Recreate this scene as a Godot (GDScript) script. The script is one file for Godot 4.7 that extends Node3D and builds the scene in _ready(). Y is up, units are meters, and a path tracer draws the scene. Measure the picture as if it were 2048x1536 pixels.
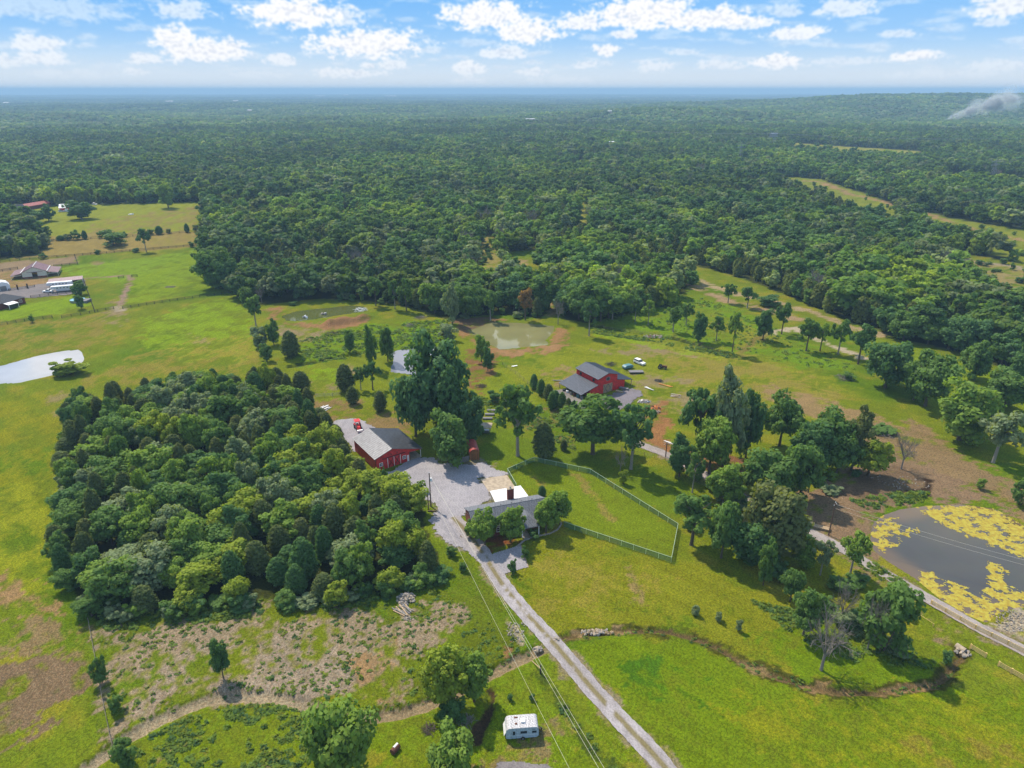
extends Node3D
# A farm seen from the air. Metres, y up; the camera hangs over the origin and looks along -z.

const K = 0.47          # sunlit colours of the photograph times K give base colours
const WATER = -0.3     # height of the pond surfaces

var rng = RandomNumberGenerator.new()
var n_big = noise(11, 1.0 / 70.0, 4)
var n_mid = noise(12, 1.0 / 14.0, 4)
var n_small = noise(13, 1.0 / 2.4, 2)
var n_warp = noise(14, 1.0 / 9.0, 3)
var n_warp2 = noise(15, 1.0 / 1.5, 2)
var n_hill = noise(16, 1.0 / 1400.0, 3)
var mats = {}
var names = {}
var ponds = []
var creeks = []
var paints = []
var cells = {}
var open_land = []
var wooded = []

func noise(s: int, f: float, oct: int) -> FastNoiseLite:
	var n = FastNoiseLite.new()
	n.seed = s
	n.noise_type = FastNoiseLite.TYPE_SIMPLEX_SMOOTH
	n.frequency = f
	n.fractal_octaves = oct
	return n

func _ready():
	rng.seed = 5
	var cam = Camera3D.new()
	cam.name = "camera"
	cam.fov = 58.72
	cam.position = Vector3(0, 95, 0)
	cam.rotation_degrees = Vector3(-23.3, 0, 0)
	cam.near = 1.0
	cam.far = 60000.0
	add_child(cam)
	cam.current = true
	var e = Environment.new()
	e.background_mode = Environment.BG_SKY
	e.sky = Sky.new()
	var sm = PanoramaSkyMaterial.new()
	sm.panorama = ImageTexture.create_from_image(sky_image())
	sm.energy_multiplier = 0.47
	e.sky.sky_material = sm
	e.tonemap_mode = Environment.TONE_MAPPER_LINEAR
	e.tonemap_exposure = 2.3
	e.fog_enabled = true
	e.fog_density = 0.00017
	e.fog_light_color = Color(0.71, 0.875, 1.0)
	e.sdfgi_enabled = true
	e.ssao_enabled = true
	e.ssil_enabled = true
	var w = WorldEnvironment.new()
	w.name = "world_environment"
	w.environment = e
	add_child(w)
	var sun = DirectionalLight3D.new()
	sun.name = "sun"
	sun.light_energy = 0.80
	sun.light_color = Color(1.0, 0.95, 0.87)
	sun.light_angular_distance = 1.2
	sun.shadow_enabled = true
	add_child(sun)
	sun.look_at_from_position(Vector3.ZERO, Vector3(0.376, -0.809, 0.453))
	make_materials()
	lay_out()
	ground()
	waters()
	roads()
	buildings()
	vehicles()
	fences()
	poles()
	trees()
	small_things()
	far_things()

# ---------------------------------------------------------------- sky

func smooth(a: float, b: float, x: float) -> float:
	var t = clampf((x - a) / (b - a), 0.0, 1.0)
	return t * t * (3.0 - 2.0 * t)

# clouds near the horizon: direction (azimuth, elevation), half width and half height in degrees, thickness
func cloud_list() -> Array:
	return [
		[Vector2(-0.5514, 0.0826), 6.21, 0.90, 0.5], [Vector2(-0.2736, 0.0868), 4.14, 1.38, 1.0], [Vector2(-0.2254, 0.0845), 2.53, 0.96, 0.75], [Vector2(-0.4039, 0.0860), 2.07, 0.84, 0.7],
		[Vector2(-0.4152, 0.0530), 1.55, 1.26, 1.0], [Vector2(-0.3859, 0.0427), 3.33, 1.02, 1.0], [Vector2(-0.3529, 0.0455), 1.38, 0.90, 0.95], [Vector2(-0.5559, 0.0472), 1.72, 0.78, 0.8],
		[Vector2(-0.5575, 0.0320), 1.84, 0.60, 0.75], [Vector2(-0.5907, 0.0294), 1.03, 0.48, 0.7], [Vector2(-0.4539, 0.0339), 1.26, 0.48, 0.75], [Vector2(-0.4632, 0.0187), 0.92, 0.30, 0.7],
		[Vector2(-0.2952, 0.0344), 1.38, 0.54, 0.75], [Vector2(-0.1877, 0.0534), 4.83, 1.32, 1.0], [Vector2(-0.2192, 0.0192), 3.22, 0.43, 0.95], [Vector2(-0.1575, 0.0290), 1.38, 0.43, 0.75],
		[Vector2(-0.1865, 0.0289), 0.69, 0.30, 0.85], [Vector2(-0.0337, 0.0867), 3.68, 1.32, 1.0], [Vector2(0.0202, 0.0683), 2.99, 1.14, 1.0], [Vector2(-0.0558, 0.0257), 1.49, 0.66, 0.85],
		[Vector2(-0.0092, 0.0455), 2.07, 0.60, 0.75], [Vector2(-0.0529, 0.0111), 1.49, 0.36, 0.6], [Vector2(0.0913, 0.0801), 2.30, 0.84, 0.95], [Vector2(0.1704, 0.0877), 4.60, 1.44, 1.0],
		[Vector2(0.2392, 0.0809), 5.29, 0.96, 1.0], [Vector2(0.2911, 0.0760), 2.99, 0.60, 0.85], [Vector2(0.1467, 0.0653), 1.15, 0.50, 0.9], [Vector2(0.1233, 0.0475), 1.09, 0.55, 0.95],
		[Vector2(0.0966, 0.0304), 1.26, 0.36, 0.65], [Vector2(0.0273, 0.0209), 1.49, 0.42, 0.75], [Vector2(0.3543, 0.0625), 2.42, 0.60, 0.9], [Vector2(0.4057, 0.0880), 2.30, 0.72, 0.75],
		[Vector2(0.3391, 0.0871), 1.49, 0.60, 0.6], [Vector2(0.3374, 0.0317), 2.07, 0.62, 1.0], [Vector2(0.2696, 0.0289), 1.95, 0.43, 0.6], [Vector2(0.4906, 0.0359), 1.61, 0.48, 0.95],
		[Vector2(0.4692, 0.0599), 1.38, 0.31, 0.6], [Vector2(0.1879, 0.0271), 1.61, 0.54, 0.6], [Vector2(0.5683, 0.0827), 2.30, 0.90, 0.9], [Vector2(0.5580, 0.0683), 1.26, 0.36, 0.65],
		[Vector2(0.5797, 0.0256), 2.53, 0.50, 0.5], [Vector2(0.4211, 0.0323), 2.99, 0.31, 0.45], [Vector2(0.2213, 0.0444), 1.38, 0.31, 0.5], [Vector2(0.0642, 0.0124), 2.99, 0.34, 0.45],
		[Vector2(-0.5281, 0.0160), 3.45, 0.36, 0.35], [Vector2(-0.1076, 0.0482), 1.26, 0.36, 0.5], [Vector2(0.5291, 0.0159), 3.91, 0.36, 0.4], [Vector2(-0.3245, 0.0175), 2.76, 0.31, 0.35]]

func blue(el: float, side: float) -> Color:
	# clear air by elevation in degrees; the left of the view is a little deeper than the right
	var c = Color8(228, 234, 240).lerp(Color8(164, 206, 246), smooth(0.0, 4.2, el))
	c = c.lerp(Color8(112, 180, 245).lerp(Color8(134, 192, 247), clampf(0.5 + side, 0.0, 1.0)), smooth(2.0, 7.0, el))
	return c.lerp(Color8(96, 156, 226), smooth(8.0, 60.0, el))

func sky_image() -> Image:
	var W = 4096
	var H = 2048
	var nz = noise(31, 1.0, 5)
	var lo = Image.create(512, 256, false, Image.FORMAT_RGB8)
	for y in 256:
		var el = 90.0 - (y + 0.5) / 256.0 * 180.0
		for x in 512:
			var az = wrapf((x + 0.5) / 512.0 * TAU, -PI, PI)
			var c = blue(maxf(el, 0.0), az / 1.3 if absf(az) < 0.8 else 0.0)
			if el > 4.0:
				# fair-weather clouds overhead, thinner towards the zenith
				var er = deg_to_rad(el)
				var k = 1.0 / (sin(er) + 0.12)
				var n = nz.get_noise_2d(sin(az) * cos(er) * k * 1.5, -cos(az) * cos(er) * k * 1.5)
				c = c.lerp(Color8(250, 251, 253), smooth(-0.16, 0.22, n) * 0.95 * smooth(4.0, 9.0, el))
			lo.set_pixel(x, y, c)
	lo.resize(W, H, Image.INTERPOLATE_CUBIC)
	var list = cloud_list()
	var y0 = int((90.0 - 8.5) / 180.0 * H)
	var y1 = int((90.0 + 0.4) / 180.0 * H)
	var x0 = -int(50.0 / 360.0 * W)
	var x1 = -x0
	for y in range(y0, y1):
		var el = 90.0 - (y + 0.5) / H * 180.0
		for x in range(x0, x1):
			var az = (x + 0.5) / W * 360.0
			var c = blue(maxf(el, 0.0), az / 75.0)
			var f = nz.get_noise_2d(az * 0.62, el * 1.25)
			var f2 = nz.get_noise_2d(az * 2.2 + 40.0, el * 3.6)
			var d = 0.0
			for q in list:
				var dx = (az - rad_to_deg(q[0].x)) / q[1]
				if absf(dx) > 1.5:
					continue
				var dy = (el - rad_to_deg(q[0].y)) / q[2]
				if absf(dy) > 1.6:
					continue
				if dy < 0.0:
					dy *= 1.35
				var v = 1.0 - sqrt(dx * dx + dy * dy) + f * 0.55 + f2 * 0.34 + 0.06
				d = maxf(d, smooth(0.0, 0.5, v) * q[3])
			var wisp = smooth(0.05, 0.5, nz.get_noise_2d(az * 0.25 + 90.0, el * 1.1)) * 0.4
			d = maxf(d, wisp * smooth(0.6, 2.0, el))
			var white = Color8(254, 253, 254).lerp(Color8(226, 230, 240), smooth(0.05, -0.4, f2 + f * 0.5))
			c = c.lerp(white, d * (0.45 + 0.54 * smooth(0.0, 2.2, el)))
			var fade = smooth(8.4, 7.0, el) * smooth(50.0, 46.0, absf(az))
			if fade < 1.0:
				c = lo.get_pixel(posmod(x, W), y).lerp(c, fade)
			lo.set_pixel(posmod(x, W), y, c)
	return lo

# ---------------------------------------------------------------- shapes

func lin(r: float, g: float, b: float) -> Color:
	return Color(r / 255.0, g / 255.0, b / 255.0).srgb_to_linear() * K

func numbered(called: String) -> String:
	var k = names.get(called, 0)
	names[called] = k + 1
	return called if k == 0 else "%s_%03d" % [called, k]

func tag(o: Node3D, label: String, category: String, group = "", kind = "") -> Node3D:
	if label: o.set_meta("label", label)
	if category: o.set_meta("category", category)
	if group: o.set_meta("group", group)
	if kind: o.set_meta("kind", kind)
	return o

func thing(called: String, label: String, category: String, at: Vector3, turn = 0.0, group = "") -> Node3D:
	var o = Node3D.new()
	o.name = numbered(called)
	add_child(o)
	o.position = at
	o.rotation.y = turn
	return tag(o, label, category, group)

func piece(called: String, mesh: Mesh, mat: Material, parent: Node, at = Vector3.ZERO) -> MeshInstance3D:
	var o = MeshInstance3D.new()
	o.name = numbered(called) if parent == self else called
	o.mesh = mesh
	if mat: o.material_override = mat
	parent.add_child(o, true)
	o.position = at
	return o

func st_new() -> SurfaceTool:
	var s = SurfaceTool.new()
	s.begin(Mesh.PRIMITIVE_TRIANGLES)
	s.set_smooth_group(-1)
	return s

func done(s: SurfaceTool) -> ArrayMesh:
	s.generate_normals()
	return s.commit()

func quad(s: SurfaceTool, a: Vector3, b: Vector3, c: Vector3, d: Vector3):
	for p in [a, b, c, a, c, d]:
		s.add_vertex(p)

# a box between two corners, turned by basis b about origin o
func box(s: SurfaceTool, lo: Vector3, hi: Vector3, t = Transform3D.IDENTITY):
	var p = []
	for k in 8:
		p.append(t * Vector3(hi.x if k & 1 else lo.x, hi.y if k & 2 else lo.y, hi.z if k & 4 else lo.z))
	quad(s, p[0], p[2], p[3], p[1])
	quad(s, p[4], p[5], p[7], p[6])
	quad(s, p[0], p[1], p[5], p[4])
	quad(s, p[2], p[6], p[7], p[3])
	quad(s, p[0], p[4], p[6], p[2])
	quad(s, p[1], p[3], p[7], p[5])

# a slab of thickness th under the quad a b c d (given anticlockwise from above)
func slab(s: SurfaceTool, a: Vector3, b: Vector3, c: Vector3, d: Vector3, th: float):
	var n = (b - a).cross(d - a).normalized() * th
	if n.y < 0.0: n = -n
	quad(s, d, c, b, a)
	quad(s, a - n, b - n, c - n, d - n)
	var r = [a, b, c, d]
	for k in 4:
		var p = r[k]
		var q = r[(k + 1) % 4]
		quad(s, p, q, q - n, p - n)

# an upright prism: outline in x y, from z0 to z1
func prism(s: SurfaceTool, pts: PackedVector2Array, z0: float, z1: float):
	var tri = Geometry2D.triangulate_polygon(pts)
	for k in range(0, tri.size(), 3):
		for j in [0, 1, 2]:
			var p = pts[tri[k + j]]
			s.add_vertex(Vector3(p.x, p.y, z1))
		for j in [0, 2, 1]:
			var p = pts[tri[k + j]]
			s.add_vertex(Vector3(p.x, p.y, z0))
	for k in pts.size():
		var p = pts[k]
		var q = pts[(k + 1) % pts.size()]
		quad(s, Vector3(p.x, p.y, z0), Vector3(p.x, p.y, z1), Vector3(q.x, q.y, z1), Vector3(q.x, q.y, z0))

func tube(s: SurfaceTool, a: Vector3, b: Vector3, r0: float, r1: float, n = 6, caps = true):
	var d = (b - a)
	if d.length() < 1e-5:
		return
	d = d.normalized()
	var u = d.cross(Vector3.UP if absf(d.y) < 0.9 else Vector3.RIGHT).normalized()
	var v = d.cross(u)
	for k in n:
		var t0 = TAU * k / n
		var t1 = TAU * (k + 1) / n
		var e0 = u * cos(t0) + v * sin(t0)
		var e1 = u * cos(t1) + v * sin(t1)
		quad(s, a + e0 * r0, b + e0 * r1, b + e1 * r1, a + e1 * r0)
		if caps:
			for p in [b, b + e1 * r1, b + e0 * r1, a, a + e0 * r0, a + e1 * r0]:
				s.add_vertex(p)

func box_mesh(lo: Vector3, hi: Vector3) -> ArrayMesh:
	var s = st_new()
	box(s, lo, hi)
	return done(s)

# lumpy ball; seeds give different lumps
func rock_mesh(r: Vector3, s0: int, rough = 0.25, n = 7) -> ArrayMesh:
	var nz = noise(s0, 0.9, 2)
	var s = SurfaceTool.new()
	s.begin(Mesh.PRIMITIVE_TRIANGLES)
	s.set_smooth_group(-1)
	var at = func(i, j):
		var th = PI * i / float(n)
		var ph = TAU * (j % (n + 2)) / float(n + 2)
		var d = Vector3(sin(th) * cos(ph), cos(th), sin(th) * sin(ph))
		return d * r * (1.0 + nz.get_noise_3dv(d * 1.6 + Vector3(s0, 0, 0)) * rough * 2.0)
	for i in n:
		for j in n + 2:
			quad(s, at.call(i, j), at.call(i + 1, j), at.call(i + 1, j + 1), at.call(i, j + 1))
	return done(s)

# ---------------------------------------------------------------- materials

func plain(called: String, c: Color, rough = 0.8, metal = 0.0, wear = 0.0, size = 3.0) -> StandardMaterial3D:
	var m = StandardMaterial3D.new()
	m.resource_name = called
	m.albedo_color = c
	m.roughness = rough
	m.metallic = metal
	if wear > 0.0:
		m.albedo_texture = grain(wear)
		m.uv1_triplanar = true
		m.uv1_world_triplanar = true
		m.uv1_scale = Vector3.ONE / size
	mats[called] = m
	return m

var grains = {}
func grain(depth: float) -> Texture2D:
	if not grains.has(depth):
		var n = noise(41, 0.02, 5)
		var im = n.get_seamless_image(256, 256)
		im.convert(Image.FORMAT_RGB8)
		var out = Image.create(256, 256, false, Image.FORMAT_RGB8)
		for y in 256:
			for x in 256:
				var v = 1.0 - depth * clampf((im.get_pixel(x, y).r - 0.25) * 1.8, 0.0, 1.0)
				out.set_pixel(x, y, Color(v, v, v))
		grains[depth] = ImageTexture.create_from_image(out)
	return grains[depth]

func make_materials():
	plain("red_metal", Color8(206, 40, 36), 0.55, 0.0, 0.22, 5.0)
	plain("barn_red", Color8(214, 40, 42), 0.6, 0.0, 0.2, 5.0)
	plain("dark_red", Color8(92, 16, 18), 0.6)
	plain("roof_metal", Color8(142, 144, 150), 0.42, 0.1, 0.2, 6.0)
	plain("roof_dark_metal", Color8(98, 102, 112), 0.42, 0.1, 0.2, 6.0)
	plain("shingle_grey", Color8(122, 126, 134), 0.9, 0.0, 0.35, 2.0)
	plain("white_metal", Color8(232, 232, 234), 0.5, 0.0, 0.12, 4.0)
	plain("white_paint", Color8(228, 228, 226), 0.5)
	plain("brick", Color8(134, 66, 52), 0.9, 0.0, 0.4, 1.2)
	plain("concrete", Color8(176, 160, 138), 0.9, 0.0, 0.14, 7.0)
	plain("stone", Color8(176, 166, 156), 0.95, 0.0, 0.4, 1.0)
	plain("pale_wood", Color8(190, 164, 128), 0.85, 0.0, 0.35, 1.2)
	plain("new_wood", Color8(240, 204, 132), 0.85, 0.0, 0.25, 1.0)
	plain("shed_wood", Color8(158, 104, 52), 0.8, 0.0, 0.4, 1.2)
	plain("grey_wood", Color8(138, 136, 138), 0.9, 0.0, 0.4, 1.0)
	plain("pole_wood", Color8(112, 88, 74), 0.9, 0.0, 0.4, 1.0)
	plain("black_wood", Color8(44, 42, 40), 0.85)
	plain("bark", Color8(112, 98, 82), 0.95, 0.0, 0.5, 0.8)
	plain("bark_pale", Color8(164, 156, 144), 0.95, 0.0, 0.4, 0.8)
	plain("bark_grey", Color8(140, 132, 124), 0.95, 0.0, 0.3, 0.8)
	plain("dark", Color8(30, 31, 34), 0.6)
	plain("tyre", Color8(28, 28, 30), 0.9)
	plain("steel", Color8(140, 144, 148), 0.4, 0.7)
	plain("rust", Color8(120, 72, 52), 0.9, 0.0, 0.5, 0.8)
	plain("glass_dark", Color8(42, 52, 62), 0.12)
	plain("mauve_roof", Color8(146, 112, 116), 0.5, 0.0, 0.2, 6.0)
	plain("cream_siding", Color8(208, 206, 190), 0.7, 0.0, 0.12, 3.0)
	plain("green_mesh", Color8(112, 150, 104), 0.8, 0.0, 0.25, 2.0)
	mats.green_mesh.transparency = BaseMaterial3D.TRANSPARENCY_ALPHA
	mats.green_mesh.albedo_color.a = 0.42
	plain("fence_cap", Color8(176, 196, 178), 0.6)
	plain("camper_blue", Color8(168, 190, 208), 0.45, 0.0, 0.15, 2.0)
	plain("camper_roof", Color8(206, 204, 206), 0.7, 0.0, 0.35, 1.4)
	plain("tractor_red", Color8(206, 40, 36), 0.35)
	plain("teal", Color8(88, 140, 152), 0.5, 0.0, 0.3, 1.0)
	plain("pool_blue", Color8(130, 180, 196), 0.3)
	plain("orange", Color8(222, 140, 70), 0.8)
	plain("wire", Color8(196, 192, 176), 0.5)
	var sk = plain("smoke", Color(1, 1, 1, 0.055), 1.0)
	sk.transparency = BaseMaterial3D.TRANSPARENCY_ALPHA
	sk.metallic_specular = 0.0
	sk.backlight_enabled = true
	sk.backlight = Color(1, 1, 1)
	plain("far_wire", Color8(120, 128, 132), 0.6)
	plain("brown_wire", Color8(120, 110, 96), 0.8)
	plain("dirt_pile", Color8(146, 112, 84), 1.0, 0.0, 0.4, 2.0)
	plain("red_roof", Color8(168, 66, 60), 0.5, 0.0, 0.25, 3.0)
	for t in TONES:
		var m = leafy("leaf_" + t)
		m.albedo_color = (TONES[t] * 1.55).linear_to_srgb()
	leafy("leaf_far")

const TONES = {
	"mid": Color(0.104, 0.182, 0.044), "deep": Color(0.084, 0.162, 0.052), "bright": Color(0.160, 0.245, 0.042), "yellow": Color(0.215, 0.272, 0.032),
	"silver": Color(0.185, 0.235, 0.120), "cedar": Color(0.112, 0.146, 0.050), "olive": Color(0.138, 0.162, 0.056), "rusty": Color(0.240, 0.150, 0.060), "blue": Color(0.088, 0.170, 0.064)}

func leafy(called: String) -> StandardMaterial3D:
	var m = StandardMaterial3D.new()
	m.resource_name = called
	m.vertex_color_use_as_albedo = true
	m.roughness = 0.6
	m.metallic_specular = 0.22
	m.backlight_enabled = true
	m.backlight = Color(1.0, 1.0, 0.55)
	mats[called] = m
	return m

# ---------------------------------------------------------------- the lie of the land

func bounds(p: PackedVector2Array, by: float) -> Rect2:
	var r = Rect2(p[0], Vector2.ZERO)
	for q in p:
		r = r.expand(q)
	return r.grow(by)

func area(c: Color, cover: float, warp: float, p: PackedVector2Array):
	enlist({"c": c, "cover": cover, "warp": warp, "p": p, "w": -1.0, "r": bounds(p, warp * 3.0 + 2.0)})

func streak(c: Color, cover: float, warp: float, w: float, p: PackedVector2Array):
	enlist({"c": c, "cover": cover, "warp": warp, "p": p, "w": w, "r": bounds(p, w + warp * 3.0 + 2.0)})

func enlist(s: Dictionary):
	var k = paints.size()
	paints.append(s)
	var r: Rect2 = s.r
	for i in range(floori(r.position.x / 25.0), floori(r.end.x / 25.0) + 1):
		for j in range(floori(r.position.y / 25.0), floori(r.end.y / 25.0) + 1):
			var key = Vector2i(i, j)
			if not cells.has(key):
				cells[key] = PackedInt32Array()
			cells[key].append(k)

func land(list: Array, p: PackedVector2Array):
	list.append([bounds(p, 0.0), p])

func within(list: Array, p: Vector2) -> bool:
	for a in list:
		if a[0].has_point(p) and Geometry2D.is_point_in_polygon(p, a[1]):
			return true
	return false

func is_open(p: Vector2) -> bool:
	return within(open_land, p) and not within(wooded, p)

func to_line(p: Vector2, l: PackedVector2Array) -> float:
	var best = 1e9
	for k in l.size() - 1:
		best = minf(best, p.distance_squared_to(Geometry2D.get_closest_point_to_segment(p, l[k], l[k + 1])))
	return sqrt(best)

func pond(p: PackedVector2Array):
	var closed = p.duplicate()
	closed.append(p[0])
	ponds.append({"p": p, "closed": closed, "r": bounds(p, 7.0)})

func creek(w: float, deep: float, p: PackedVector2Array):
	creeks.append({"p": p, "w": w, "deep": deep, "r": bounds(p, w + 2.0)})

const HILLS = [
	[Vector2(2300, -3650), 1500.0, 620.0, 52.0, 0.10], [Vector2(1650, -3250), 420.0, 420.0, 20.0, 0.0], [Vector2(2150, -3300), 320.0, 360.0, 22.0, 0.0], [Vector2(3000, -3500), 700.0, 500.0, 24.0, 0.0],
	[Vector2(560, -2500), 420.0, 330.0, 30.0, 0.0], [Vector2(1250, -2900), 500.0, 400.0, 22.0, 0.0], [Vector2(-1500, -4200), 900.0, 500.0, 18.0, 0.0]]

func hills(x: float, z: float) -> float:
	var h = 0.0
	for q in HILLS:
		var dx = (x - q[0].x) / q[1]
		var dz = (z - q[0].y) / q[2]
		var d = dx * dx + dz * dz
		if d < 9.0:
			h += q[3] * exp(-d)
	var r = sqrt(x * x + z * z)
	h += n_hill.get_noise_2d(x, z) * 14.0 * smooth(900.0, 3000.0, r)
	return h

func lie(x: float, z: float) -> float:
	var h = 0.0
	var p = Vector2(x, z)
	if absf(x) > 500.0 or z < -600.0:
		h += hills(x, z)
	if z < -480.0 or x < -420.0 or x > 350.0:
		return h
	for q in ponds:
		if q.r.has_point(p):
			var d = to_line(p, q.closed)
			if Geometry2D.is_point_in_polygon(p, q.p):
				return h - 0.22 - minf(d * 0.45, 1.6)
			h -= 0.22 * smooth(5.0, 0.0, d)
	for q in creeks:
		if q.r.has_point(p):
			var w = q.w * (1.0 + 0.3 * n_warp.get_noise_2d(x * 2.0, z * 2.0))
			h -= q.deep * smooth(w + 0.55, w * 0.5, to_line(p, q.p))
	if berm_box.has_point(p):
		h += 2.3 * smooth(5.0, 0.6, to_line(p, berm)) * (1.0 + 0.5 * n_warp.get_noise_2d(x, z))
	if z > -400.0:
		h += n_mid.get_noise_2d(x, z) * 0.10
	return h

var berm = PackedVector2Array([Vector2(-80.03, -287.66), Vector2(-74.48, -290.49), Vector2(-66.56, -295.57)])
var berm_box = bounds(berm, 6.0)

func lay_out():
	land(open_land, PackedVector2Array([Vector2(-657.96, -645.79), Vector2(-505.59, -639.71), Vector2(-398.82, -622.1), Vector2(-292.94, -645.79), Vector2(-282.35, -633.73), Vector2(-245.19, -550.66), Vector2(-197.91, -439.69), Vector2(-175.05, -386.27), Vector2(-155.6, -348.4), Vector2(-137.88, -332.33), Vector2(-128.38, -315.05), Vector2(-112.7, -320.06), Vector2(-95.05, -326.97), Vector2(-75.25, -326.97), Vector2(-56.57, -318.38), Vector2(-43.47, -310.17), Vector2(-32.96, -299.29), Vector2(-26.77, -293.37), Vector2(-16.94, -299.29), Vector2(1.37, -299.29), Vector2(13.72, -293.37), Vector2(16.63, -302.33), Vector2(11.83, -325.22), Vector2(6.37, -353.4), Vector2(-1.13, -380.41), Vector2(-2.87, -432.29), Vector2(15.52, -439.69), Vector2(17.29, -380.41), Vector2(17.29, -348.4), Vector2(22.62, -316.7), Vector2(23.84, -293.37), Vector2(36.54, -286.26), Vector2(54.02, -299.29), Vector2(64.17, -304.65), Vector2(85.65, -326.97), Vector2(93.92, -353.4), Vector2(94.9, -398.48), Vector2(101.32, -418.16), Vector2(106.73, -398.48), Vector2(120.77, -380.41), Vector2(131.6, -353.4), Vector2(141.9, -325.22), Vector2(149.8, -293.37), Vector2(155.96, -282.82), Vector2(160.58, -266.62), Vector2(169.6, -260.59), Vector2(180.09, -248.12), Vector2(182.17, -233.67), Vector2(190.98, -211.15), Vector2(173.6, -146.59), Vector2(82.76, -48.47), Vector2(-91.66, -48.47)]))
	for p in [PackedVector2Array([Vector2(313.57, -853.56), Vector2(358.23, -823.39), Vector2(350.35, -681.28), Vector2(346.18, -622.1), Vector2(293.6, -528.74), Vector2(279.84, -574.33), Vector2(289.8, -658.28), Vector2(284.52, -747.99)]), PackedVector2Array([Vector2(350.49, -605.37), Vector2(354.13, -559.9), Vector2(386.63, -493.12), Vector2(309.28, -386.27), Vector2(301.09, -422.31), Vector2(298.72, -471.74), Vector2(303.31, -518.37)]),
			PackedVector2Array([Vector2(281.52, -436.7), Vector2(312.75, -391.07), Vector2(234.38, -282.82), Vector2(220.96, -300.81), Vector2(245.34, -363.78)]), PackedVector2Array([Vector2(543.01, -1397.64), Vector2(608.75, -1297.45), Vector2(686.98, -1210.3), Vector2(603.48, -1058.22), Vector2(530.27, -1124.9), Vector2(480.42, -1220.57)]), PackedVector2Array([Vector2(543.18, -885.92), Vector2(594.08, -795.18), Vector2(530.59, -705.83), Vector2(487.51, -786.19)]),
			PackedVector2Array([Vector2(-25.69, -489.43), Vector2(-11.42, -489.43), Vector2(-6.5, -398.48), Vector2(-4.04, -334.16), Vector2(-20.18, -343.54), Vector2(-24.46, -425.12)]), PackedVector2Array([Vector2(94.54, -1074.16), Vector2(109.45, -1058.22), Vector2(92.86, -891.54), Vector2(80.52, -908.83)]), PackedVector2Array([Vector2(-147.42, -605.37), Vector2(-132.15, -594.68), Vector2(-116.28, -518.37), Vector2(-129.94, -528.74)]), PackedVector2Array([Vector2(60.22, -658.28), Vector2(68.08, -642.73), Vector2(55.67, -489.43), Vector2(47.57, -498.74)])]:
		land(open_land, p)
	land(wooded, grove)
	land(wooded, PackedVector2Array([Vector2(-458.89, -555.24), Vector2(-402.73, -555.24), Vector2(-362.77, -518.37), Vector2(-324.34, -475.19), Vector2(-299.77, -439.69), Vector2(-299.84, -422.31), Vector2(-344.12, -406.15)]))
	pond(PackedVector2Array([Vector2(-105.76, -299.29), Vector2(-101.6, -306.99), Vector2(-91.13, -311.78), Vector2(-77.96, -316.7), Vector2(-70.9, -315.05), Vector2(-68.43, -308.57), Vector2(-75.16, -303.87), Vector2(-85.23, -297.79), Vector2(-95.16, -292.65), Vector2(-100.99, -293.37)]))
	pond(PackedVector2Array([Vector2(-19.18, -279.44), Vector2(-14.03, -284.87), Vector2(-8.72, -291.21), Vector2(3.56, -289.78), Vector2(12.38, -287.66), Vector2(18.85, -284.87), Vector2(16.75, -274.19), Vector2(13.66, -266.62), Vector2(15.48, -261.78), Vector2(7.27, -259.41), Vector2(-4.79, -255.93), Vector2(-7.91, -260.59), Vector2(-12.21, -266.62)]))
	pond(PackedVector2Array([Vector2(-44.92, -232.69), Vector2(-45.55, -245.96), Vector2(-48.98, -251.42), Vector2(-44.74, -255.93), Vector2(-38.04, -258.25), Vector2(-31.24, -260.59), Vector2(-28.11, -249.21), Vector2(-30.3, -233.67), Vector2(-35.34, -229.8)]))
	pond(PackedVector2Array([Vector2(-206.55, -234.65), Vector2(-192.28, -238.15), Vector2(-186.77, -247.04), Vector2(-180.81, -253.1), Vector2(-172.97, -255.93), Vector2(-165.54, -246.5), Vector2(-161.06, -236.14), Vector2(-167.72, -228.85), Vector2(-174.32, -222.38), Vector2(-181.1, -221.93), Vector2(-194.69, -218.82)]))
	pond(PackedVector2Array([Vector2(86.23, -136.83), Vector2(90.4, -140.4), Vector2(96.03, -143), Vector2(103.08, -144.55), Vector2(113.34, -145), Vector2(119.68, -143.22), Vector2(122.04, -136.22), Vector2(126.43, -128.98), Vector2(117.52, -112.83), Vector2(107.51, -106.21), Vector2(101.85, -108.07), Vector2(96.62, -106.21), Vector2(92.38, -103.45), Vector2(89.6, -106.07), Vector2(87.24, -110.56), Vector2(85.52, -116.78), Vector2(82.56, -122.48), Vector2(81.36, -126.57), Vector2(82.76, -130.87)]))
	creek(1.2, 0.7, creek_low)
	creek(1.2, 0.7, creek_mid)
	creek(0.65, 0.6, creek_lawn)
	creek(0.8, 0.6, PackedVector2Array([Vector2(-3.35, -86.67), Vector2(-4.43, -81.11), Vector2(-6.06, -77.53)]))
	creek(1.2, 0.7, PackedVector2Array([Vector2(-83.07, -237.14), Vector2(-73.3, -242.79), Vector2(-63.37, -249.76), Vector2(-56.69, -253.66)]))
	creek(1.2, 0.8, PackedVector2Array([Vector2(34.34, -286.26), Vector2(48.51, -278.11), Vector2(64.35, -271.63), Vector2(76.28, -260.59), Vector2(81.98, -251.98), Vector2(89.95, -245.96)]))
	colours()

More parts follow.
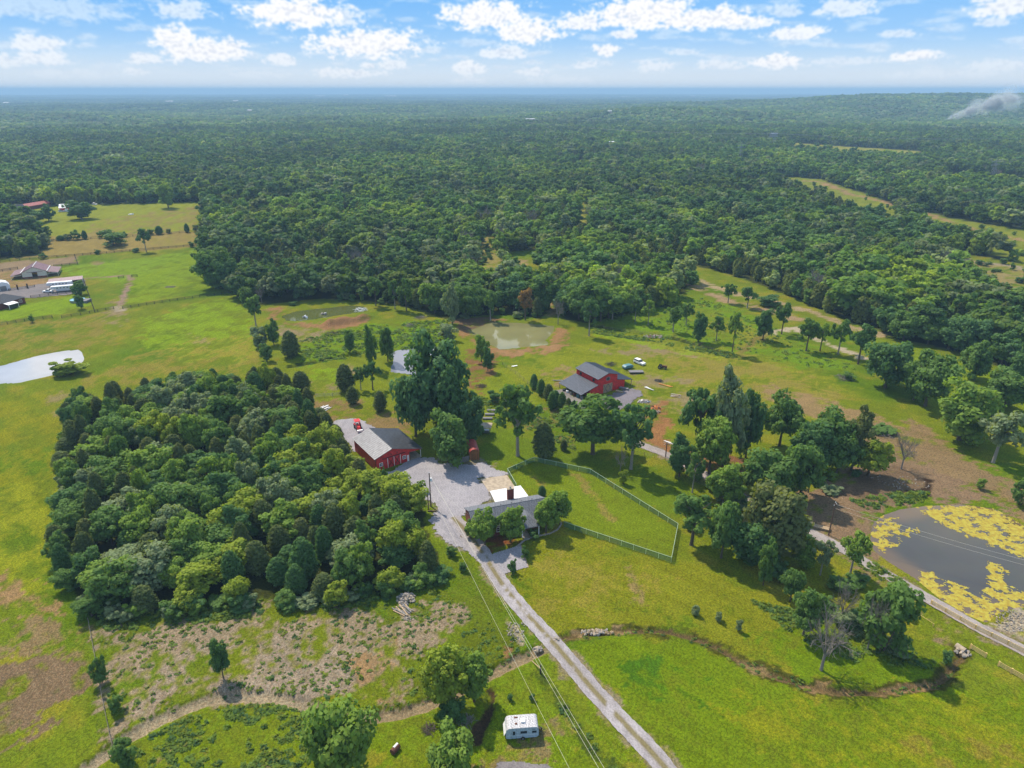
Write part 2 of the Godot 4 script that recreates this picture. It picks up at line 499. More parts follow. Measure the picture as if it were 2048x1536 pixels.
var grove = PackedVector2Array([Vector2(-81.41, -102.77), Vector2(-92.48, -112.83), Vector2(-103.68, -128.04), Vector2(-113.8, -146.59), Vector2(-128.74, -172.64), Vector2(-141.98, -195.64), Vector2(-129.16, -207.09), Vector2(-108.5, -217.51), Vector2(-88.68, -220.59), Vector2(-77.86, -219.7), Vector2(-70.75, -207.09), Vector2(-60.19, -192.05), Vector2(-49.36, -178.74), Vector2(-44, -164.09), Vector2(-38.83, -158.77), Vector2(-36.93, -153.71), Vector2(-28.79, -150.08), Vector2(-21.18, -139.97), Vector2(-18.64, -128.04), Vector2(-15.85, -122.65), Vector2(-16.17, -115.18), Vector2(-20.07, -112.83), Vector2(-27.17, -112.07), Vector2(-32.38, -107.63), Vector2(-38.76, -109.08), Vector2(-49.09, -109.82), Vector2(-60.37, -107.63), Vector2(-70.99, -104.82)])
var creek_low = PackedVector2Array([Vector2(-65.9, -71.14), Vector2(-63.16, -75.12), Vector2(-61.69, -77.53), Vector2(-58.97, -80.14), Vector2(-55.39, -83.07), Vector2(-51.3, -85.31), Vector2(-46.51, -86.15), Vector2(-41.28, -85.83), Vector2(-35.72, -84.29), Vector2(-31.57, -82.87), Vector2(-26.6, -81.11), Vector2(-22.68, -82.08)])
var creek_mid = PackedVector2Array([Vector2(-22.68, -82.08), Vector2(-18.61, -82.58), Vector2(-14.63, -84.08), Vector2(-13.06, -85.11), Vector2(-7.3, -88.28), Vector2(-3.46, -91.06), Vector2(1.45, -94.19), Vector2(4.7, -96.11)])
var creek_lawn = PackedVector2Array([Vector2(8.57, -99.11), Vector2(10.52, -99.88), Vector2(13.92, -100.79), Vector2(19.7, -101.18), Vector2(25.53, -101.71), Vector2(30.21, -101.18), Vector2(34.58, -99.49), Vector2(38.6, -96.97), Vector2(42.1, -93.36), Vector2(46.43, -90.27), Vector2(51.72, -88.07), Vector2(56.46, -86.99), Vector2(62.48, -86.99), Vector2(68.73, -87.42), Vector2(73.67, -88.5), Vector2(77.79, -91.06), Vector2(81.48, -94.54), Vector2(83.22, -96.36)])
var drive = PackedVector2Array([Vector2(26.64, -64.39), Vector2(23.34, -72.47), Vector2(19.07, -79.2), Vector2(14.25, -86.67), Vector2(8.01, -97.6), Vector2(2.57, -106.21), Vector2(-1.99, -114.39), Vector2(-5.38, -122.3), Vector2(-8.46, -128.98), Vector2(-11.7, -134.8), Vector2(-14.4, -138.91)])
var right_road = PackedVector2Array([Vector2(100.96, -86.67), Vector2(94.41, -96.11), Vector2(89.91, -101.84), Vector2(85.81, -108.07), Vector2(81.5, -115.18), Vector2(77.81, -120.59), Vector2(74.89, -126.21), Vector2(71.2, -130.87), Vector2(68.1, -134.8), Vector2(64.85, -138.91), Vector2(59.83, -145.91), Vector2(54.62, -154.21), Vector2(50.85, -160.07), Vector2(45.18, -168.28), Vector2(39.82, -173.53), Vector2(35.07, -178.11)])

func colours():
	var tan = lin(186, 166, 134)
	var straw = lin(178, 160, 98)
	var dry = lin(164, 156, 80)
	var brown = lin(176, 150, 124)
	var mud = lin(148, 126, 106)
	var orange = lin(192, 152, 108)
	var lush = lin(104, 150, 34)
	var vivid = lin(136, 172, 34)
	var green = lin(122, 146, 38)
	var field = lin(146, 158, 52)
	var dark = lin(70, 88, 34)
	var gravel = lin(166, 160, 164)
	var pale = lin(206, 194, 176)
	var pink = lin(190, 164, 150)
	# left pastures, from the far one to the near one
	area(lin(150, 166, 62), 1.0, 1.0, PackedVector2Array([Vector2(-657.96, -645.79), Vector2(-402.29, -627.86), Vector2(-288.32, -645.79), Vector2(-227.16, -504.48), Vector2(-298.15, -496.85), Vector2(-339.32, -482.21), Vector2(-491.2, -471.74)]))
	area(straw, 0.5, 4.0, PackedVector2Array([Vector2(-327.99, -550.66), Vector2(-279.89, -627.86), Vector2(-226.79, -504.48), Vector2(-311.88, -489.43)]))
	area(lin(190, 170, 102), 1.0, 1.0, PackedVector2Array([Vector2(-337.02, -478.68), Vector2(-296.08, -493.12), Vector2(-227.16, -504.48), Vector2(-203.31, -452.02), Vector2(-272.41, -422.31), Vector2(-296.88, -416.79), Vector2(-317.74, -411.41)]))
	area(lin(174, 166, 78), 0.5, 4.0, PackedVector2Array([Vector2(-251.42, -475.19), Vector2(-222.53, -496.85), Vector2(-204.63, -455.2), Vector2(-229.81, -444.24)]))
	area(lin(190, 166, 140), 1.0, 0.5, PackedVector2Array([Vector2(-338.22, -398.48), Vector2(-292.53, -410.08), Vector2(-270.78, -419.54), Vector2(-259.59, -403.56), Vector2(-267.92, -394.74), Vector2(-291.9, -382.74), Vector2(-319.93, -374.72)]))
	area(lin(196, 166, 122), 0.85, 1.0, PackedVector2Array([Vector2(-304.8, -376.98), Vector2(-277.08, -386.27), Vector2(-256.84, -380.41), Vector2(-246.16, -363.78), Vector2(-252.52, -348.4), Vector2(-261.62, -338.79), Vector2(-280.41, -343.54)]))
	area(lin(132, 168, 48), 0.85, 3.0, PackedVector2Array([Vector2(-264.96, -392.29), Vector2(-197.91, -439.69), Vector2(-172.36, -380.41), Vector2(-181.8, -348.4), Vector2(-227.1, -363.78), Vector2(-253.44, -380.41)]))
	area(lin(136, 172, 40), 0.9, 2.0, PackedVector2Array([Vector2(-254.97, -302.33), Vector2(-234.69, -320.91), Vector2(-218.04, -334.16), Vector2(-202.15, -315.05), Vector2(-212.45, -300.81), Vector2(-243.03, -286.26)]))
	area(vivid, 0.6, 6.0, PackedVector2Array([Vector2(-167.35, -293.37), Vector2(-137.29, -334.16), Vector2(-100.28, -254.79), Vector2(-100.4, -243.84), Vector2(-123.39, -243.84), Vector2(-146.88, -260.59)]))
	area(lin(134, 166, 34), 0.6, 6.0, PackedVector2Array([Vector2(-208.04, -363.78), Vector2(-201.79, -439.69), Vector2(-156.91, -348.4), Vector2(-183.84, -316.7)]))
	area(dry, 0.5, 6.0, PackedVector2Array([Vector2(-247.44, -286.26), Vector2(-189.46, -300.81), Vector2(-159.05, -260.59), Vector2(-179.87, -254.79), Vector2(-211.44, -238.66)]))
	area(dry, 0.45, 6.0, PackedVector2Array([Vector2(-140.79, -260.59), Vector2(-110.64, -272.9), Vector2(-91.05, -238.66), Vector2(-107.74, -224.2), Vector2(-143.15, -211.15), Vector2(-154.12, -224.2)]))
	area(tan, 0.4, 2.0, PackedVector2Array([Vector2(-137.67, -272.9), Vector2(-132.3, -274.19), Vector2(-120.5, -260.59), Vector2(-118.72, -253.66), Vector2(-128.62, -260.59)]))
	area(tan, 0.5, 2.0, PackedVector2Array([Vector2(-196.84, -325.22), Vector2(-189.45, -325.22), Vector2(-171.39, -293.37), Vector2(-171.86, -282.82), Vector2(-184.22, -293.37)]))
	streak(pink, 0.8, 0.6, 1.3, PackedVector2Array([Vector2(-184.23, -306.99), Vector2(-190.38, -320.91), Vector2(-207.49, -363.78), Vector2(-214.22, -374.72), Vector2(-219.46, -372.48), Vector2(-234.39, -367)]))
	area(pale, 0.9, 0.5, PackedVector2Array([Vector2(-191.61, -315.05), Vector2(-186.34, -315.05), Vector2(-181.65, -306.99), Vector2(-185.5, -305.43)]))
	area(tan, 0.5, 1.5, PackedVector2Array([Vector2(-257.79, -408.76), Vector2(-246.36, -406.15), Vector2(-242.13, -398.48), Vector2(-251.89, -398.48)]))
	area(tan, 0.35, 2.0, PackedVector2Array([Vector2(-185.45, -353.4), Vector2(-177.49, -353.4), Vector2(-174.8, -347.42), Vector2(-182.64, -347.42)]))
	area(lin(140, 150, 36), 0.55, 7.0, PackedVector2Array([Vector2(-187.56, -207.09), Vector2(-154.15, -215.36), Vector2(-101.09, -126.21), Vector2(-122.4, -120.93)]))
	area(lin(150, 166, 46), 0.5, 7.0, PackedVector2Array([Vector2(-141.81, -146.59), Vector2(-121.46, -158.77), Vector2(-93.52, -112.83), Vector2(-114, -109.82)]))
	area(tan, 0.3, 2.0, PackedVector2Array([Vector2(-159.72, -213.24), Vector2(-153.71, -217.51), Vector2(-140.14, -192.05), Vector2(-147.86, -195.64)]))
	area(lin(196, 160, 122), 0.55, 2.0, PackedVector2Array([Vector2(-112.32, -115.97), Vector2(-107.08, -117.59), Vector2(-100.73, -114.39), Vector2(-91.18, -109.82), Vector2(-88.22, -104.13), Vector2(-95.89, -106.92), Vector2(-106.35, -107.63)]))
	area(lin(160, 138, 112), 0.75, 2.5, PackedVector2Array([Vector2(-95.44, -89.93), Vector2(-87.48, -93.95), Vector2(-83.5, -96.36), Vector2(-75.92, -92.78), Vector2(-72.94, -89.38), Vector2(-74.96, -85.11), Vector2(-76.68, -81.11), Vector2(-78.91, -78.27), Vector2(-84.95, -75.56)]))
	area(lin(176, 150, 118), 0.5, 2.0, PackedVector2Array([Vector2(-104.8, -102.77), Vector2(-90.18, -104.13), Vector2(-79.15, -100.14), Vector2(-76.81, -95.14), Vector2(-89.04, -96.36), Vector2(-97.51, -92.78)]))
	# weedy ground below the grove
	area(lin(108, 128, 42), 0.7, 3.0, PackedVector2Array([Vector2(-80.74, -102.11), Vector2(-60.37, -107.63), Vector2(-38.76, -109.08), Vector2(-27.04, -111.31), Vector2(-7.89, -117.59), Vector2(3.45, -101.44), Vector2(4.21, -95.14), Vector2(-13.91, -85.11), Vector2(-31.78, -82.08), Vector2(-41.38, -86.15), Vector2(-51.43, -85.62), Vector2(-61.83, -77.81), Vector2(-69.87, -85.11)]))
	area(lin(190, 172, 150), 0.66, 3.0, PackedVector2Array([Vector2(-78.68, -100.14), Vector2(-59.23, -104.82), Vector2(-38.01, -106.21), Vector2(-21.96, -104.82), Vector2(-9.4, -107.63), Vector2(-8.12, -102.77), Vector2(-17, -96.36), Vector2(-19.98, -91.63), Vector2(-16.86, -88.28), Vector2(-27.14, -83.58), Vector2(-39.83, -86.67), Vector2(-51.55, -85.94), Vector2(-60.26, -81.11), Vector2(-64.78, -81.11), Vector2(-72.41, -90.49)]))
	area(lin(194, 178, 162), 0.62, 2.0, PackedVector2Array([Vector2(-66.28, -95.14), Vector2(-44.04, -100.14), Vector2(-28.33, -97.6), Vector2(-22.95, -88.28), Vector2(-32.56, -85.11), Vector2(-47.29, -88.28), Vector2(-58.85, -85.11), Vector2(-65.41, -83.07)]))
	area(lin(198, 164, 122), 0.6, 2.0, PackedVector2Array([Vector2(-29.93, -96.36), Vector2(-21.81, -97.6), Vector2(-20.17, -87.21), Vector2(-23.04, -84.08), Vector2(-26.21, -87.21)]))
	area(lin(176, 138, 96), 0.6, 2.0, PackedVector2Array([Vector2(-3.63, -97.6), Vector2(0.56, -98.22), Vector2(1.46, -95.14), Vector2(-2.16, -92.78)]))
	area(lin(120, 150, 34), 0.75, 3.0, PackedVector2Array([Vector2(-60.39, -72.13), Vector2(-58.06, -78.27), Vector2(-50.59, -83.58), Vector2(-40.87, -84.59), Vector2(-31.78, -82.08), Vector2(-26.18, -79.2), Vector2(-13.57, -82.08), Vector2(-2.09, -88.28), Vector2(4.63, -93.95), Vector2(16.43, -72.13)]))
	area(lin(172, 152, 116), 0.4, 2.0, PackedVector2Array([Vector2(-58.98, -73.82), Vector2(-48.44, -78.27), Vector2(-34.81, -81.11), Vector2(-35.29, -72.13), Vector2(-54.27, -70.49)]))
	area(lin(170, 150, 112), 0.5, 2.0, PackedVector2Array([Vector2(2.89, -78.27), Vector2(9.68, -83.07), Vector2(10.26, -80.14), Vector2(5.17, -75.56), Vector2(2.82, -75.56)]))
	area(lin(168, 150, 104), 0.5, 2.0, PackedVector2Array([Vector2(-7.88, -71.72), Vector2(-4.98, -74.68), Vector2(2.82, -75.56), Vector2(9.65, -72.97), Vector2(10.05, -68.9)]))
	# lawns by the house
	area(lin(136, 148, 44), 0.9, 3.0, PackedVector2Array([Vector2(-2.51, -114.39), Vector2(4.14, -129.92), Vector2(12.39, -132.82), Vector2(34.41, -120.93), Vector2(45.3, -120.93), Vector2(56.21, -104.13), Vector2(53.15, -91.63), Vector2(43.58, -95.14), Vector2(30.41, -102.11), Vector2(8.16, -100.14)]))
	area(lin(158, 154, 76), 0.4, 3.0, PackedVector2Array([Vector2(2.83, -120.93), Vector2(17.54, -126.21), Vector2(32.3, -115.97), Vector2(27.19, -105.51), Vector2(12.41, -105.51), Vector2(0.61, -109.82)]))
	streak(lin(188, 168, 112), 0.7, 0.8, 1.1, PackedVector2Array([Vector2(25.26, -120.93), Vector2(25.44, -115.97), Vector2(25.84, -109.08)]))
	area(lin(124, 150, 36), 0.9, 1.5, PackedVector2Array([Vector2(-0.81, -159.29), Vector2(6.12, -165.75), Vector2(21.01, -159.29), Vector2(39, -134.2), Vector2(34.85, -121.96), Vector2(12.22, -135.41), Vector2(9.07, -148.9), Vector2(2.06, -150.08)]))
	streak(lin(168, 160, 84), 0.75, 0.8, 1.2, PackedVector2Array([Vector2(15.85, -158.77), Vector2(18.58, -154.95), Vector2(21.57, -146.59), Vector2(24.18, -137.87)]))
	streak(lin(166, 156, 82), 0.5, 0.8, 1.0, PackedVector2Array([Vector2(6.18, -158.77), Vector2(7.94, -152.49)]))
	area(lin(118, 148, 24), 0.85, 4.0, PackedVector2Array([Vector2(9.88, -97.6), Vector2(20.41, -99.49), Vector2(31.74, -99.49), Vector2(40.12, -92.78), Vector2(49.45, -86.67), Vector2(66.07, -85.62), Vector2(79.63, -88.28), Vector2(98.11, -83.07), Vector2(86.84, -60.23), Vector2(26.95, -60.23), Vector2(23.45, -72.97)]))
	area(lin(142, 154, 40), 0.55, 5.0, PackedVector2Array([Vector2(33.58, -85.11), Vector2(64.74, -83.07), Vector2(86.83, -85.11), Vector2(80.66, -70.49), Vector2(50.67, -70.49), Vector2(37.3, -75.56)]))
	area(lin(72, 122, 36), 0.5, 5.0, PackedVector2Array([Vector2(19.43, -92.78), Vector2(27.77, -93.95), Vector2(35.29, -88.28), Vector2(33.04, -83.07), Vector2(23.03, -83.07)]))
	area(lin(158, 148, 70), 0.4, 4.0, PackedVector2Array([Vector2(63.71, -81.11), Vector2(81.48, -77.35), Vector2(76.76, -70.49), Vector2(63.29, -72.97)]))
	area(lin(116, 150, 30), 0.8, 2.0, PackedVector2Array([Vector2(43.97, -96.36), Vector2(59.28, -106.92), Vector2(67.98, -96.36), Vector2(80.91, -96.36), Vector2(77.79, -91.06), Vector2(69.2, -88.28), Vector2(53.55, -88.28)]))
	# between the workshop and the ponds
	area(lin(130, 150, 44), 0.8, 3.0, PackedVector2Array([Vector2(-113.36, -293.37), Vector2(-68.38, -293.37), Vector2(-27.89, -293.37), Vector2(-6.76, -254.79), Vector2(-16.77, -224.2), Vector2(-37.38, -207.09), Vector2(-40.17, -185.2), Vector2(-60.19, -192.05), Vector2(-82.77, -224.2)]))
	area(lin(118, 160, 30), 0.75, 3.0, PackedVector2Array([Vector2(-94.13, -260.59), Vector2(-87.74, -266.62), Vector2(-62.52, -286.26), Vector2(-27.89, -293.37), Vector2(-24.67, -254.79), Vector2(-52.53, -254.79), Vector2(-65.91, -243.84), Vector2(-81.64, -238.66)]))
	area(orange, 0.8, 1.5, PackedVector2Array([Vector2(-117.88, -310.17), Vector2(-111.13, -315.05), Vector2(-106.28, -306.99), Vector2(-106.66, -297.79), Vector2(-101.02, -289.78), Vector2(-85.44, -289.78), Vector2(-79.29, -282.82), Vector2(-92.36, -282.82), Vector2(-107.74, -293.37)]))
	area(lin(196, 152, 112), 0.9, 1.0, PackedVector2Array([Vector2(-85.82, -282.82), Vector2(-82.11, -289.78), Vector2(-75.13, -293.37), Vector2(-66.15, -299.29), Vector2(-63.43, -293.37), Vector2(-66.92, -286.26), Vector2(-78.14, -278.11)]))
	area(tan, 0.6, 2.0, PackedVector2Array([Vector2(-105.91, -289.78), Vector2(-92.36, -282.82), Vector2(-80.28, -278.11), Vector2(-79.46, -266.62), Vector2(-88.05, -260.59), Vector2(-97.97, -272.9)]))
	area(tan, 0.45, 2.5, PackedVector2Array([Vector2(-77.86, -219.7), Vector2(-60.95, -238.66), Vector2(-56.16, -233.67), Vector2(-57.79, -224.2), Vector2(-65.13, -211.15), Vector2(-70.75, -207.09)]))
	area(lin(176, 150, 104), 0.6, 2.5, PackedVector2Array([Vector2(-69.92, -207.09), Vector2(-56.19, -209.1), Vector2(-39.44, -199.34), Vector2(-27.99, -185.2), Vector2(-40.05, -184.54), Vector2(-50.94, -192.76), Vector2(-60.19, -192.05)]))
	area(vivid, 0.7, 2.0, PackedVector2Array([Vector2(-74.64, -233.67), Vector2(-64.13, -236.14), Vector2(-57.79, -224.2), Vector2(-65.58, -219.7)]))
	area(lin(170, 130, 92), 0.75, 2.0, PackedVector2Array([Vector2(-17.71, -254.79), Vector2(-6.83, -257.66), Vector2(-4.64, -246.5), Vector2(-7.08, -228.85), Vector2(-10.85, -211.15), Vector2(-13.62, -215.36)]))
	area(lin(136, 158, 44), 0.8, 2.0, PackedVector2Array([Vector2(-13.2, -224.2), Vector2(-2.59, -233.67), Vector2(9.34, -207.09), Vector2(2.55, -195.64), Vector2(-10.19, -195.64)]))
	area(lin(164, 140, 104), 0.5, 2.0, PackedVector2Array([Vector2(-6.61, -211.15), Vector2(18.46, -195.64), Vector2(18.1, -172.64), Vector2(5.48, -185.2), Vector2(-3.71, -188.58)]))
	area(lin(112, 142, 36), 0.9, 2.0, PackedVector2Array([Vector2(-9.11, -188.58), Vector2(11.23, -178.74), Vector2(44.56, -156.21), Vector2(46.87, -144.33), Vector2(38.46, -139.97), Vector2(21.24, -161.39), Vector2(5.05, -167.43), Vector2(-0.54, -161.39), Vector2(-8.3, -168.28)]))
	# ground round the middle pond and the big barn
	area(orange, 0.75, 1.2, PackedVector2Array([Vector2(-27.89, -293.37), Vector2(-8.85, -296.31), Vector2(-3.15, -293.37), Vector2(-8.72, -291.21), Vector2(-20.18, -278.11), Vector2(-12.11, -264.18), Vector2(-7.84, -257.66), Vector2(7.22, -257.09), Vector2(16.5, -261.78), Vector2(19.17, -282.82), Vector2(23.93, -279.44), Vector2(24, -266.62), Vector2(16.95, -251.98), Vector2(3.11, -248.12), Vector2(-4.64, -246.5), Vector2(-9.75, -254.79), Vector2(-23.11, -274.19)]))
	area(lin(150, 126, 104), 0.9, 1.0, PackedVector2Array([Vector2(-28.34, -293.37), Vector2(-8.89, -297.79), Vector2(-5.37, -291.93), Vector2(-12.93, -284.87), Vector2(-20.09, -276.79)]))
	area(lin(200, 160, 118), 0.8, 1.0, PackedVector2Array([Vector2(-6.76, -254.79), Vector2(7.22, -257.09), Vector2(17.45, -260.59), Vector2(19.1, -254.79), Vector2(5.06, -248.12), Vector2(-4.67, -248.12)]))
	area(lin(140, 156, 50), 0.8, 3.0, PackedVector2Array([Vector2(-4.51, -238.66), Vector2(19.1, -254.79), Vector2(59.49, -279.44), Vector2(94.71, -254.79), Vector2(118.54, -219.7), Vector2(98.13, -192.05), Vector2(62.74, -207.09), Vector2(42.72, -207.09), Vector2(23.45, -215.36), Vector2(9.5, -211.15)]))
	area(lin(172, 164, 84), 0.6, 4.0, PackedVector2Array([Vector2(54.91, -254.79), Vector2(93.81, -251.98), Vector2(114.65, -211.15), Vector2(82.77, -188.58), Vector2(63.77, -211.15)]))
	area(tan, 0.5, 3.0, PackedVector2Array([Vector2(31.04, -254.79), Vector2(57.11, -266.62), Vector2(80.34, -260.59), Vector2(72.71, -246.5), Vector2(45.64, -246.5)]))
	area(lin(190, 164, 122), 0.5, 2.5, PackedVector2Array([Vector2(10.35, -233.67), Vector2(21.82, -238.66), Vector2(26.46, -211.15), Vector2(16.28, -211.15)]))
	area(tan, 0.45, 2.5, PackedVector2Array([Vector2(47.3, -233.67), Vector2(63.5, -224.2), Vector2(66.08, -207.09), Vector2(50.3, -195.64), Vector2(41.05, -207.09)]))
	area(lin(194, 144, 98), 0.8, 1.5, PackedVector2Array([Vector2(40.57, -192.76), Vector2(51.06, -207.09), Vector2(49.57, -188.58), Vector2(45.23, -178.74), Vector2(49.72, -172.64), Vector2(57.38, -164.09), Vector2(45.58, -166.86), Vector2(40.79, -178.74)]))
	area(lin(166, 122, 92), 0.7, 1.5, PackedVector2Array([Vector2(56.97, -175.64), Vector2(66.55, -166.86), Vector2(73.94, -164.09), Vector2(60.48, -156.21), Vector2(53.2, -158.77)]))
	area(vivid, 0.5, 2.0, PackedVector2Array([Vector2(33.98, -282.82), Vector2(63.57, -267.86), Vector2(87.37, -243.84), Vector2(79.41, -242.79), Vector2(51.93, -260.59), Vector2(33.07, -274.19)]))
	area(lin(118, 158, 40), 0.7, 3.0, PackedVector2Array([Vector2(26.11, -325.22), Vector2(89.84, -334.16), Vector2(107.23, -308.57), Vector2(120.91, -260.59), Vector2(128.59, -233.67), Vector2(107.38, -236.14), Vector2(89.86, -251.98), Vector2(64.88, -274.19), Vector2(34.71, -289.78)]))
	area(lin(148, 152, 60), 0.5, 3.0, PackedVector2Array([Vector2(85.24, -325.22), Vector2(116.85, -260.59), Vector2(94.71, -254.79), Vector2(81.05, -279.44)]))
	streak(lin(208, 188, 150), 0.75, 1.5, 2.6, PackedVector2Array([Vector2(98.09, -380.41), Vector2(104.53, -351.38), Vector2(115.08, -334.16), Vector2(130.49, -320.91), Vector2(141.64, -300.81), Vector2(148.34, -282.82), Vector2(155.41, -272.9)]))
	streak(lin(202, 176, 140), 0.7, 1.5, 3.4, PackedVector2Array([Vector2(94.45, -353.4), Vector2(104.95, -325.22), Vector2(120.79, -306.99), Vector2(129.56, -293.37)]))
	streak(lin(226, 214, 194), 0.8, 1.0, 1.8, PackedVector2Array([Vector2(106.22, -274.19), Vector2(123.29, -282.82), Vector2(125.34, -271.63), Vector2(132.51, -254.79), Vector2(134.6, -246.5)]))
	streak(lin(160, 150, 84), 0.7, 1.0, 1.6, PackedVector2Array([Vector2(86.25, -246.5), Vector2(96.57, -260.59), Vector2(106.84, -272.9)]))
	area(lin(132, 160, 44), 0.7, 4.0, PackedVector2Array([Vector2(145.71, -279.44), Vector2(164.35, -254.79), Vector2(179.56, -219.7), Vector2(154.61, -172.64), Vector2(137.32, -192.05), Vector2(135.98, -233.67)]))
	# bare ground beside the algae pond
	area(lin(190, 164, 120), 0.8, 3.0, PackedVector2Array([Vector2(88.48, -224.2), Vector2(102.79, -207.09), Vector2(117.15, -195.64), Vector2(127.19, -185.2), Vector2(125.87, -172.64), Vector2(111.5, -172.64), Vector2(101.3, -188.58), Vector2(88.02, -203.15)]))
	area(lin(176, 152, 116), 0.8, 3.0, PackedVector2Array([Vector2(102.83, -192.05), Vector2(124.46, -188.58), Vector2(129.11, -164.09), Vector2(135.75, -146.59), Vector2(128.84, -133.8), Vector2(124.14, -144.33), Vector2(116.19, -156.21), Vector2(102.9, -166.86)]))
	area(brown, 0.95, 2.5, PackedVector2Array([Vector2(73.57, -148.9), Vector2(89.48, -158.77), Vector2(108.63, -172.64), Vector2(113.94, -164.09), Vector2(118.45, -151.28), Vector2(124.63, -139.97), Vector2(126.87, -128.04), Vector2(123.19, -135.81), Vector2(120.4, -144.33), Vector2(103.7, -145.68), Vector2(91.04, -141.69), Vector2(84.9, -135.81), Vector2(79.09, -124.41), Vector2(80.39, -119.24), Vector2(75.71, -128.04), Vector2(71.76, -132.23), Vector2(65.24, -139.97)]))
	area(mud, 0.7, 2.0, PackedVector2Array([Vector2(87.01, -156.21), Vector2(107.04, -164.09), Vector2(112.21, -156.21), Vector2(106.15, -150.08), Vector2(92.86, -146.59), Vector2(85.06, -148.9)]))
	streak(lin(84, 68, 56), 0.9, 0.8, 0.9, PackedVector2Array([Vector2(98.44, -150.08), Vector2(103.45, -149.85), Vector2(108.12, -151.76), Vector2(110.54, -154.21), Vector2(110.6, -155.7)]))
	area(lin(132, 146, 54), 0.4, 2.0, PackedVector2Array([Vector2(131.34, -181.92), Vector2(141.25, -164.09), Vector2(137.43, -148.9), Vector2(129.11, -164.09)]))
	area(lin(178, 160, 132), 0.8, 1.5, PackedVector2Array([Vector2(75.3, -127.12), Vector2(78.8, -122.65), Vector2(81.05, -118.41), Vector2(86.39, -109.08), Vector2(90.49, -102.77), Vector2(86.97, -106.64), Vector2(80.92, -114.07), Vector2(75.2, -124.41)]))
	area(lin(176, 156, 124), 0.65, 1.5, PackedVector2Array([Vector2(73.61, -120.93), Vector2(79.88, -112.07), Vector2(85.49, -104.13), Vector2(85.37, -97.6), Vector2(80.91, -96.36), Vector2(79.64, -104.13), Vector2(74.65, -109.82)]))
	area(lin(210, 200, 188), 0.9, 1.0, PackedVector2Array([Vector2(92.06, -102.51), Vector2(96.34, -105.79), Vector2(101.65, -107.78), Vector2(106.21, -105.79), Vector2(104.98, -101.44), Vector2(98.59, -92.78), Vector2(95.26, -97.35), Vector2(92.36, -101.18)]))
	area(lin(150, 160, 70), 0.5, 1.0, PackedVector2Array([Vector2(94.27, -101.18), Vector2(98.27, -101.71), Vector2(96.55, -97.6), Vector2(94.1, -99.49)]))
	# creek beds
	streak(lin(86, 92, 44), 0.7, 0.6, 1.5, creek_lawn)
	streak(lin(200, 184, 160), 1.0, 0.25, 1.15, creek_low)
	streak(lin(190, 170, 142), 1.0, 0.25, 1.2, creek_mid)
	streak(lin(138, 118, 86), 1.0, 0.2, 0.6, creek_lawn)
	streak(lin(196, 170, 128), 0.6, 0.5, 1.4, PackedVector2Array([Vector2(11.98, -100.4), Vector2(19.22, -101.18), Vector2(20.65, -101.18)]))
	streak(lin(186, 162, 120), 0.6, 0.5, 1.0, PackedVector2Array([Vector2(41.38, -93.95), Vector2(44.16, -91.4)]))
	streak(lin(180, 152, 112), 0.6, 0.5, 1.0, PackedVector2Array([Vector2(50.86, -88.07), Vector2(58.18, -86.99), Vector2(66.9, -87.21), Vector2(72.67, -88.28)]))
	streak(lin(100, 82, 62), 0.9, 0.5, 0.9, PackedVector2Array([Vector2(-3.35, -86.67), Vector2(-4.43, -81.11), Vector2(-6.06, -77.53)]))
	streak(dark, 0.8, 0.6, 1.6, PackedVector2Array([Vector2(-83.07, -237.14), Vector2(-73.3, -242.79), Vector2(-63.37, -249.76), Vector2(-56.69, -253.66)]))
	streak(dark, 0.7, 0.8, 1.8, PackedVector2Array([Vector2(34.34, -286.26), Vector2(48.51, -278.11), Vector2(64.35, -271.63), Vector2(76.28, -260.59), Vector2(81.98, -251.98), Vector2(89.95, -245.96)]))
	streak(lin(84, 106, 50), 0.8, 0.7, 0.9, PackedVector2Array([Vector2(5.31, -90.49), Vector2(8.84, -83.07), Vector2(11.31, -78.27), Vector2(15.61, -71.72)]))
	# tracks in the woods
	streak(lin(196, 174, 124), 0.8, 1.5, 3.0, PackedVector2Array([Vector2(5.48, -411.41), Vector2(7.37, -380.41), Vector2(13.03, -338.79), Vector2(18.62, -300.81)]))
	area(lin(182, 172, 104), 0.7, 3.0, PackedVector2Array([Vector2(-25.96, -480.44), Vector2(-8.42, -480.44), Vector2(-3.81, -363.78), Vector2(-23.49, -374.72)]))
	for p in [PackedVector2Array([Vector2(313.57, -853.56), Vector2(358.23, -823.39), Vector2(350.35, -681.28), Vector2(346.18, -622.1), Vector2(293.6, -528.74), Vector2(279.84, -574.33), Vector2(289.8, -658.28), Vector2(284.52, -747.99)]), PackedVector2Array([Vector2(350.49, -605.37), Vector2(354.13, -559.9), Vector2(386.63, -493.12), Vector2(309.28, -386.27), Vector2(301.09, -422.31), Vector2(298.72, -471.74), Vector2(303.31, -518.37)])]:
		area(lin(140, 156, 66), 0.8, 4.0, p)
	streak(lin(202, 170, 128), 0.8, 2.0, 4.0, PackedVector2Array([Vector2(311.71, -823.39), Vector2(346.54, -795.18), Vector2(336.39, -698.65), Vector2(343.13, -651.98), Vector2(341.76, -613.63), Vector2(346.08, -574.33), Vector2(340.94, -518.37), Vector2(344.71, -489.43), Vector2(358.29, -463.34)]))
	streak(lin(206, 190, 172), 0.9, 1.0, 3.0, PackedVector2Array([Vector2(274.31, -414.08), Vector2(287.24, -401), Vector2(305.04, -380.41)]))
	area(lin(186, 172, 116), 0.7, 3.0, PackedVector2Array([Vector2(274.4, -416.79), Vector2(300.91, -374.72), Vector2(258.91, -316.7), Vector2(242.52, -334.16), Vector2(259.68, -380.41)]))
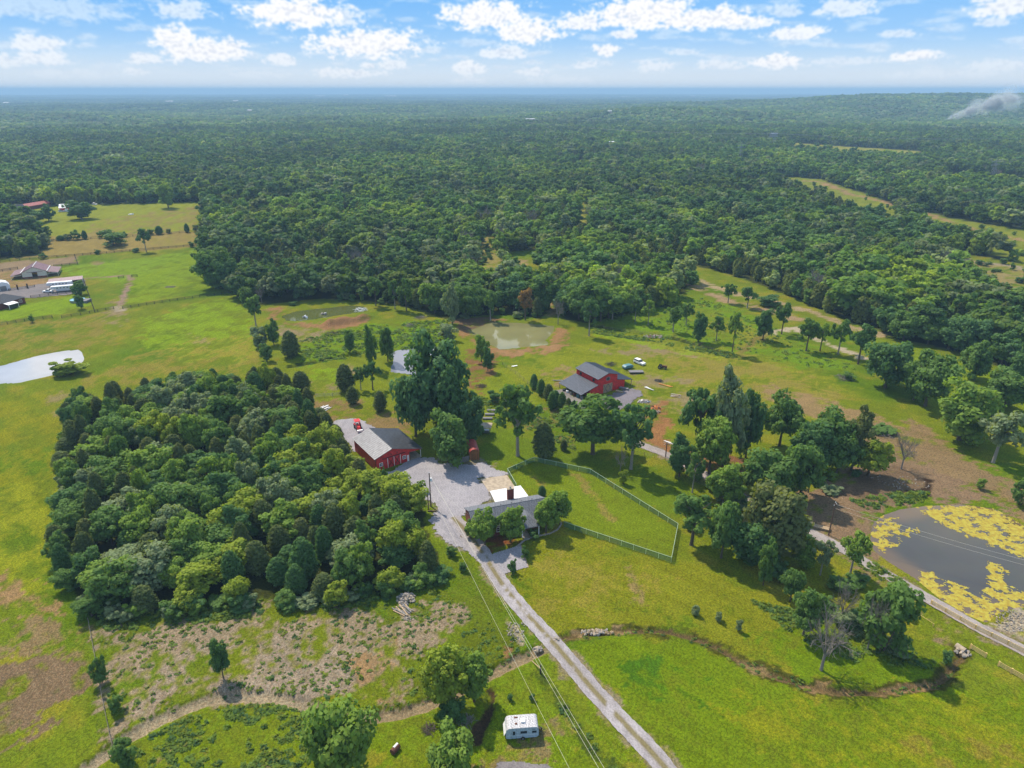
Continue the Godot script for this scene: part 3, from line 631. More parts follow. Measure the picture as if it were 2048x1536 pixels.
	for p in [PackedVector2Array([Vector2(543.01, -1397.64), Vector2(608.75, -1297.45), Vector2(686.98, -1210.3), Vector2(603.48, -1058.22), Vector2(530.27, -1124.9), Vector2(480.42, -1220.57)]), PackedVector2Array([Vector2(543.18, -885.92), Vector2(594.08, -795.18), Vector2(530.59, -705.83), Vector2(487.51, -786.19)]), PackedVector2Array([Vector2(94.54, -1074.16), Vector2(109.45, -1058.22), Vector2(92.86, -891.54), Vector2(80.52, -908.83)]), PackedVector2Array([Vector2(-147.42, -605.37), Vector2(-132.15, -594.68), Vector2(-116.28, -518.37), Vector2(-129.94, -528.74)]), PackedVector2Array([Vector2(60.22, -658.28), Vector2(68.08, -642.73), Vector2(55.67, -489.43), Vector2(47.57, -498.74)])]:
		area(lin(160, 166, 84), 0.8, 4.0, p)
	# gravel spilling past the edges of the yards and roads
	area(gravel, 0.55, 1.2, PackedVector2Array([Vector2(-34.62, -160.07), Vector2(-25.37, -169.71), Vector2(-21.59, -167.43), Vector2(-11.66, -165.47), Vector2(-7.86, -167.71), Vector2(-0.27, -158.77), Vector2(-4.26, -145.45), Vector2(-11.44, -139.97), Vector2(-7.12, -124.41), Vector2(-14.02, -127.12), Vector2(-19.17, -132.82), Vector2(-18.97, -142.12), Vector2(-28.97, -151.28)]))
	streak(lin(172, 160, 138), 0.5, 0.8, 2.4, drive)
	streak(lin(176, 160, 136), 0.6, 0.8, 2.6, right_road)
	area(lin(206, 196, 172), 0.7, 0.6, PackedVector2Array([Vector2(-2.36, -105.23), Vector2(-0.4, -106.21), Vector2(2.01, -101.18), Vector2(3.17, -97.85), Vector2(1.5, -98.22)]))
	area(lin(160, 100, 64), 0.8, 0.4, PackedVector2Array([Vector2(-9.13, -130.87), Vector2(2.45, -132.23), Vector2(2.97, -128.98), Vector2(-4.35, -124.76), Vector2(-7.24, -127.12)]))

func ground_colour(x: float, z: float, r: float) -> Color:
	var p = Vector2(x, z)
	var big = n_big.get_noise_2d(x, z)
	var mid = n_mid.get_noise_2d(x, z)
	var sm = n_small.get_noise_2d(x, z)
	var c: Color
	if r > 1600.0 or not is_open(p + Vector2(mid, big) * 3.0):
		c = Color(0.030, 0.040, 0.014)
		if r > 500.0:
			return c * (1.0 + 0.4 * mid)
	else:
		c = lin(124, 146, 42).lerp(lin(104, 140, 32), smooth(0.0, 0.5, big)).lerp(lin(160, 154, 66), smooth(0.0, 0.5, mid - big * 0.4) * 0.55)
	var w1 = Vector2(n_warp.get_noise_2d(x, z), n_warp.get_noise_2d(x + 300.0, z - 170.0)) * 2.2
	var w2 = Vector2(n_warp2.get_noise_2d(x, z), n_warp2.get_noise_2d(x - 210.0, z + 90.0)) * 0.9
	var key = Vector2i(floori(x / 25.0), floori(z / 25.0))
	if cells.has(key):
		for k in cells[key]:
			var s = paints[k]
			if not s.r.has_point(p):
				continue
			var q: Vector2 = p + (w1 + w2) * minf(s.warp, 3.0)
			if s.w < 0.0:
				if not Geometry2D.is_point_in_polygon(q, s.p):
					continue
			elif to_line(q, s.p) > s.w:
				continue
			var a = 0.95
			if s.cover < 1.0:
				var t = 0.5 - s.cover
				a = smooth(t - 0.22, t + 0.22, mid * 0.8 + sm * 0.45 + w1.x * 0.08) * minf(1.0, s.cover + 0.35)
			c = c.lerp(s.c, a)
	var mow = n_small.get_noise_2d((x * 0.62 - z * 0.78) * 1.1, (x * 0.78 + z * 0.62) * 0.07)
	var v = 1.22 * (1.0 + sm * 0.14 + w2.x * 0.07 + mid * 0.10 + mow * 0.16)
	var lush = smooth(0.85, 1.08, c.g / maxf(c.r, 0.001))   # live turf is yellower than bare soil
	c = Color(c.r * v * lerpf(0.90, 1.26, lush), c.g * v * lerpf(0.85, 1.10, lush), c.b * v * lerpf(0.72, 0.64, lush))
	return c

func ground():
	var radii = PackedFloat32Array()
	var r = 1.0
	for q in [1.0, 12.0, 25.0, 40.0, 52.0, 60.0]:
		radii.append(q)
	r = 64.0
	while r < 18000.0:
		radii.append(r)
		r *= 1.0045 if r < 470.0 else (1.011 if r < 1500.0 else 1.045)
	var angles = PackedFloat32Array()
	var a = -PI
	while a < PI - 0.002:
		angles.append(a)
		a += 0.0044 if absf(a) < 0.86 else 0.09
	var A = angles.size()
	var R = radii.size()
	var verts = PackedVector3Array()
	var cols = PackedColorArray()
	var uvs = PackedVector2Array()
	verts.resize(A * R)
	cols.resize(A * R)
	uvs.resize(A * R)
	for j in A:
		var dx = sin(angles[j])
		var dz = -cos(angles[j])
		var fine = absf(angles[j]) < 0.95
		for i in R:
			var x = dx * radii[i]
			var z = dz * radii[i]
			var k = j * R + i
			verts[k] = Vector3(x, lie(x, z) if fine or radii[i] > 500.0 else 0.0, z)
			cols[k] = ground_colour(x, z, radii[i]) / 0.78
			uvs[k] = Vector2(x, z) / 21.0
	var idx = PackedInt32Array()
	for j in A:
		var n = (j + 1) % A
		for i in R - 1:
			var p = j * R + i
			var q = n * R + i
			idx.append_array([p, q + 1, q, p, p + 1, q + 1])
	var arr = []
	arr.resize(Mesh.ARRAY_MAX)
	arr[Mesh.ARRAY_VERTEX] = verts
	arr[Mesh.ARRAY_COLOR] = cols
	arr[Mesh.ARRAY_TEX_UV] = uvs
	arr[Mesh.ARRAY_INDEX] = idx
	var s = SurfaceTool.new()
	s.create_from_arrays(arr)
	s.generate_normals()
	var m = StandardMaterial3D.new()
	m.resource_name = "turf"
	m.vertex_color_use_as_albedo = true
	m.roughness = 1.0
	m.metallic_specular = 0.15
	m.albedo_texture = turf_texture()
	m.heightmap_enabled = true
	m.heightmap_texture = m.albedo_texture
	m.heightmap_scale = 4.0
	var o = piece("ground", s.commit(), m, self)
	tag(o, "rolling green and straw coloured farmland with bare patches", "", "", "structure")

func turf_texture() -> Texture2D:
	var n1 = noise(51, 0.06, 4)
	var n2 = noise(52, 0.16, 2)
	var a = n1.get_seamless_image(512, 512)
	var b = n2.get_seamless_image(512, 512)
	var out = Image.create(512, 512, false, Image.FORMAT_RGB8)
	for y in 512:
		for x in 512:
			var v = 0.80 + (a.get_pixel(x, y).r - 0.5) * 0.34 + (b.get_pixel(x, y).r - 0.5) * 0.40
			var w = (a.get_pixel((x + 200) % 512, y).r - 0.5) * 0.09
			out.set_pixel(x, y, Color(clampf(v + w, 0.1, 1.0), clampf(v, 0.1, 1.0), clampf(v - w * 0.4, 0.1, 1.0)))
	return ImageTexture.create_from_image(out)

# ---------------------------------------------------------------- water

func sheet(p: PackedVector2Array, y: float) -> ArrayMesh:
	var s = st_new()
	var tri = Geometry2D.triangulate_polygon(p)
	for k in range(0, tri.size(), 3):
		var a = p[tri[k]]
		var b = p[tri[k + 1]]
		var c = p[tri[k + 2]]
		if (b - a).cross(c - a) < 0.0:
			var t = b
			b = c
			c = t
		for q in [a, b, c]:
			s.add_vertex(Vector3(q.x, y, q.y))
	return done(s)

func waters():
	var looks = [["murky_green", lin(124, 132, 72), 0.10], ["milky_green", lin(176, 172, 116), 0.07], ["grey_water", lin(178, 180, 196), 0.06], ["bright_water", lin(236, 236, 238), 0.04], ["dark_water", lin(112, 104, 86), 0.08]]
	var says = ["olive green farm pond behind a bare dirt mound", "pale green muddy pond with bare banks behind the big barn", "small grey pond half hidden behind the tall dark trees", "long pale pond in the left pasture", "dark pond with yellow algae mats beside the gravel road"]
	for k in ponds.size():
		var m = StandardMaterial3D.new()
		m.resource_name = looks[k][0]
		m.vertex_color_use_as_albedo = true
		m.roughness = looks[k][2]
		m.metallic_specular = 0.6
		var o = piece("pond_water", water_sheet(ponds[k], looks[k][1], lin(150, 126, 92) if k == 4 else looks[k][1] * 0.9), m, self)
		tag(o, says[k], "", "", "structure")
	# yellow algae floating on the dark pond
	var beds = [[-0.16, PackedVector2Array([Vector2(100.36, -143), Vector2(113.06, -144.55), Vector2(119.87, -142.56), Vector2(122.07, -134.2), Vector2(125.49, -126.21), Vector2(117.81, -115.97), Vector2(113.77, -122.3), Vector2(110.71, -127.67), Vector2(106.47, -131.84), Vector2(102.97, -136.83)])], [0.05, PackedVector2Array([Vector2(88.15, -139.55), Vector2(93.23, -139.97), Vector2(91.43, -134.2), Vector2(96.59, -135), Vector2(94.91, -133.01), Vector2(89.42, -131.45), Vector2(88.22, -128.04), Vector2(81.28, -125.48)])],
		[-0.16, PackedVector2Array([Vector2(87.72, -119.24), Vector2(93.96, -114.07), Vector2(95.91, -110.56), Vector2(104.65, -120.93), Vector2(103.45, -123), Vector2(107.37, -120.93), Vector2(102.51, -114.39), Vector2(106.64, -112.07), Vector2(110.14, -109.82), Vector2(101.65, -107.78), Vector2(96.53, -106.07), Vector2(92.04, -102.77), Vector2(88.92, -104.96), Vector2(86.48, -109.23), Vector2(85.21, -113.14)])]]
	var nz = noise(61, 0.16, 5)
	var s = st_new()
	var cell = 0.17
	for b in beds:
		var r = bounds(b[1], 1.5)
		var nx = int(r.size.x / cell)
		var ny = int(r.size.y / cell)
		for i in nx:
			for j in ny:
				var p = r.position + Vector2(i, j) * cell
				if not Geometry2D.is_point_in_polygon(p, ponds[4].p):
					continue
				var wp = p + Vector2(nz.get_noise_2d(p.x * 2.0, p.y * 2.0), nz.get_noise_2d(p.y * 2.0, p.x * 2.0 + 50.0)) * 2.8
				if not Geometry2D.is_point_in_polygon(wp, b[1]) or nz.get_noise_2d(p.x * 1.6, p.y * 2.4) + 0.5 * nz.get_noise_2d(p.x * 7.0, p.y * 9.0) < b[0] - 0.08:
					continue
				var t = clampf(0.5 + nz.get_noise_2d(p.x * 5.0, p.y * 5.0) * 1.6, 0.0, 1.0)
				var e = cell * 0.52
				s.set_color(lin(226, 212, 78).lerp(lin(206, 178, 58), t) * (0.95 + 0.25 * rng.randf()))
				var y = WATER + 0.012 + 0.02 * t
				quad(s, Vector3(p.x - e, y, p.y - e), Vector3(p.x + e, y, p.y - e), Vector3(p.x + e, y, p.y + e), Vector3(p.x - e, y, p.y + e))
	var am = StandardMaterial3D.new()
	am.resource_name = "algae"
	am.vertex_color_use_as_albedo = true
	am.roughness = 0.9
	tag(piece("algae", done(s), am, self), "yellow algae mats floating on the dark pond by the road", "algae", "", "stuff")

# muddier towards the bank
func water_sheet(q: Dictionary, deep: Color, mud: Color) -> ArrayMesh:
	var grown = Geometry2D.offset_polygon(q.p, 0.8)[0]
	var r = bounds(grown, 0.5)
	var cell = 0.9
	var s = st_new()
	var nx = int(r.size.x / cell) + 1
	var ny = int(r.size.y / cell) + 1
	for i in nx:
		for j in ny:
			if not Geometry2D.is_point_in_polygon(r.position + Vector2(i + 0.5, j + 0.5) * cell, grown):
				continue
			for k in [[0, 0], [1, 0], [1, 1], [0, 0], [1, 1], [0, 1]]:
				var b = r.position + Vector2(i + k[0], j + k[1]) * cell
				var d = to_line(b, q.closed) + 3.0 * n_warp.get_noise_2d(b.x * 0.5, b.y * 0.5)
				s.set_color(mud.lerp(deep, smooth(0.0, 6.0, d)) * (1.0 + 0.12 * n_mid.get_noise_2d(b.x, b.y)))
				s.add_vertex(Vector3(b.x, WATER, b.y))
	return done(s)

# ---------------------------------------------------------------- roads, yards

# a sheet of loose stone: outline roughened, colour varied across a grid of small cells
func yard(called: String, label: String, p: PackedVector2Array, c1: Color, c2: Color, y = 0.13, cell = 0.3, ragged = 0.8):
	var r = bounds(p, 2.0)
	var nx = int(r.size.x / cell) + 1
	var ny = int(r.size.y / cell) + 1
	var s = st_new()
	for i in nx:
		for j in ny:
			var a = r.position + Vector2(i + 0.5, j + 0.5) * cell
			var q = a + Vector2(n_warp.get_noise_2d(a.x, a.y), n_warp.get_noise_2d(a.y, a.x)) * 2.0 * ragged + Vector2(n_warp2.get_noise_2d(a.x, a.y), 0) * ragged
			if not Geometry2D.is_point_in_polygon(q, p):
				continue
			for k in [[0, 0], [1, 0], [1, 1], [0, 0], [1, 1], [0, 1]]:
				var b = r.position + Vector2(i + k[0], j + k[1]) * cell
				var t = clampf(0.5 + n_mid.get_noise_2d(b.x, b.y) * 0.9 + n_small.get_noise_2d(b.x, b.y) * 0.7, 0.0, 1.0)
				s.set_color(c1.lerp(c2, t) / 0.86)
				s.add_vertex(Vector3(b.x, y, b.y))
	tag(piece(called, done(s), mats.gravel, self), label, "", "", "structure")

func strip(called: String, label: String, line: PackedVector2Array, half: float, tracks: bool, c1: Color, c2: Color, mid_c: Color, y = 0.15):
	var cv = Curve2D.new()
	for k in line.size():
		var d = (line[mini(k + 1, line.size() - 1)] - line[maxi(k - 1, 0)]) / 6.0
		cv.add_point(line[k], -d, d)
	var L = cv.get_baked_length()
	var n = int(L / 0.45)
	var cols = 12
	var pts = []
	for i in n + 1:
		var a = cv.sample_baked(L * i / n)
		var b = cv.sample_baked(minf(L, L * i / n + 0.3))
		var d = (b - a).normalized() if b.distance_to(a) > 0.01 else (a - cv.sample_baked(L - 0.5)).normalized()
		var side = Vector2(-d.y, d.x)
		var row = []
		for k in cols + 1:
			var u = (float(k) / cols - 0.5) * 2.0
			var edge = half * (1.0 + 0.10 * n_warp.get_noise_2d(a.x + u * 40.0, a.y) + 0.10 * n_warp2.get_noise_2d(a.x, a.y + u * 40.0))
			var q = a + side * u * edge
			var t = clampf(0.5 + n_small.get_noise_2d(q.x, q.y) * 0.8 + n_mid.get_noise_2d(q.x, q.y) * 0.6, 0.0, 1.0)
			var c = c1.lerp(c2, t)
			if tracks:
				var m = smooth(0.42, 0.16, absf(u)) * smooth(-0.25, 0.2, n_mid.get_noise_2d(q.x * 1.5, q.y * 1.5) + n_small.get_noise_2d(q.x, q.y) * 0.6 + 0.25)
				c = c.lerp(mid_c, m * 0.85)
			row.append([Vector3(q.x, y - (0.05 if k == 0 or k == cols else 0.0), q.y), c / 0.86])
		pts.append(row)
	var s = st_new()
	for i in n:
		for k in cols:
			for e in [[0, 0], [0, 1], [1, 1], [0, 0], [1, 1], [1, 0]]:
				var v = pts[i + e[0]][k + e[1]]
				s.set_color(v[1])
				s.add_vertex(v[0])
	tag(piece(called, done(s), mats.gravel, self), label, "", "", "structure")

func roads():
	var g = plain("gravel", Color.WHITE, 1.0, 0.0, 0.12, 2.6)
	g.vertex_color_use_as_albedo = true
	g.metallic_specular = 0.2
	var c1 = lin(212, 206, 210)
	var c2 = lin(194, 189, 193)
	yard("gravel_yard", "grey gravel yard between the red workshop and the brick house", PackedVector2Array([Vector2(-35.2, -158.77), Vector2(-30.82, -163.55), Vector2(-25.3, -169.14), Vector2(-21.47, -166.3), Vector2(-18.58, -165.19), Vector2(-11.59, -164.09), Vector2(-8.23, -166.3), Vector2(-1.21, -159.29), Vector2(-8.11, -156.71), Vector2(-4.92, -146.59), Vector2(-8.58, -143.88), Vector2(-11.51, -141.04), Vector2(-13.47, -137.87), Vector2(-10.29, -130.87), Vector2(-7.13, -124.76), Vector2(-3.63, -117.59), Vector2(-6.97, -120.93), Vector2(-13.5, -127.67), Vector2(-18.21, -132.62), Vector2(-19.44, -137.45), Vector2(-18.18, -141.69), Vector2(-20.69, -146.59), Vector2(-24.93, -150.08), Vector2(-29.11, -152.24)]), c1, c2)
	yard("parking_pad", "small grey gravel parking pad in front of the brick house", PackedVector2Array([Vector2(-5.44, -124.05), Vector2(2.05, -128.04), Vector2(3.57, -120.08), Vector2(-2.98, -117.26)]), c1, c2, 0.136, 0.25, 0.12)
	yard("gravel_yard", "grey gravel patch behind the red workshop under the tractor", PackedVector2Array([Vector2(-57.75, -188.58), Vector2(-55.64, -191.35), Vector2(-50.94, -192.76), Vector2(-45.16, -191.35), Vector2(-41.5, -185.87), Vector2(-41.68, -177.18), Vector2(-45.52, -171.16), Vector2(-49.36, -178.74), Vector2(-54.22, -183.55)]), c1, c2)
	yard("gravel_yard", "grey gravel apron before the wooden doors of the big barn", PackedVector2Array([Vector2(28.53, -207.09), Vector2(35.23, -213.24), Vector2(41.18, -216.21), Vector2(44.86, -214.5), Vector2(41.18, -205.89), Vector2(34.81, -198.59), Vector2(29.35, -200.09)]), lin(166, 160, 166), lin(150, 142, 140))
	yard("gravel_yard", "grey gravel strip under the eave of the big barn", PackedVector2Array([Vector2(13.06, -214.5), Vector2(17.47, -216.21), Vector2(24.46, -204.71), Vector2(25.14, -198.59), Vector2(22.05, -200.09)]), lin(176, 168, 158), lin(156, 148, 140))
	yard("gravel_turnaround", "gravel turnaround at the bottom of the view", PackedVector2Array([Vector2(-2.97, -72.13), Vector2(-1.84, -73.14), Vector2(1.62, -73.65), Vector2(5.06, -73.14), Vector2(6.52, -71.72), Vector2(4.84, -68.12), Vector2(-1.76, -68.12)]), lin(176, 168, 166), lin(150, 144, 146), 0.13, 0.2, 0.4)
	yard("gravel_yard", "gravel lane beside the long white trailers", PackedVector2Array([Vector2(-271.83, -338.79), Vector2(-254.46, -351.38), Vector2(-247.69, -357.48), Vector2(-232.54, -363.78), Vector2(-220.39, -343.54), Vector2(-223.09, -334.16), Vector2(-239.77, -328.74), Vector2(-262.12, -325.22)]), lin(170, 160, 156), lin(152, 146, 146), 0.12, 1.2, 0.6)
	strip("driveway", "two-track gravel driveway with a grassy middle strip", drive, 1.75, true, lin(220, 212, 212), lin(194, 186, 186), lin(156, 142, 84))
	strip("gravel_road", "grey gravel road running past the algae pond", right_road, 1.6, false, lin(212, 200, 194), lin(192, 180, 174), c1)

# ---------------------------------------------------------------- buildings

func facing(a: Vector3, b: Vector3) -> float:   # the turn that lays +x along a -> b
	return atan2(-(b.z - a.z), b.x - a.x)

# a roof plane with standing ribs: edge a-b low, d-c high (a,b front to back or left to right)
func ribbed(a: Vector3, b: Vector3, c: Vector3, d: Vector3, th: float, step: float) -> ArrayMesh:
	var s = st_new()
	slab(s, a, b, c, d, th)
	var n = (b - a).cross(d - a).normalized()
	if n.y < 0.0: n = -n
	var count = int(a.distance_to(b) / step)
	for k in count + 1:
		var t = clampf(k * step / a.distance_to(b), 0.004, 0.996)
		var p = a.lerp(b, t) + n * 0.02
		var q = d.lerp(c, t) + n * 0.02
		tube(s, p, q, 0.035, 0.035, 4, false)
	return done(s)

func window(parent: Node3D, at: Vector3, w: float, h: float, frame: Material, cross = true, turn = 0.0):
	var s = st_new()
	var f = 0.12
	box(s, Vector3(-w / 2 - f, -h / 2 - f, -0.05), Vector3(-w / 2, h / 2 + f, 0.06))
	box(s, Vector3(w / 2, -h / 2 - f, -0.05), Vector3(w / 2 + f, h / 2 + f, 0.06))
	box(s, Vector3(-w / 2, h / 2, -0.05), Vector3(w / 2, h / 2 + f, 0.058))
	box(s, Vector3(-w / 2, -h / 2 - f, -0.05), Vector3(w / 2, -h / 2, 0.058))
	if cross:
		box(s, Vector3(-0.03, -h / 2, -0.03), Vector3(0.03, h / 2, 0.05))
		box(s, Vector3(-w / 2, -0.03, -0.03), Vector3(-0.03, 0.03, 0.045))
		box(s, Vector3(0.03, -0.03, -0.03), Vector3(w / 2, 0.03, 0.045))
	var o = piece("window", done(s), frame, parent, at)
	o.rotation.y = turn
	piece("pane", box_mesh(Vector3(-w / 2, -h / 2, -0.04), Vector3(w / 2, h / 2, 0.0)), mats.glass_dark, o)

func braced_door(parent: Node3D, x0: float, x1: float, h: float, panel: Material, brace: Material):
	var o = piece("door", box_mesh(Vector3(x0, 0.05, 0.01), Vector3(x1, h, 0.09)), panel, parent)
	var s = st_new()
	var e = 0.11
	tube(s, Vector3(x0 + e, 0.15, 0.11), Vector3(x1 - e, h - 0.1, 0.11), e, e, 4)
	tube(s, Vector3(x0 + e, h - 0.1, 0.115), Vector3(x1 - e, 0.15, 0.115), e, e, 4)
	piece("brace", done(s), brace, o)

func workshop():
	var o = thing("workshop", "red metal workshop with grey roof and crossed sliding doors on the gravel yard", "barn", Vector3(-36.74, 0, -160.6), facing(Vector3(-36.74, 0, -160.6), Vector3(-25.51, 0, -168.56)))
	var s = st_new()
	prism(s, PackedVector2Array([Vector2(0, 0), Vector2(10.1, 0), Vector2(10.1, 3.85), Vector2(5, 5.5), Vector2(0, 3.85)]), -14.3, 0.0)
	piece("wall", done(s), mats.red_metal, o)
	s = st_new()
	prism(s, PackedVector2Array([Vector2(10.11, 2.7), Vector2(13.7, 2.5), Vector2(13.7, 2.85), Vector2(10.11, 3.85)]), -0.2, -0.02)
	piece("fascia", done(s), mats.red_metal, o)
	piece("roof", ribbed(Vector3(-0.4, 3.86, 0.4), Vector3(-0.4, 3.86, -14.7), Vector3(5, 5.66, -14.7), Vector3(5, 5.66, 0.4), 0.12, 0.9), mats.roof_sheet, o)
	piece("roof", ribbed(Vector3(10.1, 4.04, -14.7), Vector3(10.1, 4.04, 0.4), Vector3(5.01, 5.66, 0.4), Vector3(5.01, 5.66, -14.7), 0.12, 0.9), mats.roof_sheet, o)
	piece("porch_roof", ribbed(Vector3(14.1, 2.86, -14.7), Vector3(14.1, 2.86, 0.4), Vector3(10.11, 4.03, 0.4), Vector3(10.11, 4.03, -14.7), 0.12, 0.9), mats.roof_sheet, o)
	s = st_new()
	tube(s, Vector3(5, 5.69, 0.42), Vector3(5, 5.69, -14.7), 0.09, 0.09, 6)
	piece("ridge_cap", done(s), mats.roof_sheet, o)
	for z in [-0.15, -7.2, -14.1]:
		piece("post", box_mesh(Vector3(13.55, 0, z - 0.08), Vector3(13.71, 2.75, z + 0.08)), mats.white_paint, o)
	piece("porch_floor", box_mesh(Vector3(10.15, 0, -14.2), Vector3(13.9, 0.16, -0.05)), mats.concrete, o)
	braced_door(o, 3.55, 5.3, 3.05, mats.barn_red, mats.dark_red)
	braced_door(o, 5.45, 7.2, 3.05, mats.barn_red, mats.dark_red)
	for x in [3.42, 5.31, 7.21]:
		piece("door_trim", box_mesh(Vector3(x, 0.05, 0.02), Vector3(x + 0.13, 3.05, 0.13)), mats.white_paint, o)
	piece("door_track", box_mesh(Vector3(1.9, 3.06, 0.01), Vector3(8.8, 3.26, 0.2)), mats.dark_red, o)
	for x in [4.4, 6.2]:
		s = st_new()
		tube(s, Vector3(x, 4.2, 0), Vector3(x, 4.35, 0.5), 0.04, 0.04)
		tube(s, Vector3(x, 4.35, 0.5), Vector3(x, 4.1, 0.62), 0.06, 0.22)
		piece("lamp", done(s), mats.dark, o)
	window(o, Vector3(1.5, 1.65, 0.02), 0.8, 0.85, mats.white_paint)
	window(o, Vector3(8.5, 1.65, 0.02), 0.8, 0.85, mats.white_paint)
	piece("door", box_mesh(Vector3(9.35, 0.05, 0.0), Vector3(9.9, 2.0, 0.07)), mats.white_paint, o)
	piece("corner_trim", box_mesh(Vector3(-0.06, 0, -0.15), Vector3(0.1, 3.8, 0.06)), mats.dark_red, o)

func big_barn():
	var a = Vector3(26.09, 0, -209.31)
	var o = thing("barn", "tall red barn with raised centre, dark roofs and pale wooden doors", "barn", a, facing(a, Vector3(39.23, 0, -217.9)))
	var D = -11.8
	var s = st_new()
	prism(s, PackedVector2Array([Vector2(0, 0), Vector2(15.5, 0), Vector2(15.5, 2.95), Vector2(12, 3.7), Vector2(12, 5.75), Vector2(7.8, 7.0), Vector2(3.5, 5.75), Vector2(3.5, 3.5), Vector2(0, 2.5)]), D, 0.0)
	piece("wall", done(s), mats.barn_red, o)
	piece("roof", ribbed(Vector3(3.15, 5.8, 0.4), Vector3(3.15, 5.8, D - 0.4), Vector3(7.8, 7.15, D - 0.4), Vector3(7.8, 7.15, 0.4), 0.12, 0.8), mats.roof_dark, o)
	piece("roof", ribbed(Vector3(12.4, 5.8, D - 0.4), Vector3(12.4, 5.8, 0.4), Vector3(7.81, 7.15, 0.4), Vector3(7.81, 7.15, D - 0.4), 0.12, 0.8), mats.roof_dark, o)
	piece("lean_to_roof", ribbed(Vector3(-4.0, 1.85, 0.4), Vector3(-4.0, 1.85, D - 0.4), Vector3(3.48, 3.78, D - 0.4), Vector3(3.48, 3.78, 0.4), 0.12, 0.8), mats.roof_dark, o)
	piece("lean_to_roof", ribbed(Vector3(19.1, 2.25, D - 0.4), Vector3(19.1, 2.25, 0.3), Vector3(12.02, 3.86, 0.3), Vector3(12.02, 3.86, D - 0.4), 0.12, 0.8), mats.roof_dark, o)
	for z in [-0.1, -4.0, -7.9, -11.7]:
		piece("post", box_mesh(Vector3(-3.85, 0, z - 0.08), Vector3(-3.69, 1.75, z + 0.08)), mats.grey_wood, o)
		piece("post", box_mesh(Vector3(18.7, 0, z - 0.08), Vector3(18.86, 2.15, z + 0.08)), mats.pale_wood, o)
	braced_door(o, 5.85, 7.84, 3.2, mats.pale_wood, mats.grey_wood)
	braced_door(o, 7.88, 9.9, 3.2, mats.pale_wood, mats.grey_wood)
	s = st_new()
	prism(s, PackedVector2Array([Vector2(7.2, 4.3), Vector2(8.4, 4.3), Vector2(8.75, 4.65), Vector2(8.75, 5.3), Vector2(8.4, 5.65), Vector2(7.2, 5.65), Vector2(6.85, 5.3), Vector2(6.85, 4.65)]), 0.0, 0.07)
	var f = piece("window", done(s), mats.grey_wood, o)
	s = st_new()
	tube(s, Vector3(7.8, 4.97, 0.05), Vector3(7.8, 4.97, 0.1), 0.55, 0.55, 12)
	piece("pane", done(s), mats.glass_dark, f)
	for z in [-2.4, -9.4]:
		window(o, Vector3(3.47, 4.7, z), 0.75, 0.85, mats.dark, false, -PI / 2)
	tag(piece("lumber_stack", box_mesh(Vector3(0, 0, 0), Vector3(3.2, 0.7, 1.1)), mats.grey_wood, self, Vector3(37.5, 0, -217.08)), "grey lumber stack against the right front of the big barn", "lumber").rotation.y = -0.5
	tag(piece("lumber_stack", box_mesh(Vector3(0, 0, 0), Vector3(2.6, 0.5, 0.9)), mats.pale_wood, self, Vector3(35.92, 0, -214.5)), "tan lumber stack just left of the grey stack by the big barn doors", "lumber").rotation.y = -0.6
	for k in 6:   # stored goods under the left eave
		var g = Vector3(16.15, 0, -214.5).lerp(Vector3(22.62, 0, -206.29), (k + 0.5) / 6.0)
		var m = [mats.dark, mats.white_metal, mats.steel, mats.rust, mats.teal, mats.grey_wood][k]
		var q = piece("crate", box_mesh(Vector3(-0.5, 0, -0.4), Vector3(0.4, 0.7 + 0.1 * k, 0.4)), m, self, g + Vector3(1.2, 0, -0.6))
		tag(q, ["black", "white", "bare steel", "rust brown", "teal", "grey wooden"][k] + " box stored under the left eave of the big barn", "crate", "goods stored under the barn eave")

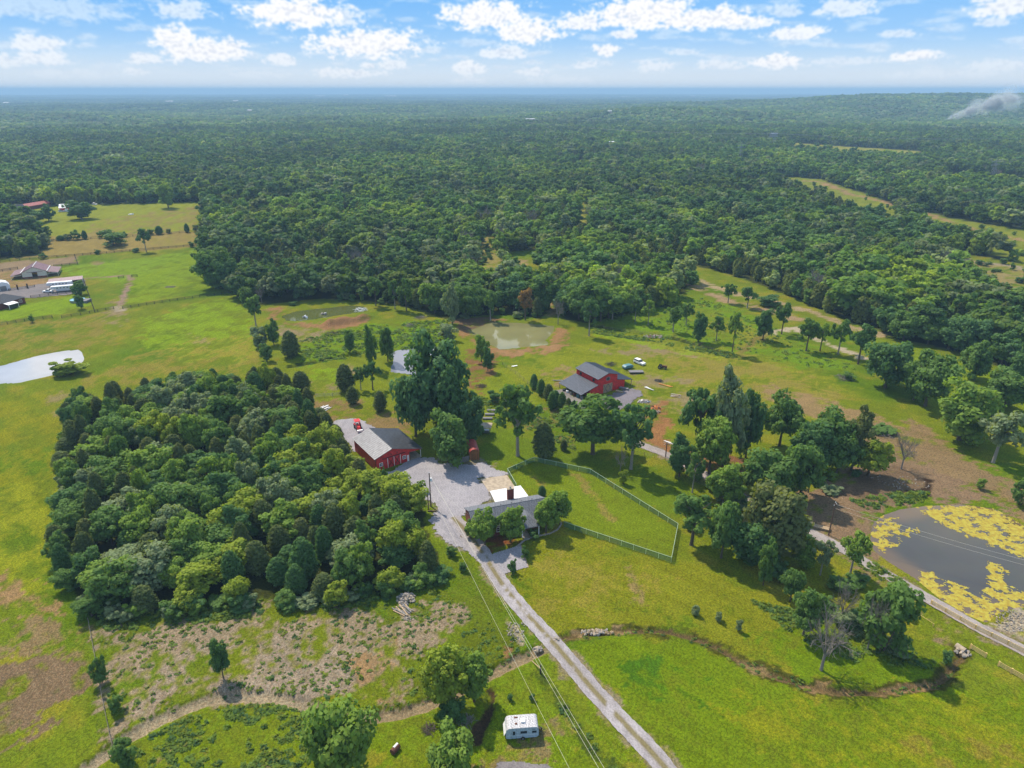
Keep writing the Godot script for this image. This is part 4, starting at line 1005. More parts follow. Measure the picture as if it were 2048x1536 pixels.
func house():
	var a = Vector3(-10.11, 5, -134.17)
	var b = Vector3(7.87, 5, -139.92)
	var L = Vector2(b.x - a.x, b.z - a.z).length()
	a.y = 0.0
	var o = thing("brick_house", "low brick house with grey shingle roof and a brick chimney", "house", a, facing(a, b))
	var s = st_new()
	box(s, Vector3(0.3, 0, -4.4), Vector3(L - 0.3, 2.85, 4.4))
	for x in [[0.3, 0.5], [L - 0.5, L - 0.3]]:
		for p in [[4.4, -4.4]]:
			var q0 = Vector3(x[0], 2.85, p[0])
			var q1 = Vector3(x[0], 2.85, p[1])
			var q2 = Vector3(x[0], 4.7, 0)
			var w = Vector3(x[1] - x[0], 0, 0)
			for v in [q0, q1, q2, q0 + w, q2 + w, q1 + w]:
				s.add_vertex(v)
	piece("wall", done(s), mats.brick, o)
	s = st_new()
	slab(s, Vector3(0, 2.86, 4.95), Vector3(L, 2.86, 4.95), Vector3(L, 5.0, 0), Vector3(0, 5.0, 0), 0.14)
	var front = piece("roof", done(s), mats.shingle_grey, o)
	s = st_new()
	slab(s, Vector3(L, 2.86, -4.95), Vector3(0, 2.86, -4.95), Vector3(0, 5.0, -0.01), Vector3(L, 5.0, -0.01), 0.14)
	piece("roof", done(s), mats.shingle_grey, o)
	s = st_new()   # lapped courses
	for k in 18:
		var t = (k + 0.5) / 18.0
		box(s, Vector3(0.02, lerpf(2.86, 5.0, t) - 0.02, lerpf(4.95, 0, t) - 0.04), Vector3(L - 0.02, lerpf(2.86, 5.0, t) + 0.045, lerpf(4.95, 0, t) + 0.04))
	piece("shingle_courses", done(s), mats.shingle_grey, front)
	s = st_new()
	box(s, Vector3(0.0, 4.96, -0.14), Vector3(L, 5.06, 0.14))
	piece("ridge_cap", done(s), mats.shingle_grey, o)
	for x in [2.4, 5.2, 8.0, 10.6, 13.2, 15.8]:
		piece("roof_vent", box_mesh(Vector3(x - 0.15, 4.6, -0.55), Vector3(x + 0.15, 5.0, -0.3)), mats.dark, o)
	s = st_new()   # hipped porch roof
	var ap = Vector3(12.9, 4.35, 2.0)
	var c0 = Vector3(10.6, 2.66, 7.3)
	var c1 = Vector3(15.2, 2.66, 7.3)
	var b0 = Vector3(10.6, 2.86, 4.7)
	var b1 = Vector3(15.2, 2.86, 4.7)
	var am = Vector3(12.9, 4.3, 4.6)
	for t in [[b0, c0, am], [c0, c1, am], [c1, b1, am], [b0, am, ap], [b1, ap, am]]:
		for q in t:
			s.add_vertex(q)
		for q in [t[0], t[2], t[1]]:
			s.add_vertex(q - Vector3(0, 0.12, 0))
	piece("porch_roof", done(s), mats.shingle_grey, o)
	for x in [10.9, 14.9]:
		piece("porch_post", box_mesh(Vector3(x - 0.1, 0, 6.9), Vector3(x + 0.1, 2.6, 7.1)), mats.white_paint, o)
	piece("eave_board", box_mesh(Vector3(10.7, 2.42, 7.14), Vector3(15.1, 2.6, 7.2)), mats.white_paint, o)
	for x in [2.6, 6.2, 9.2, 16.6]:
		window(o, Vector3(x, 1.6, 4.4), 1.3, 1.1, mats.white_paint)
	window(o, Vector3(0.28, 1.6, 2.0), 0.8, 1.0, mats.white_paint, false, -PI / 2)
	piece("door", box_mesh(Vector3(12.5, 0.1, 4.4), Vector3(13.4, 2.2, 4.48)), mats.dark_red, o)
	s = st_new()
	box(s, Vector3(11.1, 0, -5.7), Vector3(12.7, 5.7, -4.97))
	var ch = piece("chimney", done(s), mats.brick, o)
	s = st_new()
	box(s, Vector3(11.0, 5.7, -5.8), Vector3(12.8, 5.82, -4.87))
	piece("cap", done(s), mats.concrete, ch)
	s = st_new()
	tube(s, Vector3(11.9, 5.8, -5.35), Vector3(11.9, 6.2, -5.35), 0.22, 0.2, 8)
	piece("flue", done(s), mats.steel, ch)
	# white patio cover at the back
	var inv = o.transform.affine_inverse()
	var r = []
	for p in [Vector3(-5.57, 2.6, -146.67), Vector3(2.18, 2.6, -149.31), Vector3(4.32, 2.6, -143.47), Vector3(-4.07, 2.6, -141.25)]:
		r.append(inv * p)
	r[2].y = 2.72
	r[3].y = 2.72
	piece("patio_roof", ribbed(r[0], r[1], r[2], r[3], 0.1, 0.55), mats.white_metal, o)
	for p in [r[0], r[1], r[0].lerp(r[1], 0.5)]:
		var q = p.lerp((r[2] + r[3]) / 2.0, 0.06)
		piece("post", box_mesh(Vector3(q.x - 0.07, 0, q.z - 0.07), Vector3(q.x + 0.07, 2.5, q.z + 0.07)), mats.white_paint, o)
	s = st_new()
	var k = [Vector3(-8.32, 0.2, -156.41), Vector3(-1.34, 0.2, -158.48), Vector3(1.16, 0.2, -151.44), Vector3(0.77, 0.2, -149.77), Vector3(-5.89, 0.2, -150)]
	slab(s, k[0], k[1], k[2], k[4], 0.2)
	tag(piece("concrete_patio", done(s), mats.concrete, self), "tan concrete slab behind the brick house", "", "", "structure")
	# stone edging round the front bed
	var cv = PackedVector2Array([Vector2(1.25, -127.49), Vector2(2.75, -129.54), Vector2(4.39, -130.68), Vector2(6.49, -131.45), Vector2(8.85, -132.23), Vector2(10.7, -133.8), Vector2(11.65, -135.81), Vector2(11.55, -137.87)])
	var t = thing("stone_edging", "curved low stone edging round the planting bed in front of the house", "edging", Vector3.ZERO)
	var rm = rock_mesh(Vector3(0.28, 0.2, 0.24), 71)
	var curve = Curve2D.new()
	for p in cv:
		curve.add_point(p)
	var n = int(curve.get_baked_length() / 0.5)
	for i in n:
		var p = curve.sample_baked(i * 0.5)
		var q = piece("stone", rm, mats.stone, t, Vector3(p.x, 0.12, p.y))
		q.rotation.y = i * 1.7
		q.scale = Vector3.ONE * (0.85 + 0.3 * rng.randf())
	var e = thing("garden_edging", "straight pale edging along the parking pad", "edging", Vector3.ZERO)
	s = st_new()
	tube(s, Vector3(2.04, 0.18, -127.8), Vector3(3.57, 0.18, -119.85), 0.09, 0.09, 4)
	piece("board", done(s), mats.pale_wood, e)

func shed_row():
	var a = Vector3(-11.59, 0, -166.58)
	var o = thing("garden_shed", "small barrel-roofed shed with red roof and varnished wooden front", "shed", a, facing(a, Vector3(-8.82, 0, -167.14)))
	var s = st_new()
	var pts = PackedVector2Array([Vector2(0, 0), Vector2(2.5, 0), Vector2(2.6, 2.2)])
	for k in 7:
		var t = PI * k / 6.0
		pts.append(Vector2(1.25 + 1.35 * cos(t), 2.2 + 1.15 * sin(t)))
	pts.append(Vector2(-0.1, 2.2))
	var w = PackedVector2Array([Vector2(0, 0), Vector2(2.5, 0), Vector2(2.5, 2.2), Vector2(2.2, 2.85), Vector2(1.25, 3.2), Vector2(0.3, 2.85), Vector2(0, 2.2)])
	prism(s, w, -6.0, 0.0)
	piece("wall", done(s), mats.shed_wood, o)
	s = st_new()
	for k in 8:
		var t0 = PI * k / 8.0
		var t1 = PI * (k + 1) / 8.0
		slab(s, Vector3(1.25 + 1.42 * cos(t0), 2.25 + 1.15 * sin(t0), -6.2), Vector3(1.25 + 1.42 * cos(t0), 2.25 + 1.15 * sin(t0), -0.05), Vector3(1.25 + 1.42 * cos(t1), 2.25 + 1.15 * sin(t1), -0.05), Vector3(1.25 + 1.42 * cos(t1), 2.25 + 1.15 * sin(t1), -6.2), 0.06)
	piece("roof", done(s), mats.red_roof, o)
	for x in [0.55, 1.3]:
		piece("door", box_mesh(Vector3(x, 0.1, 0.0), Vector3(x + 0.68, 2.1, 0.06)), mats.shed_wood, o)
	s = st_new()
	for x in [0.5, 1.25, 2.0]:
		box(s, Vector3(x - 0.04, 0.1, 0.061), Vector3(x + 0.04, 2.15, 0.09))
	piece("door_trim", done(s), mats.pole_wood, o)
	# grey board fence to its left
	var f0 = Vector3(-16.02, 0, -164.37)
	var f1 = Vector3(-11.85, 0, -166.3)
	var f = thing("privacy_fence", "weathered grey board fence left of the red-roofed shed", "fence", f0, facing(f0, f1))
	var L = f0.distance_to(f1)
	var n = int(L / 0.3)
	var bm = box_mesh(Vector3(0.01, 0.05, -0.02), Vector3(0.28, 1.75, 0.02))
	for i in n:
		var q = piece("board", bm, mats.grey_wood, f, Vector3(i * 0.3, 0, 0.01 * (i % 3)))
		q.scale.y = 0.96 + 0.06 * rng.randf()
	piece("rail", box_mesh(Vector3(0, 1.3, -0.1), Vector3(L, 1.4, -0.03)), mats.grey_wood, f)
	# little open shelter behind the trees
	var p = thing("garden_shelter", "small open shelter with a pale flat roof behind the tall trees", "shelter", Vector3(-9.62, 0, -182.57), -0.1)
	for x in [0.1, 2.9]:
		for z in [-0.1, -2.2]:
			piece("post", box_mesh(Vector3(x - 0.06, 0, z - 0.06), Vector3(x + 0.06, 2.3, z + 0.06)), mats.grey_wood, p)
	s = st_new()
	slab(s, Vector3(-0.4, 2.35, 0.4), Vector3(3.5, 2.35, 0.4), Vector3(3.5, 2.6, -2.7), Vector3(-0.4, 2.6, -2.7), 0.1)
	piece("roof", done(s), mats.concrete, p)
	piece("bench", box_mesh(Vector3(0.4, 0, -1.9), Vector3(2.6, 0.9, -0.7)), mats.steel, p)
	for k in 3:   # raised beds
		var c = Vector3(-7.7, 0, -192.76).lerp(Vector3(-6.45, 0, -198.59), k / 2.0)
		tag(piece("raised_bed", box_mesh(Vector3(-1.5, 0, -0.5), Vector3(1.5, 0.45, 0.5)), mats.grey_wood, self, c), "%s raised garden bed behind the tall trees" % ["nearest", "middle", "farthest"][k], "planter", "raised garden beds")

# gabled house: origin front left corner, L along x, D deep, eave, ridge height
func gabled(o: Node3D, L: float, D: float, eave: float, ridge: float, wall: Material, roof: Material, over = 0.4):
	var s = st_new()
	box(s, Vector3(0, 0, -D), Vector3(L, eave, 0))
	for x in [0.0, L]:
		for v in [Vector3(x, eave, 0), Vector3(x, eave, -D), Vector3(x, ridge - 0.15, -D / 2)]:
			s.add_vertex(v)
	piece("wall", done(s), wall, o)
	piece("roof", ribbed(Vector3(-over, eave, over), Vector3(L + over, eave, over), Vector3(L + over, ridge, -D / 2), Vector3(-over, ridge, -D / 2), 0.12, 1.0), roof, o)
	piece("roof", ribbed(Vector3(L + over, eave, -D - over), Vector3(-over, eave, -D - over), Vector3(-over, ridge, -D / 2 - 0.01), Vector3(L + over, ridge, -D / 2 - 0.01), 0.12, 1.0), roof, o)

func left_farm():
	# horse barn with open wings, gable to the camera
	var a = Vector3(-268.07, 0, -366.46)
	var b = Vector3(-257.58, 0, -371.37)
	var o = thing("horse_barn", "cream horse barn with mauve roof and low open wings in the left paddock", "barn", a, facing(a, b))
	var L = a.distance_to(b)
	var D = 14.0
	var s = st_new()
	prism(s, PackedVector2Array([Vector2(0, 0), Vector2(L * 0.40, 0), Vector2(L * 0.40, 3.0), Vector2(L * 0.62, 3.0), Vector2(L * 0.62, 0), Vector2(L, 0), Vector2(L, 3.2), Vector2(L / 2, 5.9), Vector2(0, 3.2)]), -0.3, 0.0)
	box(s, Vector3(0, 0, -D), Vector3(0.2, 3.2, -0.3))
	box(s, Vector3(L - 0.2, 0, -D), Vector3(L, 3.2, -0.3))
	box(s, Vector3(0.2, 0, -D), Vector3(L - 0.2, 3.2, -D + 0.2))
	piece("wall", done(s), mats.cream_siding, o)
	piece("wainscot", box_mesh(Vector3(0, 0, 0.005), Vector3(L * 0.4, 0.7, 0.06)), mats.brick, o)
	piece("wainscot", box_mesh(Vector3(L * 0.62, 0, 0.005), Vector3(L, 0.7, 0.06)), mats.brick, o)
	for k in [-1, 1]:
		var x0 = -0.3 if k < 0 else L + 0.3
		var w = 5.2
		piece("roof", ribbed(Vector3(x0, 3.25, 0.4), Vector3(x0, 3.25, -D), Vector3(L / 2 + k * 0.01, 6.05, -D), Vector3(L / 2 + k * 0.01, 6.05, 0.4), 0.12, 1.0), mats.mauve_roof, o)
		var e = x0 + k * w
		piece("wing_roof", ribbed(Vector3(e, 2.0, 0.4), Vector3(e, 2.0, -D), Vector3(x0 - k * 0.3, 2.95, -D), Vector3(x0 - k * 0.3, 2.95, 0.4), 0.12, 1.0), mats.mauve_roof, o)
		piece("trim", box_mesh(Vector3(x0 - 0.15, 3.0, -D + 0.1), Vector3(x0 + 0.15, 3.4, 0.3)), mats.white_paint, o)
		piece("eave_board", box_mesh(Vector3(minf(e, x0), 1.7, 0.3), Vector3(maxf(e, x0), 1.98, 0.42)), mats.cream_siding, o)
		for z in [0.2, -4.5, -9.0, -13.6]:
			piece("post", box_mesh(Vector3(e - k * 0.3 - 0.1, 0, z - 0.1), Vector3(e - k * 0.3 + 0.1, 1.9, z + 0.1)), mats.cream_siding, o)
	s = st_new()
	tube(s, Vector3(L / 2, 6.1, 0.4), Vector3(L / 2, 6.1, -D), 0.16, 0.16, 6)
	piece("ridge_cap", done(s), mats.white_paint, o)
	piece("door_track", box_mesh(Vector3(L * 0.2, 3.02, 0.02), Vector3(L * 0.85, 3.2, 0.2)), mats.mauve_roof, o)
	# long low shed behind the trailers
	var m0 = Vector3(-243.54, 0, -350.39)
	var m1 = Vector3(-229.73, 0, -357.48)
	var sh = thing("open_shed", "long low shed with a pinkish metal roof behind the white trailers", "shed", m0, facing(m0, m1))
	var SL = m0.distance_to(m1)
	piece("roof", ribbed(Vector3(-0.3, 2.2, 0.3), Vector3(SL, 2.2, 0.3), Vector3(SL, 2.7, -6.0), Vector3(-0.3, 2.7, -6.0), 0.12, 1.0), mats.mauve_roof, sh)
	s = st_new()
	box(s, Vector3(0, 0, -5.8), Vector3(SL, 2.5, -5.6))
	for x in [0.0, SL * 0.5, SL - 0.2]:
		box(s, Vector3(x, 0, -5.59), Vector3(x + 0.2, 2.1, 0))
	piece("wall", done(s), mats.cream_siding, sh)
	# brick house at the left edge
	var h = thing("brick_house", "brown brick house with dark hip roof cut by the left edge", "house", Vector3(-244.02, 0, -299.29), facing(Vector3(-244.02, 0, -299.29), Vector3(-236.08, 0, -320.06)))
	var HL = Vector3(-244.02, 0, -299.29).distance_to(Vector3(-236.08, 0, -320.06))
	s = st_new()
	box(s, Vector3(0, 0, -11), Vector3(HL, 2.9, 0))
	piece("wall", done(s), mats.brick, h)
	s = st_new()
	var e = 0.5
	var p = [Vector3(-e, 2.9, e), Vector3(HL + e, 2.9, e), Vector3(HL + e, 2.9, -11 - e), Vector3(-e, 2.9, -11 - e), Vector3(5.5, 5.6, -5.5), Vector3(HL - 5.5, 5.6, -5.5)]
	for t in [[0, 4, 5], [0, 5, 1], [1, 5, 2], [2, 5, 4], [2, 4, 3], [3, 4, 0], [0, 1, 2], [0, 2, 3]]:
		for i in t:
			s.add_vertex(p[i])
	piece("roof", done(s), mats.roof_shade, h)
	s = st_new()
	slab(s, Vector3(HL * 0.52, 2.3, 4.0), Vector3(HL * 0.74, 2.3, 4.0), Vector3(HL * 0.74, 2.75, 0.1), Vector3(HL * 0.52, 2.75, 0.1), 0.1)
	piece("porch_roof", done(s), mats.white_metal, h)
	for x in [HL * 0.53, HL * 0.73]:
		piece("post", box_mesh(Vector3(x - 0.08, 0, 3.7), Vector3(x + 0.08, 2.2, 3.86)), mats.white_paint, h)
	piece("screen", box_mesh(Vector3(HL * 0.54, 0.1, 3.5), Vector3(HL * 0.72, 2.1, 3.6)), mats.glass_dark, h)
	window(h, Vector3(HL * 0.9, 1.6, 0.0), 1.2, 1.2, mats.white_paint)
	# white shelter behind it
	var wsh = thing("storage_shelter", "white arched storage shelter at the left edge", "shelter", Vector3(-264.45, 0, -340.67), facing(Vector3(-264.45, 0, -340.67), Vector3(-260.75, 0, -343.54)))
	s = st_new()
	var pts = PackedVector2Array([Vector2(0, 0), Vector2(6, 0), Vector2(6, 2.4), Vector2(5, 3.8), Vector2(3, 4.5), Vector2(1, 3.8), Vector2(0, 2.4)])
	prism(s, pts, -6.0, 0.0)
	piece("cover", done(s), mats.white_metal, wsh)
	piece("opening", box_mesh(Vector3(1.6, 0, 0.0), Vector3(4.4, 2.3, 0.05)), mats.steel, wsh)
	# round pool and its deck
	var pool = thing("swimming_pool", "round above-ground pool on the lawn behind the paddock", "pool", Vector3(-212.32, 0, -322.62))
	s = st_new()
	tube(s, Vector3.ZERO, Vector3(0, 1.2, 0), 3.4, 3.4, 20, false)
	piece("side", done(s), mats.steel, pool)
	s = st_new()
	tube(s, Vector3(0, 0.9, 0), Vector3(0, 1.05, 0), 3.35, 3.35, 20)
	piece("water", done(s), mats.pool_blue, pool)
	s = st_new()
	box(s, Vector3(3.0, 0, -1.5), Vector3(6.0, 1.15, 3.0))
	piece("deck", done(s), mats.grey_wood, pool)
	# homestead at the far end of the pastures
	var f = thing("farmhouse", "grey-roofed farmhouse with a dormer behind the trees, upper left", "house", Vector3(-408.31, 0, -559.9), facing(Vector3(-408.31, 0, -559.9), Vector3(-399.78, 0, -579.3)))
	gabled(f, 18.0, 11.0, 3.4, 8.4, mats.white_paint, mats.roof_shade)
	piece("dormer", box_mesh(Vector3(4.5, 4.4, -2.6), Vector3(6.4, 6.4, -0.7)), mats.white_paint, f)
	for x in [3.0, 8.0, 13.0]:
		window(f, Vector3(x, 1.8, 0.01), 1.2, 1.4, mats.white_paint)
	var rs = thing("long_shed", "long shed with a rusty red roof behind the farmhouse", "shed", Vector3(-417.41, 0, -597.32), facing(Vector3(-417.41, 0, -597.32), Vector3(-413.11, 0, -610.85)))
	gabled(rs, 24.0, 8.0, 3.0, 5.0, mats.rust, mats.red_roof)
	var rb = thing("small_barn", "small red barn with a white roof beside the round tree, upper left", "barn", Vector3(-383.44, 0, -589.47), facing(Vector3(-383.44, 0, -589.47), Vector3(-375.22, 0, -592.07)))
	gabled(rb, 10.5, 8.0, 3.2, 6.0, mats.barn_red, mats.white_metal)
	piece("door", box_mesh(Vector3(4, 0, 0.0), Vector3(6.6, 2.6, 0.08)), mats.white_paint, rb)

func buildings():
	var m = plain("roof_sheet", Color8(96, 98, 104), 0.44, 0.55, 0.18, 6.0)
	m.metallic_specular = 0.5
	m = plain("roof_dark", Color8(70, 76, 88), 0.46, 0.5, 0.18, 6.0)
	plain("roof_shade", Color8(72, 76, 84), 0.9, 0.0, 0.3, 3.0)
	workshop()
	big_barn()
	house()
	shed_row()
	left_farm()

# ---------------------------------------------------------------- vehicles

func wheel(parent: Node3D, at: Vector3, r: float, w: float):
	var s = st_new()
	tube(s, Vector3(0, 0, -w / 2), Vector3(0, 0, w / 2), r, r, 14)
	var o = piece("wheel", done(s), mats.tyre, parent, at)
	s = st_new()
	tube(s, Vector3(0, 0, -w / 2 - 0.01), Vector3(0, 0, w / 2 + 0.01), r * 0.55, r * 0.55, 10)
	piece("rim", done(s), mats.steel, o)

# side outline along x, extruded over the width, with its upper corners tucked in
func hull(pts: PackedVector2Array, half: float) -> ArrayMesh:
	var s = st_new()
	prism(s, pts, -half, half)
	return done(s)

func car(label: String, at: Vector3, turn: float, paint: Material, pickup: bool, category: String):
	var o = thing("parked_car" if not pickup else "pickup_truck", label, category, at, turn)
	piece("body", hull(PackedVector2Array([Vector2(-2.4, 0.4), Vector2(2.35, 0.4), Vector2(2.42, 0.75), Vector2(2.3, 1.02), Vector2(0.95, 1.1), Vector2(-2.4, 1.1)]), 0.93), paint, o)
	var cabin = PackedVector2Array([Vector2(-2.3, 1.1), Vector2(0.95, 1.1), Vector2(0.25, 1.74), Vector2(-2.15, 1.76)]) if not pickup else PackedVector2Array([Vector2(-0.9, 1.1), Vector2(0.95, 1.1), Vector2(0.3, 1.78), Vector2(-0.8, 1.78)])
	piece("cabin", hull(cabin, 0.8), mats.glass_dark, o)
	var x0 = -2.1 if not pickup else -0.8
	piece("roof", box_mesh(Vector3(x0, 1.765, -0.78), Vector3(0.2, 1.83, 0.78)), paint, o)
	for x in ([-2.15, -1.2, -0.2] if not pickup else [-0.82, -0.1]):
		for z in [-0.81, 0.81]:
			piece("pillar", box_mesh(Vector3(x, 1.1, z - 0.02), Vector3(x + 0.12, 1.77, z + 0.02)), paint, o)
	for x in [-1.5, 1.5]:
		for z in [-0.86, 0.86]:
			wheel(o, Vector3(x, 0.36, z), 0.36, 0.22)
	for z in [-0.6, 0.6]:
		piece("headlight", box_mesh(Vector3(2.38, 0.7, z - 0.18), Vector3(2.45, 0.86, z + 0.18)), mats.steel, o)

func caravan():
	var a = Vector3(-0.95, 0, -77.17)
	var b = Vector3(4.23, 0, -77.62)
	var o = thing("travel_trailer", "pale blue vintage travel trailer with a stained white roof on the lawn", "caravan", a, facing(a, b))
	var L = a.distance_to(b)
	var D = 2.45
	var side = PackedVector2Array()
	for q in [[0.35, 0.75, 0.35, PI, 1.5 * PI], [L - 0.5, 0.9, 0.5, 1.5 * PI, TAU], [L - 0.6, 2.05, 0.6, 0.0, PI / 2], [0.75, 1.9, 0.75, PI / 2, PI]]:
		for k in 6:
			var t = lerpf(q[3], q[4], k / 5.0)
			side.append(Vector2(q[0] + cos(t) * q[2], q[1] + sin(t) * q[2]))
	var s = st_new()
	prism(s, side, -D, 0.0)
	piece("body", done(s), mats.camper_blue, o)
	s = st_new()
	var top = []
	for p in side:
		if p.y > 2.05:
			top.append(p)
	for k in top.size() - 1:
		slab(s, Vector3(top[k].x, top[k].y + 0.03, 0.03), Vector3(top[k + 1].x, top[k + 1].y + 0.03, 0.03), Vector3(top[k + 1].x, top[k + 1].y + 0.03, -D - 0.03), Vector3(top[k].x, top[k].y + 0.03, -D - 0.03), 0.03)
	piece("roof", done(s), mats.camper_roof, o)
	piece("roof_vent", box_mesh(Vector3(2.45, 2.66, -1.55), Vector3(3.1, 2.95, -0.85)), mats.white_paint, o)
	piece("roof_vent", box_mesh(Vector3(1.5, 2.66, -0.95), Vector3(1.85, 2.76, -0.65)), mats.rust, o)
	piece("roof_vent", box_mesh(Vector3(1.45, 2.66, -2.1), Vector3(2.0, 2.74, -1.85)), mats.rust, o)
	var z = 0.02
	piece("door", box_mesh(Vector3(0.95, 0.5, 0.0), Vector3(1.6, 2.2, z)), mats.camper_blue, o)
	s = st_new()
	for e in [[0.93, 0.95], [1.6, 1.62]]:
		box(s, Vector3(e[0], 0.5, 0.0), Vector3(e[1], 2.2, 0.03))
	piece("door_seam", done(s), mats.dark, o)
	piece("window", box_mesh(Vector3(1.08, 1.2, 0.02), Vector3(1.46, 2.0, 0.035)), mats.glass_dark, o)
	piece("window", box_mesh(Vector3(2.3, 1.4, 0.0), Vector3(3.35, 1.9, z)), mats.glass_dark, o)
	piece("window", box_mesh(Vector3(4.15, 1.4, 0.0), Vector3(4.85, 1.85, z)), mats.glass_dark, o)
	s = st_new()
	for k in 4:
		box(s, Vector3(4.2 + k * 0.13, 2.1, 0.0), Vector3(4.28 + k * 0.13, 2.24, 0.025))
	piece("vent", done(s), mats.dark, o)
	piece("hatch", box_mesh(Vector3(2.5, 0.75, 0.0), Vector3(2.75, 0.9, z)), mats.steel, o)
	piece("trim_line", box_mesh(Vector3(0.1, 1.05, 0.0), Vector3(L - 0.1, 1.09, 0.012)), mats.white_paint, o)
	s = st_new()
	slab(s, Vector3(-0.32, 1.05, -0.1), Vector3(-0.32, 1.05, -D + 0.1), Vector3(-0.02, 1.75, -D + 0.1), Vector3(-0.02, 1.75, -0.1), 0.05)
	piece("window_visor", done(s), mats.white_paint, o)
	for q in [0.12, -D - 0.02]:
		wheel(o, Vector3(L * 0.52, 0.33, q - 0.12), 0.33, 0.2)
	s = st_new()
	tube(s, Vector3(L - 0.1, 0.55, -0.5), Vector3(L + 1.1, 0.5, -D / 2), 0.05, 0.05)
	tube(s, Vector3(L - 0.1, 0.55, -D + 0.5), Vector3(L + 1.1, 0.5, -D / 2), 0.05, 0.05)
	tube(s, Vector3(L + 0.6, 0.5, -D / 2), Vector3(L + 0.6, 1.0, -D / 2), 0.14, 0.14)
	piece("hitch", done(s), mats.dark, o)
	piece("bumper", box_mesh(Vector3(-0.1, 0.35, -D + 0.1), Vector3(0.1, 0.5, -0.1)), mats.dark, o)

func tractor():
	var o = thing("tractor", "red tractor with a red canopy on the gravel behind the workshop", "tractor", Vector3(-47.07, 0, -186.2), -1.15)
	piece("hood", hull(PackedVector2Array([Vector2(0.3, 0.7), Vector2(2.2, 0.7), Vector2(2.25, 1.2), Vector2(2.0, 1.45), Vector2(0.3, 1.55)]), 0.4), mats.tractor_red, o)
	piece("chassis", box_mesh(Vector3(-1.2, 0.5, -0.45), Vector3(1.2, 0.75, 0.45)), mats.dark, o)
	piece("seat", box_mesh(Vector3(-0.7, 0.95, -0.3), Vector3(-0.2, 1.5, 0.3)), mats.dark, o)
	for z in [-0.75, 0.75]:
		piece("fender", box_mesh(Vector3(-1.3, 1.2, z - 0.25), Vector3(-0.1, 1.45, z + 0.25)), mats.tractor_red, o)
		wheel(o, Vector3(-0.7, 0.75, z * 1.15), 0.75, 0.4)
		wheel(o, Vector3(1.6, 0.48, z * 0.95), 0.48, 0.28)
	for x in [-1.1, 0.3]:
		for z in [-0.6, 0.6]:
			piece("canopy_post", box_mesh(Vector3(x - 0.04, 1.2, z - 0.04), Vector3(x + 0.04, 2.5, z + 0.04)), mats.dark, o)
	piece("canopy", box_mesh(Vector3(-1.4, 2.5, -0.85), Vector3(0.6, 2.66, 0.85)), mats.tractor_red, o)
	var s = st_new()
	box(s, Vector3(2.7, 0.35, -0.85), Vector3(3.3, 0.9, 0.85))
	piece("loader_bucket", done(s), mats.white_paint, o)
	s = st_new()
	for z in [-0.5, 0.5]:
		tube(s, Vector3(0.3, 1.1, z), Vector3(2.8, 0.7, z), 0.07, 0.07, 4)
	piece("loader_arms", done(s), mats.tractor_red, o)

func horse_trailer(label: String, a: Vector3, b: Vector3):
	var o = thing("horse_trailer", label, "trailer", a, facing(a, b), "long white trailers in the left paddock")
	var L = a.distance_to(b)
	piece("body", hull(PackedVector2Array([Vector2(1.8, 0.7), Vector2(L, 0.7), Vector2(L, 3.0), Vector2(0.5, 3.0), Vector2(-0.6, 2.5), Vector2(-0.5, 1.7), Vector2(1.8, 1.7)]), 1.2), mats.steel_white, o)
	piece("roof", box_mesh(Vector3(-0.3, 3.0, -1.15), Vector3(L - 0.05, 3.12, 1.15)), mats.white_metal, o)
	for k in 5:
		piece("window", box_mesh(Vector3(2.2 + k * 1.5, 2.1, 1.2), Vector3(2.9 + k * 1.5, 2.5, 1.23)), mats.glass_dark, o)
	piece("skirt", box_mesh(Vector3(1.8, 0.55, 1.2), Vector3(L, 0.8, 1.24)), mats.steel, o)
	for x in [2.6, 3.4, L - 3.0, L - 2.2]:
		wheel(o, Vector3(x, 0.4, 1.05), 0.4, 0.25)

